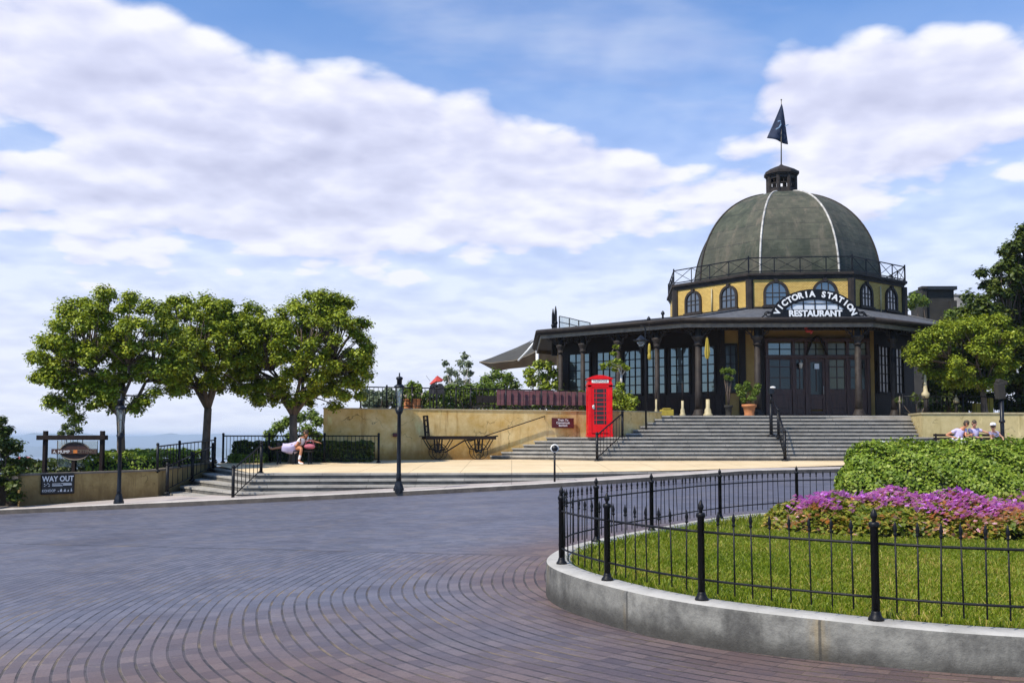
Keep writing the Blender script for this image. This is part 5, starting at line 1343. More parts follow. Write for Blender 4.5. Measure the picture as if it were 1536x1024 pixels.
# ------------------------------------------------------------------ lamp posts
def street_lamp(base, zcup, zglass, zcap, ztop, r, label, wide):
    b = Vector(base); root = thing('street_lamp', b, label, 'street lamp', 'black lamp posts along the pavement'); H = zcup - b.z
    sh = MB().lathe(b, [(r * 1.25, .22), (r * 1.15, H * .2), (r * 1.0, H * .22), (r * .85, H * .93), (r * 1.5, H * .95), (r * 2.0, H)], 14)
    sh.build('post', 'lamp_iron', root)
    MB().prism(octo(b.x, b.y, r * 2.3, 0), b.z - .05, b.z + .07).lathe(b, [(r * 2.3, .06), (r * 2.1, .12), (r * 1.5, .22), (r * 1.4, .26)], 8, R(22.5), False).build('base', 'lamp_iron', root)
    lan = MB(); wb, wt = wide * .62, wide
    lan.lathe((b.x, b.y, zcup), [(r * 2.0, -.01), (wb * 1.12, .01), (wb * 1.12, .04), (wb * .9, .055)], 12)
    for k in range(4):
        a = R(45 + 90 * k); lan.tube([(b.x + wb * math.cos(a), b.y + wb * math.sin(a), zcup + .03), (b.x + wt * math.cos(a), b.y + wt * math.sin(a), zglass)], .011, 5)
    lan.lathe((b.x, b.y, zglass), [(wt * 1.06, -.01), (wt * 1.12, .02), (wt * .95, .05), (wt * .5, .09)], 12)
    ln = lan.build('lantern', 'lamp_iron', root)
    MB().lathe((b.x, b.y, 0), [(wb * .94, zcup + .05), (wt * .96, zglass - .012)], 4, R(45), False).build('lamp_glass', 'lamp_glass', ln)
    MB().tube([(b.x, b.y, zcup + .04), (b.x, b.y, zcup + (zglass - zcup) * .55)], .02, 6).ball((b.x, b.y, zcup + (zglass - zcup) * .7), (.035, .035, .08)).build('lamp_mantle', 'white_paint', ln)
    MB().lathe((b.x, b.y, 0), [(wt * .5, zglass + .085), (wt * .52, zcap - .06), (wt * .66, zcap - .05), (wt * .66, zcap), (wt * .4, zcap + .02), (.02, zcap + .03), (.017, ztop)], 14).build('cap', 'lamp_iron', root)
    return root
def z_at(v, Y, u=768): return P(u, v, Y).z
Y = 25.55; bx = P(598, 737, Y)
street_lamp((bx.x, Y, zs(bx.x, Y)), z_at(613, Y), z_at(581, Y), z_at(566, Y), z_at(559, Y), .058, 'black lamp post with blue black chimney cap, standing before the golden wall', .135)
Y = 25.2; bx = P(178, 757, Y)
street_lamp((bx.x, Y, zs(bx.x, Y)), z_at(652, Y), z_at(613, Y), z_at(599, Y), z_at(590, Y), .052, 'black lamp post standing before the leftmost tree and brown wall', .125)

# lantern post by the veranda
Y = 40.0
lp = thing('lantern_post', P(969, 640, Y), 'slim dark post carrying a hanging lantern in front of the lattice windows', 'street lamp')
b = P(969, 640, Y); zt = z_at(489, Y)
MB().tube([(b.x, Y, b.z - .3), (b.x, Y, lerp(b.z, zt, .5)), (b.x, Y, zt - .1), (b.x - .05, Y, zt), (b.x - .2, Y, zt + .02)], [.045, .035, .03, .028, .02], 8).build('post', 'black_iron', lp)
lx = P(961.5, 500, Y).x
MB().tube([(lx, Y, zt + .03), (lx, Y, z_at(503, Y))], .012, 5).lathe((lx, Y, 0), [(.03, z_at(503, Y)), (.2, z_at(509, Y)), (.32, z_at(510, Y)), (.32, z_at(511, Y)), (.22, z_at(512, Y))], 12).lathe((lx, Y, 0), [(.015, z_at(529, Y)), (.03, z_at(522, Y)), (.1, z_at(520, Y)), (.1, z_at(519.3, Y))], 10).build('lantern', 'lamp_iron', lp)
MB().lathe((lx, Y, 0), [(.1, z_at(519.2, Y)), (.21, z_at(512.1, Y))], 10).build('lamp_glass', 'lamp_glass', lp)

# ------------------------------------------------------------------ telephone box
Yp = 38.3; pc = P(899, 652, Yp); px, pz = pc.x, LZ; ph = thing('telephone_box', (px, Yp, pz), 'bright red domed telephone box standing on the landing against the golden wall', 'telephone box')
PW = .96; hw = PW / 2; PH = 2.44
bdy = MB()
bdy.box((px, Yp, pz + .06), (PW + .06, PW + .06, .12))
for sx_ in (-1, 1):
    for sy_ in (-1, 1): bdy.box((px + sx_ * (hw - .075), Yp + sy_ * (hw - .075), pz + 1.12), (.15, .15, 2.0))
bdy.box((px, Yp + hw - .03, pz + 1.12), (PW - .3, .05, 2.0))
bdy.box((px, Yp, pz + 2.06), (PW + .03, PW + .03, .06))
bdy.box((px, Yp, pz + 2.0), (PW, PW, .1))
bdy.build('body', 'telephone_red', ph, bevel=.012)
hd = MB(); hd.box((px, Yp, pz + 2.18), (PW - .04, PW - .04, .2)); hd.box((px, Yp, pz + 2.285), (PW + .05, PW + .05, .035))
top_ = []
for t in frange(-1, 1, 12): top_.append((px + t * (hw + .0), pz + 2.30 + .13 * (1 - t * t)))
poly = [(px - hw, Yp - hw - 0, pz + 2.30)] + [(x, Yp - hw, z) for x, z in top_[1:-1]] + [(px + hw, Yp - hw, pz + 2.30)]
hd.slab(poly, (0, PW, 0))
hd.build('roof', 'telephone_red', ph, bevel=.008)
MB().box((px, Yp - hw + .012, pz + 2.185), (.66, .02, .12)).build('name_panel', 'white_paint', ph)
text_obj('lettering', 'TELEPHONE', .105, 'eye', ph, lambda x, y, z: (px + x, Yp - hw - .001 - z, pz + 2.185 + y), .003, xs=1.0)
dz0, dz1 = pz + .16, pz + 1.95
for nm, ax in (('door', 0), ('side_panel', 1), ('side_panel', -1)):
    d = MB(); fw = .09; W_ = PW - .3
    def q(s, z, o=0.0):
        return (px + s, Yp - hw + .045 + o, z) if ax == 0 else (px + ax * (hw - .045 - o), Yp + s, z)
    def bx_(s, z, w, h, t=.05):
        c = q(s, z); d.box(c, (w, t, h) if ax == 0 else (t, w, h))
    bx_(-W_ / 2 + fw / 2, (dz0 + dz1) / 2, fw, dz1 - dz0); bx_(W_ / 2 - fw / 2, (dz0 + dz1) / 2, fw, dz1 - dz0)
    bx_(0, dz0 + .17, W_ - 2 * fw, .34); bx_(0, dz1 - .03, W_ - 2 * fw, .06)
    gz0, gz1 = dz0 + .34, dz1 - .06
    for j in range(1, 8): bx_(0, lerp(gz0, gz1, j / 8), W_ - 2 * fw, .024, .036)
    for s in (-.155, .155): bx_(s, (gz0 + gz1) / 2, .02, gz1 - gz0, .034)
    dr = d.build(nm, 'telephone_red', ph)
    g = MB(); c = q(0, (gz0 + gz1) / 2, .016); g.box(c, (W_ - 2 * fw, .008, gz1 - gz0) if ax == 0 else (.008, W_ - 2 * fw, gz1 - gz0)); g.build('pane', 'glass_box', dr)
    if ax == 0: MB().tube([(px - W_ / 2 + .03, Yp - hw - .03, pz + 1.12), (px - W_ / 2 + .03, Yp - hw - .035, pz + 1.24)], .016, 6).box((px - W_ / 2 + .07, Yp - hw + .01, pz + 1.18), (.05, .03, .16)).build('handle', 'white_paint', dr)
it = MB(); it.box((px + .05, Yp - .02, pz + 1.25), (.3, .12, .5)); it.box((px, Yp + .05, pz + .75), (.5, .3, .04)); it.build('telephone', 'dark_stone', ph)

# ------------------------------------------------------------------ railings
def railing(name, pts, z0f, h, n_b, label, cat='railing', post_r=.035, posts=None, low=.12, rail_r=.022, bal=.011, group=None, mat_='black_iron', ends=True, mid=None):
    """posts at pts, top and bottom rails, balusters; z0f gives the foot height"""
    root = thing(name, (pts[0][0], pts[0][1], z0f(*pts[0])), label, cat, group)
    for i, p in enumerate(pts):
        z = z0f(*p); MB().tube([(p[0], p[1], z - .05), (p[0], p[1], z + h + .04)], post_r, 8).ball((p[0], p[1], z + h + .06), post_r * 1.25, 8, 6).lathe((p[0], p[1], z - .01), [(post_r * 2.2, 0), (post_r * 2.0, .03), (post_r, .06)], 8).build('post', mat_, root)
    for i in range(len(pts) - 1):
        a, b = pts[i], pts[i + 1]; za, zb = z0f(*a), z0f(*b); k = n_b if not hasattr(n_b, '__len__') else n_b[i]
        MB().tube([(a[0], a[1], za + h), (b[0], b[1], zb + h)], rail_r, 6).build('handrail', mat_, root)
        MB().tube([(a[0], a[1], za + low), (b[0], b[1], zb + low)], rail_r * .7, 6).build('rail', mat_, root)
        if mid: MB().tube([(a[0], a[1], za + mid), (b[0], b[1], zb + mid)], rail_r * .6, 6).build('rail', mat_, root)
        for j in range(1, k):
            t = j / k; x, y, z = lerp(a[0], b[0], t), lerp(a[1], b[1], t), lerp(za, zb, t)
            MB().tube([(x, y, z + low), (x, y, z + h)], bal, 5).build('baluster', mat_, root)
    return root
# along the terrace wall
def wallpt(u):
    y = 36
    for _ in range(20):
        x = (u - 768) * y / FPX * 1.0
        y = interp(x, [W0, W1, W2]) + .14
    return (x, y)
us = [541, 580, 618, 650, 684, 706, 759, 812, 866]
tp = [wallpt(u) for u in us]
railing('terrace_railing', tp, lambda x, y: 2.66, .80, [6, 5, 5, 4, 4, 6, 6, 6], 'black railing with slim bars along the top of the golden retaining wall', post_r=.03, rail_r=.025, bal=.012, low=.10)
# along the plaza edge, before the hedge
railing('plaza_railing', [(-10.15, 34.05), (-8.55, 34.1), (-6.6, 34.1), (-4.68, 34.0)], lambda x, y: zp(y) + .02, .92, [13, 15, 14], 'black railing before the dark hedge at the back of the plaza', post_r=.04, rail_r=.025)
# down the flank of the corner steps
railing('flank_railing', [(-10.38, 28.4), (-10.36, 30.2), (-10.30, 33.6)], lambda x, y: interp(y, [(28.4, .6), (33.7, .78)]), .72, [7, 10], 'black railing on the brown wall behind the corner steps', post_r=.04)
railing('stair_railing', [(-10.1, 28.45), (-10.08, 30.6), (-10.05, 32.6)], lambda x, y: interp(y, [(28.4, -.05), (32.9, .55)]), .78, [5, 5], 'black stair railing at the left end of the corner steps', post_r=.05, rail_r=.022)
railing('stair_railing', [(-7.45, 25.95), (-7.2, 27.85)], lambda x, y: interp(y, [(25.95, -.08), (27.85, .56)]), .82, [7], 'short black stair railing in the middle of the corner steps', post_r=.045, low=.1)
railing('stair_railing', [(3.1, 35.35), (4.3, 37.7)], lambda x, y: interp(y, [(35.35, ZB), (37.7, LZ)]), .92, [8], 'black stair railing beside the red telephone box', post_r=.05, low=.1, rail_r=.03)
railing('stair_railing', [(9.95, 35.35), (10.35, 37.6)], lambda x, y: interp(y, [(35.35, ZB), (37.6, LZ)]), 1.0, [6], 'black handrail at the middle of the lower entrance steps', post_r=.06, low=.1, rail_r=.035)
# wall handrail
whr = thing('wall_handrail', (W1[0] - 2, W1[1] - .8, 1.6), 'thin dark handrail sloping up the golden wall beside the maroon sign', 'handrail')
pts = []
for u, v in ((704, 662), (727, 654), (790, 633), (817, 624)):
    w_ = wallpt(u); pts.append((w_[0], w_[1] - .30, z_at(v, w_[1] - .3)))
mb = MB().tube(pts, .022, 6)
for p in (pts[1], pts[3]): mb.tube([p, (p[0], p[1] + .03, p[2] - .08), (p[0], p[1] + .16, p[2] - .10)], .014, 5)
mb.build('rail', 'black_iron', whr)
# post with lamp heads on the landing
lpz = thing('lamp_bollard', P(1157, 655, 39.1), 'black post with a white topped lamp head between the two step flights', 'post')
b = P(1157, 655, 39.1); b.z = LZ
MB().tube([b, (b.x, b.y, LZ + 1.35)], .07, 10).lathe(b, [(.16, 0), (.15, .08), (.08, .12)], 10).tube([(b.x, b.y, LZ + 1.3), (b.x + .02, b.y, LZ + 1.75)], .05, 8).build('post', 'black_iron', lpz)
MB().box((b.x + .02, b.y - .02, LZ + 1.85), (.2, .24, .26)).box((b.x + .1, b.y - .05, LZ + 1.95), (.16, .14, .1)).build('lamp_head', 'lamp_iron', lpz, bevel=.03)
MB().ball((b.x + .06, b.y - .12, LZ + 2.0), (.12, .08, .05)).build('lamp_cap', 'white_paint', lpz)
MB().tube([(b.x + .02, b.y - .05, LZ + 1.62), (10.35, 37.6, LZ + 1.0)], .025, 6).build('handrail', 'black_iron', lpz)

# small round sign post on the pavement
Y = 26.75; b = P(832, 722, Y); rs = thing('sign_post', (b.x, Y, zs(b.x, Y)), 'short black post with a small round sign plate at the kerb', 'sign post')
MB().tube([(b.x, Y, zs(b.x, Y) - .05), (b.x, Y, z_at(674, Y))], .028, 8).build('post', 'black_iron', rs)
cz = z_at(672, Y); MB().tube([(b.x, Y - .035, cz), (b.x, Y + .02, cz)], .115, 20).build('sign_plate', 'white_paint', rs)
MB().tube([(b.x, Y - .042, cz), (b.x, Y - .03, cz)], .09, 20).build('sign_face', 'board_black', rs)
Y = 33.5; b = P(1323, 664, Y); gl = thing('garden_light', (b.x, Y, zp(Y)), 'small dark bollard with a white cap behind the clipped hedge', 'bollard')
MB().tube([(b.x, Y, zp(Y)), (b.x, Y, z_at(665, Y))], .05, 8).build('post', 'black_iron', gl); MB().lathe((b.x, Y, z_at(666, Y)), [(.12, 0), (.13, .05), (.09, .1), (.02, .13)], 12).build('cap', 'white_paint', gl)
# tall post with a box head at right
Y = 36.6; b = P(1504, 660, Y); sp = thing('speaker_post', (b.x, Y, zp(Y)), 'tall black post with a grey angled box head before the low beige wall', 'post')
MB().tube([(b.x, Y, zp(Y)), (b.x, Y, z_at(600, Y))], .075, 10).tube([(b.x, Y, zp(Y) + 1.4), (b.x, Y, zp(Y) + 1.5)], .11, 10).build('post', 'lamp_iron', sp)
MB().box((b.x - .05, Y, z_at(586, Y)), (.3, .3, .62), 0, .1, -.12).box((b.x + .02, Y, z_at(573, Y)), (.36, .3, .16), 0, 0, .35).build('box_head', 'dark_stone', sp, bevel=.03)

# ------------------------------------------------------------------ signs
A_, B_ = Vector((-13.15, 26.0)), Vector((-10.35, 28.4)); tw = (B_ - A_).normalized(); nw = Vector((tw.y, -tw.x))
def on_wall(s, z, d): q = A_ + tw * s + nw * d; return Vector((q.x, q.y, z))
def s_at(u):
    k = (u - 768) / FPX; lo, hi = -1, 5
    for _ in range(40):
        m_ = (lo + hi) / 2; q = A_ + tw * m_
        if q.x / q.y < k: lo = m_
        else: hi = m_
    return lo
s0, s1 = s_at(65), s_at(113); q0 = on_wall(s0, 0, 0); zt, zb = z_at(712, q0.y, 89), z_at(740, q0.y + .2, 89)
wo = thing('way_out_sign', on_wall(s0, zb, .03), 'black board with white way out lettering on the brown wall', 'sign')
MB().slab([on_wall(s0, zb, .01), on_wall(s1, zb, .01), on_wall(s1, zt, .01), on_wall(s0, zt, .01)], nw.to_3d() * .05).build('board', 'board_black', wo)
fr = MB()
for a, b in (((s0, zb), (s1, zb)), ((s1, zb), (s1, zt)), ((s1, zt), (s0, zt)), ((s0, zt), (s0, zb))): fr.bar(on_wall(*a, .05), on_wall(*b, .05), .03)
fr.build('frame', 'dark_timber', wo)
sw = s1 - s0; hz_ = zt - zb
text_obj('lettering', 'WAY OUT', hz_ * .40, 'letter_white', wo, lambda x, y, z: on_wall((s0 + s1) / 2 + x, zb + hz_ * .77 + y, .063 + z), .003, xs=sw * .90 / (hz_ * .40 * 4.35), bold=.004)
ln = MB()
def mark(s, z, w, h): ln.slab([on_wall(s0 + sw * s, zb + hz_ * z, .061), on_wall(s0 + sw * (s + w), zb + hz_ * z, .061), on_wall(s0 + sw * (s + w), zb + hz_ * (z + h), .061), on_wall(s0 + sw * s, zb + hz_ * (z + h), .061)], nw.to_3d() * .004)
for s, z, w, h in ((.07, .50, .03, .04), (.12, .46, .03, .03), (.07, .40, .04, .03), (.17, .52, .04, .04), (.22, .47, .03, .03), (.2, .39, .05, .03), (.32, .51, .26, .03), (.6, .52, .32, .03), (.32, .44, .30, .025), (.32, .40, .33, .025), (.66, .43, .27, .06)): mark(s, z, w, h)
ln.build('lines', 'letter_white', wo)
text_obj('lettering', 'KOHOOP', hz_ * .19, 'letter_white', wo, lambda x, y, z: on_wall(s0 + sw * .22 + x, zb + hz_ * .16 + y, .063 + z), .003, xs=.8)
ic = MB()
for s, w, h in ((.5, .03, .05), (.56, .08, .1), (.59, .03, .16), (.68, .08, .08), (.71, .03, .13), (.80, .05, .06), (.82, .02, .1), (.90, .05, .1), (.91, .02, .17)):
    ic = MB().slab([on_wall(s0 + sw * s, zb + hz_ * .1, .061), on_wall(s0 + sw * (s + w), zb + hz_ * .1, .061), on_wall(s0 + sw * (s + w * .8), zb + hz_ * (.1 + h), .061), on_wall(s0 + sw * (s + w * .2), zb + hz_ * (.1 + h), .061)], nw.to_3d() * .004); ic.build('pictogram', 'letter_white', wo)
# timber frame sign
Y = 28.6
tf = thing('timber_sign', P(112, 707, Y), 'dark timber frame with a hanging oval wooden sign above the brown wall', 'sign')
def pxb(mb, u0, u1, v0_, v1, Y, t):
    a, b = P(u0, v1, Y), P(u1, v0_, Y); mb.box(((a.x + b.x) / 2, Y, (a.z + b.z) / 2), (abs(b.x - a.x), t, abs(b.z - a.z)))
for u in (67.5, 153): m_ = MB(); pxb(m_, u - 3.7, u + 3.7, 646, 725, Y, .15); m_.build('post', 'beam_timber', tf, bevel=.012)
m_ = MB(); pxb(m_, 57, 160, 652.5, 659.5, Y - .04, .24); m_.build('beam', 'beam_timber', tf, bevel=.012)
m_ = MB(); pxb(m_, 108, 114, 690, 725, Y, .14); m_.build('post', 'beam_timber', tf)
pn = [P(112.5 + 22 * math.cos(t), 676.5 + 13.2 * math.sin(t), Y - .06) for t in frange(0, 2 * math.pi, 40)[:-1]]
ov = MB().slab(pn, (0, .07, 0)); ovo = ov.build('oval_board', 'red_timber', tf)
MB().tube([P(112.5 + 22 * math.cos(t), 676.5 + 13.2 * math.sin(t), Y - .07) for t in frange(0, 2 * math.pi, 40)], .022, 6).build('rim', 'tan_trim', ovo)
m_ = MB(); pxb(m_, 77.5, 146, 673, 680.5, Y - .10, .05); bn = m_.build('banner', 'red_timber', tf)
ca_ = P(92, 677.5, Y - .128); cb_ = P(126, 677, Y - .128)
text_obj('lettering', 'A. MUMP', .125, 'letter_white', bn, lambda x, y, z: (ca_.x + x, ca_.y - z, ca_.z + y), .003)
text_obj('lettering', 'T  CETPNCE', .135, 'tan_trim', bn, lambda x, y, z: (cb_.x + x, cb_.y - z, cb_.z + y), .003)
m_ = MB(); pxb(m_, 110, 116, 674.5, 679.5, Y - .13, .01); m_.build('emblem', 'orange_mark', bn)
m_ = MB()
for u in (100, 124): a, b = P(u, 659, Y), P(u, 666, Y); m_.tube([a, b], .012, 5)
m_.build('hanger', 'black_iron', tf)
gp = MB(); pxb(gp, 86, 146, 661, 700, Y + .35, .02); gpo = thing('clear_panel', P(116, 700, Y + .35), 'thin clear panel standing behind the oval wooden sign', 'panel'); gp.build('panel', 'lamp_glass', gpo)
m_ = MB(); pxb(m_, 85.3, 86.2, 660, 702, Y + .35, .03); pxb(m_, 145.8, 146.7, 660, 702, Y + .35, .03); m_.build('frame', 'black_iron', gpo)
# maroon wall sign
w0_, w1_ = wallpt(827), wallpt(859.5); ys = w0_[1] - .22
def onw(u, v): 
    x, y = wallpt(u); return Vector((x, y - .20, z_at(v, y - .2)))
ms = thing('maroon_sign', onw(843, 642), 'small maroon sign with three white lines of lettering on the golden wall', 'sign')
c = [onw(827, 641.5), onw(859.5, 642), onw(859.5, 627), onw(827, 626.5)]; MB().slab(c, (.02, -.05, 0)).build('board', 'sign_maroon', ms, bevel=.01)
tv = (c[1] - c[0]); tv.z = 0; tv.normalize(); cc = (c[0] + c[1] + c[2] + c[3]) / 4 + Vector((.02, -.055, 0)); hh = c[3].z - c[0].z
for tx_, fy, sz_, xs_ in (('Train To', .29, .12, 1.1), ('Connanncek', .02, .125, .95), ('Beenhieek', -.25, .11, .85)):
    text_obj('lettering', tx_, sz_, 'letter_white', ms, lambda x, y, z, fy=fy: cc + tv * x + Vector((0, -z, y + fy * hh)), .004, xs=xs_, bold=.003)

# ------------------------------------------------------------------ platform luggage cart against the golden wall
cy0 = 36.15; 
def cq(u, v, dy=0): 
    w_ = wallpt(u); return P(u, v, w_[1] - .75 + dy)
ct = thing('luggage_cart', cq(693, 688), 'old black platform luggage cart with iron wheels parked against the golden wall', 'cart')
wv = Vector((wallpt(750)[0] - wallpt(636)[0], wallpt(750)[1] - wallpt(636)[1], 0)).normalized(); wn_ = Vector((wv.y, -wv.x, 0))
o0 = cq(636, 656); Lc = 2.75; zb = o0.z
def cp(s, z, d=0): return Vector((o0.x, o0.y, 0)) + wv * s + wn_ * d + Vector((0, 0, z))
bdm = MB(); bdm.bar(cp(0, zb - .02, .28), cp(Lc, zb - .02 + .0, .28), .07, .10); bdm.bar(cp(0, zb - .02, -.28), cp(Lc, zb - .02, -.28), .07, .10)
for s in frange(0, Lc - .03, 11): bdm.bar(cp(s, zb + .045, .31), cp(s, zb + .045, -.31), .22, .03)
bdm.build('platform', 'dark_timber', ct)
rk = MB()
for d in (-.27, .27): rk.bar(cp(.12, zb + .06, d), cp(.05, zb + .82, d), .06)
for z in (.2, .42, .64, .80): rk.bar(cp(.1 - .06 * z, zb + z, -.27), cp(.1 - .06 * z, zb + z, .27), .03, .05)
for d in (-.1, .1): rk.bar(cp(.11, zb + .06, d), cp(.06, zb + .8, d), .025)
rk.build('end_rack', 'dark_timber', ct)
gz = zp(36) + .0
for s in (.55, 2.15):
    wr = (zb - gz) * .37
    for d in (-.24, .24):
        w_ = MB(); c = cp(s, gz + wr, d)
        w_.tube([c + wv * (wr - .02) * math.cos(a) + Vector((0, 0, (wr - .02) * math.sin(a))) for a in frange(0, 2 * math.pi, 26)], .014, 6)
        for k in range(8):
            a = k * math.pi / 4; w_.tube([c, c + wv * (wr - .02) * math.cos(a) + Vector((0, 0, (wr - .02) * math.sin(a)))], .007, 5)
        w_.tube([c - wn_ * .04, c + wn_ * .04], .055, 8); w_.build('wheel', 'black_iron', ct)
    ax = MB(); ax.tube([cp(s, gz + wr, -.3), cp(s, gz + wr, .3)], .03, 8)
    for d in (-.18, .18):
        for ds in (-.1, .1): ax.bar(cp(s + ds, zb - .06, d), cp(s + ds * .6, gz + wr, d), .055)
        ax.tube([cp(s - .52, zb - .08, d), cp(s - .3, gz + wr + .1, d), cp(s, gz + wr + .03, d), cp(s + .3, gz + wr + .1, d), cp(s + .52, zb - .08, d)], .02, 5)
    ax.build('axle', 'black_iron', ct)
dbr = MB(); dbr.tube([cp(.75, gz + .28, .2), cp(1.5, zb - .12, .2), cp(2.1, zb - .03, .2), cp(2.85, zb + .06, .2)], .03, 6); dbr.build('drawbar', 'black_iron', ct)

# small red box on the golden wall behind the lamp post
w_ = wallpt(594); b = P(594, 652, w_[1] - .2); rb = thing('wall_box', b, 'small dark red box fixed to the golden wall beside the lamp post', 'box')
MB().box(b, (.22, .14, .14)).box(b + Vector((.1, -.02, .0)), (.05, .2, .09)).build('box_body', 'sign_maroon', rb, bevel=.015)
# fallen grey pebble-like knob on the wall is left as a stain

# ------------------------------------------------------------------ terrace furniture
def tub(u0, u1, v0_, v1, Y, label):
    a, b = P(u0, v1, Y), P(u1, v0_, Y); cx = (a.x + b.x) / 2; w = b.x - a.x; t = thing('planter_tub', (cx, Y, TZ), label, 'planter')
    MB().prism(octo(cx, Y, w / 2, 0), TZ, b.z - .05).prism(octo(cx, Y, w / 2 + .03, 0), b.z - .05, b.z).build('tub', 'terracotta', t)
    bl = [(cx + random.uniform(-.2, .2), Y + random.uniform(-.15, .15), b.z + .1 + random.uniform(0, .45), .2) for _ in range(9)]
    quads('plant', clumps([x[:3] for x in bl], .2, 90, .13, .9, .6), 'leaf_mid', t)
    fl = [(cx + random.uniform(-.3, .3), Y - .15 + random.uniform(-.2, .1), b.z + .06 + random.uniform(0, .18), .05) for _ in range(5)]
    quads('blossoms', clumps([x[:3] for x in fl], .05, 20, .06, .9, .6), 'petal_white', t)
tub(606, 616, 598, 612, 37.3, 'dark terracotta planter with green plant behind the terrace railing, left of its neighbour')
tub(617, 631, 598, 612, 37.0, 'wider terracotta planter with white flowers behind the terrace railing')
Y = 46.0; po = thing('red_parasol', P(656, 612, Y), 'small tilted red parasol standing above the terrace railing', 'parasol')
a = P(656, 612, Y); b = P(654, 565, Y)
MB().tube([(a.x, Y, TZ), b], .025, 6).build('pole', 'black_iron', po)
mb = MB(); ang = [2 * math.pi * k / 8 for k in range(8)]; apex = P(656, 563, Y); rim_ = []
for k, t in enumerate(ang): rim_.append(Vector((b.x + .02 + .34 * math.cos(t), Y + .34 * math.sin(t), P(653, 572.5, Y).z + .10 * math.cos(t) - (.05 if k % 2 else 0))))
mb.add([apex] + rim_, [(0, 1 + k, 1 + (k + 1) % 8) for k in range(8)]); co_ = mb.build('canopy', 'red_cloth', po); co_.modifiers.new('s', 'SOLIDIFY').thickness = .015
MB().tube([P(645, 571, Y), P(639, 563, Y)], .008, 5).build('rib', 'black_iron', po)
# people-like dark finials under the parasol: two small terrace stools
for u, lab in ((650, 'small dark terrace chair to the left under the red parasol'), (659, 'small dark terrace chair to the right under the red parasol')):
    Yc = 45.4; c = P(u, 600, Yc); st = thing('terrace_chair', (c.x, Yc, TZ), lab, 'chair', 'dark chairs under the red parasol')
    MB().box((c.x, Yc, TZ + .45), (.4, .4, .04)).build('seat', 'dark_cloth', st)
    bk = MB(); zt_ = z_at(574.5, Yc) 
    for dx in (-.17, .17): bk.tube([(c.x + dx, Yc + .18, TZ + .45), (c.x + dx, Yc + .22, zt_ - .1)], .02, 6)
    bk.slab([(c.x + .2 * math.cos(t), Yc + .2, zt_ - .22 + .22 * math.sin(t)) for t in frange(0, math.pi, 10)] + [(c.x - .2, Yc + .2, zt_ - .5), (c.x + .2, Yc + .2, zt_ - .5)], (0, .03, 0)); bk.build('backrest', 'dark_cloth', st)
    for dx in (-.17, .17):
        for dy in (-.17, .17): MB().tube([(c.x + dx, Yc + dy, TZ), (c.x + dx, Yc + dy, TZ + .45)], .018, 6).build('leg', 'black_iron', st)
# dark bench and maroon boards behind the railing
Y = 41.5; a, b = P(714, 611, Y), P(744, 596, Y); tb = thing('terrace_bench', (a.x, Y, TZ), 'dark bench behind the terrace railing left of the maroon boards', 'bench')
w = b.x - a.x; cx = (a.x + b.x) / 2
MB().box((cx, Y, TZ + .45), (w, .45, .06)).build('seat', 'dark_timber', tb); MB().box((cx, Y + .22, TZ + .72), (w, .05, .32)).build('backrest', 'dark_timber', tb)
for dx in (-w * .42, w * .42): MB().box((cx + dx, Y, TZ + .22), (.07, .42, .44)).build('leg', 'black_iron', tb)
mbs = thing('board_fence', (P(745, 610, 41).x, 41, TZ), 'maroon board fence on the terrace behind the black railing', 'fence')
ua, ub = 745, 884; k = 13
for i in range(k):
    u0, u1 = lerp(ua, ub, i / k), lerp(ua, ub, (i + 1) / k); y_ = 41 + .12 * i; a, b = P(u0, 607.5, y_), P(u1, 584.5 + .25 * i, y_)
    MB().box(((a.x + b.x) / 2, y_ + random.gauss(0, .006), (a.z + b.z) / 2 + random.gauss(0, .01)), (b.x - a.x - .003, .05, b.z - a.z)).build('board', 'maroon_board', mbs)
for i in (0, 6, 12): a = P(lerp(ua, ub, (i + .5) / k), 600, 41.1 + .12 * i); MB().box((a.x, 41.13 + .12 * i, (TZ + a.z) / 2 + .1), (.1, .1, a.z - TZ + .3)).build('post', 'dark_timber', mbs)
# closed parasols and posts on the veranda terrace
def closed_parasol(u, Y, vb, vbase, v0_, v1, label, cloth=True, r=.19):
    b = P(u, vb, Y); t = thing('closed_parasol', (b.x, Y, TZ), label, 'parasol')
    zb_ = z_at(vbase, Y)
    MB().lathe((b.x, Y, TZ - .02), [(r, 0), (r, .1), (r * .75, .14), (r * .7, .3), (r * .45, .38), (r * .42, zb_ - TZ)], 12).build('base', 'cream', t)
    zt_ = z_at(v0_, Y); MB().tube([(b.x, Y, zb_ - .05), (b.x, Y, zt_)], .028, 8).build('pole', 'beam_timber', t)
    if cloth:
        z1_ = z_at(v1, Y); H = zt_ - z1_; m_ = MB()
        prof_ = [(.05, 0), (.085, .12), (.10, .3), (.075, .55), (.045, .85), (.012, 1.0)]; vv = []
        for r_, t_ in prof_:
            for kk in range(14): aa = 2 * math.pi * kk / 14; q_ = r_ * (1.25 if kk % 2 else .7); vv.append((b.x + q_ * math.cos(aa), Y + q_ * math.sin(aa), z1_ + H * t_))
        m_.add(vv, [(i * 14 + kk, i * 14 + (kk + 1) % 14, (i + 1) * 14 + (kk + 1) % 14, (i + 1) * 14 + kk) for i in range(5) for kk in range(14)]); m_.build('canopy', 'gold_yellow', t)
    return t
closed_parasol(1062, 41.9, 622, 598, 504, 538, 'furled yellow parasol on a stepped cream base before the dark column', r=.2)
closed_parasol(984.5, 42.6, 622, 598, 588, 590, 'cream parasol base with a short bare stub on the terrace by the wall end', cloth=False, r=.09)
closed_parasol(1024, 42.2, 622, 600, 575, 580, 'cream parasol base with a bare dark pole between the lattice windows', cloth=False, r=.13)
hp_ = thing('furled_pennant', P(974, 540, 42.2), 'short furled yellow pennant hanging on a veranda post beside the lantern', 'pennant')
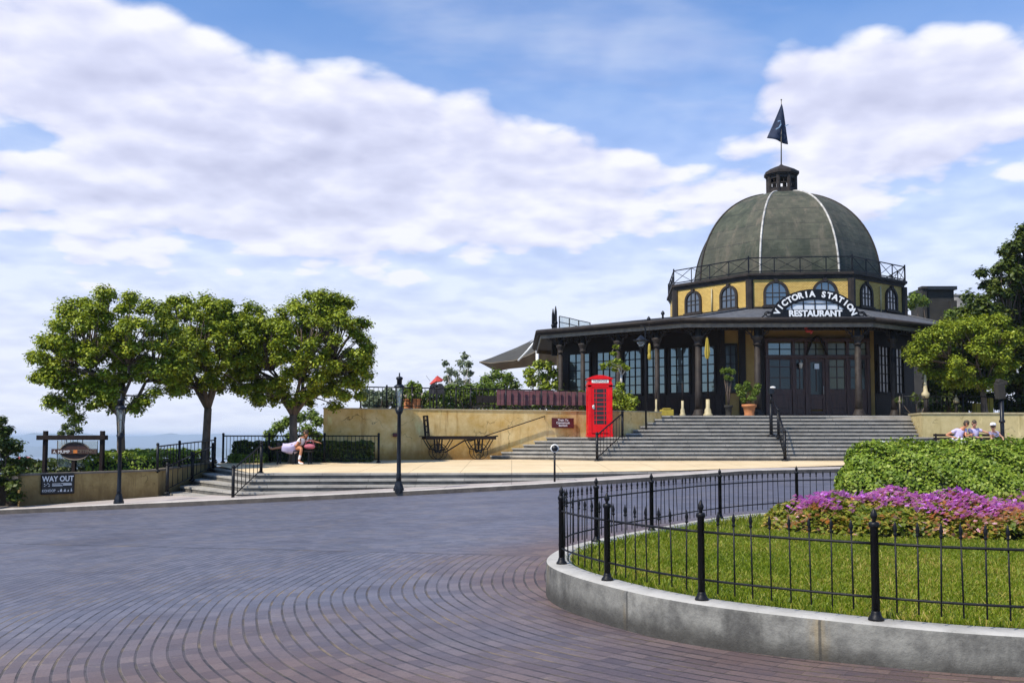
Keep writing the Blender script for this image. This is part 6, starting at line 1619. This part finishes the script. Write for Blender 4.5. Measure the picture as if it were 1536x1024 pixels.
a, b = P(974, 515, 42.2), P(974, 540, 42.2); MB().lathe((a.x, 42.2, b.z), [(.03, 0), (.085, .08), (.08, .25), (.05, .3), (.075, .36), (.06, .62), (.03, a.z - b.z)], 10).build('cloth', 'gold_yellow', hp_); MB().tube([(a.x, 42.2, a.z - .02), (a.x, 42.2, EZ - .05)], .01, 5).build('cord', 'black_iron', hp_)
def pot(u, Y, w, vt, label, plant, m='terracotta', group=None):
    b = P(u, 622, Y); zt_ = z_at(vt, Y); h = zt_ - TZ; t = thing('potted_plant', (b.x, Y, TZ), label, 'potted plant', group)
    MB().lathe((b.x, Y, TZ - .01), [(w * .34, 0), (w * .36, h * .1), (w * .33, h * .2), (w * .42, h * .75), (w * .52, h * .8), (w * .52, h), (w * .44, h), (w * .4, h * .85)], 16).build('pot', m, t)
    mb = MB(); 
    for p in plant[:6]: mb.tube([(b.x, Y, zt_ - .1), (p[0], p[1], p[2])], [.03, .012], 5)
    mb.build('stem', 'bark', t); quads('foliage', clumps([p[:3] for p in plant], [p[3] for p in plant], 230, .085, .85, .5, .4), 'leaf_mid', t)
pot(1124, 41.75, .62, 606, 'terracotta pot with a round green shrub beside the right front column', blobs_px(41.75, [(1112, 590, 9), (1122, 582, 10), (1133, 588, 9), (1128, 597, 8), (1116, 600, 7), (1108, 580, 7), (1136, 579, 6), (1120, 575, 6)], .15))
pot(1093, 42.1, .36, 607, 'dark urn with a thin topiary of small green tiers on the veranda', blobs_px(42.1, [(1085, 556, 6), (1092, 555, 6), (1099, 558, 5), (1090, 566, 5), (1096, 568, 4)], .1), 'dark_stone')
MB_ = MB(); tr2 = thing('stone_trough', P(1001, 620, 42.0), 'low yellowish stone trough on the terrace by the lattice windows', 'planter'); a, b = P(990, 622, 42), P(1010, 614, 42); MB_.box(((a.x + b.x) / 2, 42, (TZ + b.z) / 2), (b.x - a.x, .3, b.z - TZ)); MB_.box(((a.x + b.x) / 2, 42, b.z + .03), ((b.x - a.x) * .6, .34, .06)); MB_.build('trough', 'gold_yellow', tr2, bevel=.03)
# right terrace: cream topped post, gilt finial post, short post, yellow screen
Y = 42.0; b = P(1389, 620, Y); cpst = thing('terrace_post', (b.x, Y, TZ), 'dark post with a cream vase shaped cap under the bright tree', 'post')
MB().tube([(b.x, Y, TZ), (b.x, Y, z_at(596, Y))], .09, 10).build('post', 'brown_trim', cpst)
MB().lathe((b.x, Y, 0), [(.1, z_at(597, Y)), (.16, z_at(595, Y)), (.17, z_at(590, Y)), (.1, z_at(587, Y)), (.07, z_at(578, Y)), (.05, z_at(562, Y))], 12).build('cap', 'cream', cpst)
Y = 42.3; b = P(1350, 620, Y); c2_ = thing('terrace_post', (b.x, Y, TZ), 'thin pale post with a knob beside the right veranda column', 'post'); MB().tube([(b.x, Y, TZ), (b.x, Y, z_at(594, Y))], .03, 8).ball((b.x, Y, z_at(602, Y)), .07).build('post', 'tan_trim', c2_)
Y = 42.2; b = P(1435, 620, Y); c3_ = thing('terrace_post', (b.x, Y, TZ), 'short dark post with a cream finial between the low wall and the tree', 'post'); MB().tube([(b.x, Y, TZ), (b.x, Y, z_at(603, Y))], .06, 8).build('post', 'brown_trim', c3_); MB().lathe((b.x, Y, 0), [(.12, z_at(604, Y)), (.13, z_at(600, Y)), (.06, z_at(597, Y)), (.03, z_at(592, Y))], 10).build('finial', 'cream', c3_)
Y = 43.2; a, b = P(1461, 623, Y), P(1487, 597, Y); ys_ = thing('yellow_screen', (a.x, Y, TZ), 'stepped yellow stone pier half hidden behind the low beige wall', 'pier')
MB().box(((a.x + b.x) / 2, Y, TZ + .3), (b.x - a.x, .3, .6)).box((b.x - .1, Y, (TZ + b.z) / 2), (.22, .34, b.z - TZ)).build('pier', 'gold_yellow', ys_, bevel=.02)
railing('terrace_railing', [(16.9, 41.8), (19.6, 42.0), (22.4, 42.2)], lambda x, y: TZ, .85, [14, 14], 'black railing in deep shade behind the low beige wall', post_r=.035)
# roof-top rail at the far left of the roof, and its posts
Y = 51.5; rt = thing('roof_railing', P(838, 492, Y), 'thin railing with pale panels above the far left end of the veranda roof', 'railing')
zt0, zt1 = z_at(474, Y), z_at(484, Y + 1.5)
pa = [P(839, 474, Y), P(854, 477, Y), P(868, 480.5, Y), P(885, 484, Y)]
m_ = MB()
for p in pa: m_.tube([(p.x, p.y, 6.0), p], .03, 6)
for k, dz in ((0, 0), (1, .32), (2, .62)): m_.tube([p - Vector((0, 0, dz)) for p in pa], .022, 6)
m_.build('frame', 'black_iron', rt)
MB().slab([pa[0] - Vector((0, -.02, .62)), pa[-1] - Vector((0, -.02, .62)), pa[-1] - Vector((0, -.02, .02)), pa[0] - Vector((0, -.02, .02))], (0, .015, 0)).build('panel', 'lamp_glass', rt)
for u, v, lab in ((829.5, 463, 'shorter dark spiked mast at the far left end of the veranda roof'), (833.5, 459, 'taller dark spiked mast at the far left end of the veranda roof')):
    p = P(u, v, Y - .3); t = thing('roof_mast', (p.x, p.y, 6.3), lab, 'mast', 'dark masts at the roof end')
    MB().tube([(p.x, p.y, 5.9), (p.x, p.y, p.z - .3), (p.x, p.y, p.z)], [.09, .07, .02], 8).ball((p.x, p.y, p.z - .9), .11).build('mast', 'black_iron', t)
# ------------------------------------------------------------------ tent roof behind
Y = 62.0; tt = thing('tent_roof', P(790, 560, Y), 'pointed grey tensile tent roof with a white mast left of the veranda', 'tent')
def grid_surf(mb, f, n, m_):
    vv = [f(i / n, j / m_) for i in range(n + 1) for j in range(m_ + 1)]
    mb.add(vv, [(i * (m_ + 1) + j, (i + 1) * (m_ + 1) + j, (i + 1) * (m_ + 1) + j + 1, i * (m_ + 1) + j + 1) for i in range(n) for j in range(m_)], True)
topc = [(719, 542.5), (735, 537), (755, 529), (775, 521), (792, 513), (804, 506.5), (830, 503), (880, 500)]
botc = [(719, 543.5), (733, 551), (745, 557), (765, 553), (785, 551), (804, 549), (830, 548), (880, 548)]
midc = [(719, 543), (737, 545), (752, 543), (772, 541), (790, 534), (805, 527), (830, 524), (880, 520)]
def cu_(c, t): i = min(len(c) - 2, int(t * (len(c) - 1))); f = t * (len(c) - 1) - i; return lerp(c[i][0], c[i + 1][0], f), lerp(c[i][1], c[i + 1][1], f)
def up_(s, t):
    a, b = cu_(topc, s), cu_(midc, s); return P(lerp(a[0], b[0], t), lerp(a[1], b[1], t), Y + 3.5 * (1 - t) * min(1, s * 5) - 1.2 * t * min(1, s * 5))
def lo_(s, t):
    a, b = cu_(midc, s), cu_(botc, s); return P(lerp(a[0], b[0], t), lerp(a[1], b[1], t), Y - 1.2 * min(1, s * 5) + .8 * t)
M['tent_grey'] = mat('tent_grey', (.062, .056, .042), (.036, .033, .025), 1.2, .8, .1, detail=7, c3=(.07, .068, .055), scale3=.5, amt3=.6)
M['tent_tan'] = mat('tent_tan', (.19, .135, .085), (.11, .08, .05), .8, .8, .1, c3=(.2, .18, .13), scale3=.4, amt3=.6)
m_ = MB(); grid_surf(m_, up_, 40, 8); o = m_.build('roof_membrane', 'tent_grey', tt); o.modifiers.new('s', 'SOLIDIFY').thickness = .05
m_ = MB(); grid_surf(m_, lo_, 40, 8); o = m_.build('wall_membrane', 'tent_tan', tt); o.modifiers.new('s', 'SOLIDIFY').thickness = .05
a, b = P(806, 507, Y - 1.9), P(806, 560, Y - 1.9); MB().tube([(a.x, a.y, TZ), a], .10, 8).build('mast', 'white_paint', tt)
MB().tube([a, P(792, 525, Y - 2), P(777, 541, Y - 1.8)], .06, 6).tube([a, P(801, 510, Y - 1.2), P(796, 514, Y)], .06, 6).build('cable', 'white_paint', tt)
# dark stone blocks behind the restaurant at right
Y = 70; sb = thing('stone_block', P(1405, 470, Y), 'dark stone tower block with a chimney behind the right side of the restaurant', 'building')
M['dark_stone'].name
a, b = P(1392, 480, Y), P(1431, 433, Y)
m_ = MB(); m_.box(((a.x + b.x) / 2, Y + 1.5, (TZ + b.z) / 2), (b.x - a.x, 3, b.z - TZ)); m_.build('wall', 'dark_stone', sb, bevel=.05)
c = P(1426, 455, Y - .2); c2 = P(1434, 440, Y - .2)
MB().box(((c.x + c2.x) / 2, Y + .5, c.z - 1.2), (c2.x - c.x, 1.6, 2.8)).build('buttress', 'dark_stone', sb)
a, b = P(1382, 480, Y), P(1387.5, 432, Y); m_ = MB(); m_.box(((a.x + b.x) / 2, Y, (TZ + b.z) / 2), (b.x - a.x, .5, b.z - TZ)); m_.box(((a.x + b.x) / 2, Y, b.z), (.42, .7, .18)); m_.build('chimney', 'dark_stone', sb)
m_ = MB(); a, b = P(1390, 440, Y), P(1432, 432.5, Y); m_.box(((a.x + b.x) / 2, Y + 1.4, b.z), (b.x - a.x + .1, 3.4, .25)); m_.build('roof', 'board_black', sb)
gb_ = thing('grey_block', P(1447, 470, Y + 3), 'lower grey stone block right of the dark tower block', 'building')
a, b = P(1431, 480, Y + 3), P(1461, 441, Y + 3); cx = (a.x + b.x) / 2
MB().lathe((cx, Y + 4.6, 0), [((b.x - a.x) / 2 * 1.0, TZ), ((b.x - a.x) / 2, b.z)], 18).build('wall', 'grey_stone', gb_); MB().lathe((cx, Y + 4.6, 0), [((b.x - a.x) / 2 * 1.05, b.z - .05), ((b.x - a.x) / 2 * 1.05, b.z + .12)], 18).build('coping', 'grey_stone', gb_)
# red curved slide at far left
Y = 33; sl = thing('red_slide', P(44, 705, Y), 'curved pinkish red chute beyond the left end of the brown wall', 'slide')
M['slide_red'] = mat('slide_red', (.5, .14, .13), (.4, .1, .1), 5, .4)
cl_ = [(33, 691), (39, 692), (44, 695), (48, 700), (50, 708), (50, 722)]
m_ = MB(); vv = []
for u, v in cl_:
    p = P(u, v, Y); vv += [p + Vector((0, -.3, .12)), p + Vector((0, -.2, -.05)), p + Vector((0, .2, -.05)), p + Vector((0, .3, .12))]
m_.add(vv, [(i * 4 + j, (i + 1) * 4 + j, (i + 1) * 4 + j + 1, i * 4 + j + 1) for i in range(5) for j in range(3)], True); o = m_.build('chute', 'slide_red', sl); o.modifiers.new('s', 'SOLIDIFY').thickness = .05
MB().tube([P(42, 696, Y + .3), (P(42, 696, Y).x, Y + .3, -1.0)], .05, 6).tube([P(35, 692, Y + .3), (P(35, 692, Y).x, Y + .3, -1.0)], .05, 6).build('leg', 'grey_stone', sl)

# ------------------------------------------------------------------ people and their benches
def skin_obj(name, chains, m, parent, sub=2):
    """chains: list of lists of (point, radius); the first point of a later chain joins the nearest earlier vertex"""
    vs, es, rs = [], [], []
    for ch in chains:
        prev = None
        for i, (p, r_) in enumerate(ch):
            p = Vector(p)
            hit = next((k for k, q in enumerate(vs) if (q - p).length < 1e-4), None)
            if hit is None: vs.append(p); rs.append(r_); k = len(vs) - 1
            else: k = hit
            if prev is not None and prev != k: es.append((prev, k))
            prev = k
    offp = WLOC[parent]; me = bpy.data.meshes.new(name); me.from_pydata([tuple(v - offp) for v in vs], es, []); me.materials.append(M[m])
    o = link_mesh(name, me, parent)
    sk = o.modifiers.new('skin', 'SKIN'); sk.use_smooth_shade = True
    for i, sv in enumerate(me.skin_vertices[0].data):
        sv.radius = (rs[i], rs[i]) if not hasattr(rs[i], '__len__') else rs[i]; sv.use_root = i == 0
    ss = o.modifiers.new('sub', 'SUBSURF'); ss.levels = sub; ss.render_levels = sub
    return o
def hand(wrist, d, side, palm_n):
    """finger chains from the wrist along d; side points to the thumb"""
    d = Vector(d).normalized(); side = Vector(side); side = (side - d * side.dot(d)).normalized(); pn = Vector(palm_n).normalized(); w = Vector(wrist); out = []
    pc_ = w + d * .055; out.append([(w, .024), (pc_, .03)])
    for k, (o_, L) in enumerate(((.03, .068), (.010, .078), (-.010, .072), (-.03, .056))):
        kn = w + d * .09 + side * o_; out.append([(pc_, .03), (kn, .011), (kn + d * L * .5 + pn * .008, .0095), (kn + d * L + pn * .026, .008)])
    th = w + d * .035 + side * .035; out.append([(pc_, .03), (th, .012), (th + d * .03 + side * .022, .0105), (th + d * .055 + side * .026 + pn * .01, .009)])
    return out
def head(parent, c, fwd, up, skinm, hairm, longhair=.0, r=.098):
    """face details and hair round the head centre c"""
    fwd = Vector(fwd).normalized(); up = Vector(up); up = (up - fwd * up.dot(fwd)).normalized(); rt_ = fwd.cross(up); c = Vector(c)
    hb = MB(); vv = []; n_, m_ = 14, 9
    for i in range(m_ + 1):
        a = math.pi * i / m_
        for k in range(n_):
            b = 2 * math.pi * k / n_; dd = rt_ * math.sin(a) * math.cos(b) * .088 + fwd * math.sin(a) * math.sin(b) * .104 + up * math.cos(a) * .122
            f_ = dd.dot(fwd); u_ = dd.dot(up)
            s_ = 1.09 if (f_ < .03 or u_ > .055) else .9
            if longhair and f_ < .02 and u_ < 0: dd = dd - up * longhair * (-u_ / .12)
            vv.append(c + up * .012 + dd * s_)
    hb.add(vv, [(i * n_ + k, i * n_ + (k + 1) % n_, (i + 1) * n_ + (k + 1) % n_, (i + 1) * n_ + k) for i in range(m_) for k in range(n_)], True)
    hb.build('hair', hairm, parent)
    eb = MB()
    for s in (-1, 1): eb.ball(c + fwd * .088 + rt_ * s * .032 + up * .005, .011, 8, 6)
    eb.build('eyes', 'eye', parent)
    mo = MB().bar(c + fwd * .09 - up * .058 - rt_ * .022, c + fwd * .09 - up * .058 + rt_ * .022, .012, .01); mo.build('mouth', 'pink_cloth', parent)
    return [(c - up * .12, .05), (c - up * .05 + fwd * .012, .072), (c + up * .02, .088), (c + up * .085, .07)], [[(c - up * .05 + fwd * .012, .072), (c - up * .02 + fwd * .10, .012)]] + [[(c + up * .02, .088), (c + rt_ * s * .088 - up * .005, .014)] for s in (-1, 1)]

# bench by the rightmost round tree
by = 33.0; bz = zp(by); ua, ub = P(413, 690, by).x, P(470, 690, by).x
bn_ = thing('park_bench', ((ua + ub) / 2, by, bz), 'dark slatted park bench in front of the rightmost round tree', 'bench')
st = MB()
for d in (-.16, -.05, .06, .17): st.bar((ua, by + d, bz + .44), (ub, by + d, bz + .44), .09, .035)
st.build('seat', 'dark_timber', bn_)
bk = MB(); bk.bar((ua - .02, by + .27, bz + .68), (ub + .02, by + .27, bz + .68), .035, .09); bk.build('backrest', 'red_timber', bn_)
for x in (ua + .12, (ua + ub) / 2, ub - .12):
    l = MB(); l.bar((x, by - .18, bz), (x, by - .16, bz + .42), .05); l.bar((x, by + .2, bz), (x, by + .27, bz + .72), .05); l.bar((x, by - .16, bz + .40), (x, by + .22, bz + .40), .04); l.build('leg', 'black_iron', bn_)
# woman sitting sideways on it
def pp_(u, v, Y): return P(u, v, Y)
hx = P(447, 670, by).x; hipz = bz + .56
w1 = thing('person', (hx, by, bz + .46), 'person in white top and lavender skirt sitting sideways, bare leg stretched along the dark bench', 'person')
hip = Vector((hx - .02, by - .02, hipz)); ch = Vector((hx + .15, by, hipz + .25)); nk = Vector((hx + .23, by - .01, hipz + .37)); hc = Vector((hx + .27, by - .03, hipz + .49))
hcn, hex_ = head(w1, hc, (.55, -.8, -.15), (0, 0, 1), 'skin', 'hair_brown', .1)
kn1 = Vector((hx - .46, by - .06, hipz + .03)); an1 = Vector((hx - .90, by - .07, hipz - .04)); to1 = Vector((hx - .99, by - .08, hipz + .06))
kn2 = Vector((hx + .20, by - .36, hipz - .02)); an2 = Vector((hx + .13, by - .40, bz + .10)); to2 = Vector((hx + .30, by - .48, bz + .035))
shl = ch + Vector((-.06, -.14, .05)); shr = ch + Vector((.05, .15, .05))
el1 = shl + Vector((-.10, -.10, -.24)); wr1 = Vector((hx - .12, by - .17, hipz + .12))
el2 = shr + Vector((.26, .05, -.06)); wr2 = Vector((hx + .58, by + .25, bz + .75))
skin_obj('body', [[(hip, .125), (hip.lerp(ch, .5), .105), (ch, .115), (nk, .05)] + hcn, [(hip, .125), (hip + Vector((-.12, -.05, .0)), .085), (kn1, .055), (an1, .036), (to1, .028)], [(hip, .125), (hip + Vector((.06, -.14, -.01)), .085), (kn2, .056), (an2, .036), (to2, .03)], [(ch, .115), (shl, .05), (el1, .038), (wr1, .024)], [(ch, .115), (shr, .05), (el2, .038), (wr2, .024)]] + hex_ + hand(wr1, (-.9, -.2, -.3), (0, -1, .3), (0, 0, -1)) + hand(wr2, (1, .1, -.15), (0, -1, 0), (0, 0, -1)), 'skin_tan', w1)
skin_obj('top', [[(hip + Vector((0, 0, .08)), .128), (hip.lerp(ch, .5), .125), (ch, .135), (ch.lerp(nk, .6), .07)], [(ch, .135), (shl, .064), (shl.lerp(el1, .5), .055)], [(ch, .135), (shr, .064), (shr.lerp(el2, .5), .055)]], 'white_cloth', w1)
sk_ = MB(); vv = []; n_ = 16; ring_ = [(hip + Vector((.05, 0, .10)), .16, .15), (hip + Vector((-.10, -.03, .02)), .20, .17), (hip + Vector((-.28, -.05, 0)), .22, .15), (kn1 + Vector((-.02, 0, -.0)), .24, .12)]
for c, a_, b_ in ring_:
    for k in range(n_): t = 2 * math.pi * k / n_; vv.append(c + Vector((.02 * math.sin(3 * t), a_ * math.cos(t) * (1 + .08 * math.sin(5 * t)), b_ * math.sin(t) - (.06 if math.sin(t) < -.3 else 0))))
sk_.add(vv, [(i * n_ + k, i * n_ + (k + 1) % n_, (i + 1) * n_ + (k + 1) % n_, (i + 1) * n_ + k) for i in range(3) for k in range(n_)], True); o = sk_.build('skirt', 'lavender_cloth', w1); o.modifiers.new('s', 'SOLIDIFY').thickness = .012
skin_obj('shoe', [[(an2 + Vector((0, 0, .03)), .044), (an2 + Vector((.02, -.01, -.05)), .045), (to2, .036)]], 'white_cloth', w1)
skin_obj('sock', [[(kn2.lerp(an2, .45), .05), (an2 + Vector((0, 0, .05)), .042)]], 'white_cloth', w1)
bg = thing('shoulder_bag', (hx + .36, by - .05, bz + .46), 'pink shoulder bag standing on the dark bench beside the sitting person', 'bag')
MB().ball((hx + .40, by - .05, bz + .60), (.20, .10, .09), 12, 8).build('bag_body', 'pink_cloth', bg); MB().tube([(hx + .22, by - .05, bz + .58), (hx + .3, by - .05, bz + .78), (hx + .5, by - .05, bz + .8), (hx + .57, by - .05, bz + .62)], .012, 6).build('strap', 'pink_cloth', bg)

# right: two people on a bench before the low beige wall
by2 = 36.9; bz2 = zp(by2) + .17; xa, xb = P(1405, 660, by2).x, P(1500, 660, by2).x
b2 = thing('park_bench', ((xa + xb) / 2, by2, bz2), 'dark bench before the low beige wall, half hidden by the clipped hedge', 'bench')
st = MB()
for d in (-.18, -.06, .06, .18): st.bar((xa, by2 + d, bz2 + .44), (xb, by2 + d, bz2 + .44), .1, .035)
st.build('seat', 'dark_timber', b2)
bk = MB()
for z in (.62, .76): bk.bar((xa, by2 + .28, bz2 + z), (xb, by2 + .30, bz2 + z), .03, .09)
bk.build('backrest', 'dark_timber', b2)
for x in (xa + .1, (xa + xb) / 2, xb - .1):
    l = MB(); l.bar((x, by2 - .2, bz2), (x, by2 - .18, bz2 + .42), .05); l.bar((x, by2 + .22, bz2), (x, by2 + .3, bz2 + .82), .05); l.bar((x, by2 - .18, bz2 + .4), (x, by2 + .24, bz2 + .4), .04); l.build('leg', 'black_iron', b2)
def sitter(label, u, top_mat, leg_mat, skinm, lean, turn, arms, cap=None, hs=(0, -1, -.2), r=1.0, drop=0):
    x = P(u, 660, by2).x; hip = Vector((x, by2 - .02, bz2 + .56)); t = thing('person', (x, by2, bz2 + .46), label, 'person')
    ch = hip + Vector((lean[0], lean[1], .36 - drop)); nk = ch + Vector((lean[0] * .45, lean[1] * .5, .16)); hc = nk + Vector((lean[0] * .5, lean[1] * .6 - .03, .14))
    hcn, hex_ = head(t, hc, hs, (lean[0] * .4, lean[1], 1), skinm, 'hair_brown')
    tx_, ty_ = math.cos(turn), math.sin(turn); shl = ch + Vector((-.19 * tx_, -.19 * ty_, .06)); shr = ch + Vector((.19 * tx_, .19 * ty_, .06))
    elL, wrL, elR, wrR = [Vector(hip) + Vector(a) for a in arms]
    legs = []
    for s in (-1, 1):
        k = hip + Vector((s * .12 + .06, -.44, .02)); a = hip + Vector((s * .13 + .10, -.50, -.46)); legs.append([(hip, .13 * r), (hip + Vector((s * .1, -.1, .0)), .088), (k, .06), (a, .042), (a + Vector((0, -.16, -.055)), .032)])
    skin_obj('body', [[(hip, .13 * r), (hip.lerp(ch, .5), .118 * r), (ch, .125 * r), (nk, .05)] + hcn] + legs + [[(ch, .125 * r), (shl, .055), (elL, .040), (wrL, .026)], [(ch, .125 * r), (shr, .055), (elR, .040), (wrR, .026)]] + hex_ + hand(wrL, wrL - elL, (0, -1, .2), (.2, 0, -1)) + hand(wrR, wrR - elR, (0, -1, .2), (-.2, 0, -1)), skinm, t)
    skin_obj('shirt', [[(hip + Vector((0, 0, .03)), .15 * r), (hip.lerp(ch, .5), .15 * r), (ch, .152 * r), (ch.lerp(nk, .55), .08)], [(ch, .152 * r), (shl, .075), (shl.lerp(elL, .5), .062)], [(ch, .152 * r), (shr, .075), (shr.lerp(elR, .5), .062)]], top_mat, t)
    skin_obj('trousers', [[(hip, .15 * r), (legs[0][1][0], .105), (legs[0][2][0], .075), (legs[0][3][0], .062)], [(hip, .15 * r), (legs[1][1][0], .105), (legs[1][2][0], .075), (legs[1][3][0], .062)]], leg_mat, t)
    if cap:
        cb = MB().lathe((hc.x, hc.y, hc.z + .04), [(.108, 0), (.11, .04), (.09, .09), (.04, .115)], 14); cb.slab([(hc.x + .10 * math.cos(a) + hs[0] * .1, hc.y + .1 * math.sin(a) + hs[1] * .1, hc.z + .05) for a in frange(0, 2 * math.pi, 14)[:-1]], (0, 0, .014)); cb.build('cap', cap, t)
    return t
sitter('person in a lavender shirt and white trousers hunched forward on the bench with elbow out', 1434, 'lavender_cloth', 'white_cloth', 'skin_tan', (.13, -.14), .1, ((-.42, -.06, .20), (-.12, -.3, .08), (.24, -.26, .16), (.42, -.30, .22)), r=1.12, hs=(.7, -.7, -.3), drop=.03)
sitter('person in a lavender vest and dark trousers stretching one arm along the bench', 1461, 'lavender_cloth', 'dark_cloth', 'skin', (-.04, -.08), .15, ((-.2, -.22, .16), (-.02, -.34, .12), (.42, -.14, .30), (.72, -.22, .16)), cap=None, hs=(-.3, -.95, -.1), r=.95, drop=.02)
sitter('person in a white cap bending low behind the hedge beside the tall post', 1494, 'lavender_cloth', 'dark_cloth', 'skin', (-.20, -.26), .4, ((-.34, -.3, .10), (-.30, -.46, -.1), (.10, -.34, .1), (.0, -.5, -.1)), cap='white_cloth', hs=(-.5, -.8, -.5), r=.95, drop=.14)
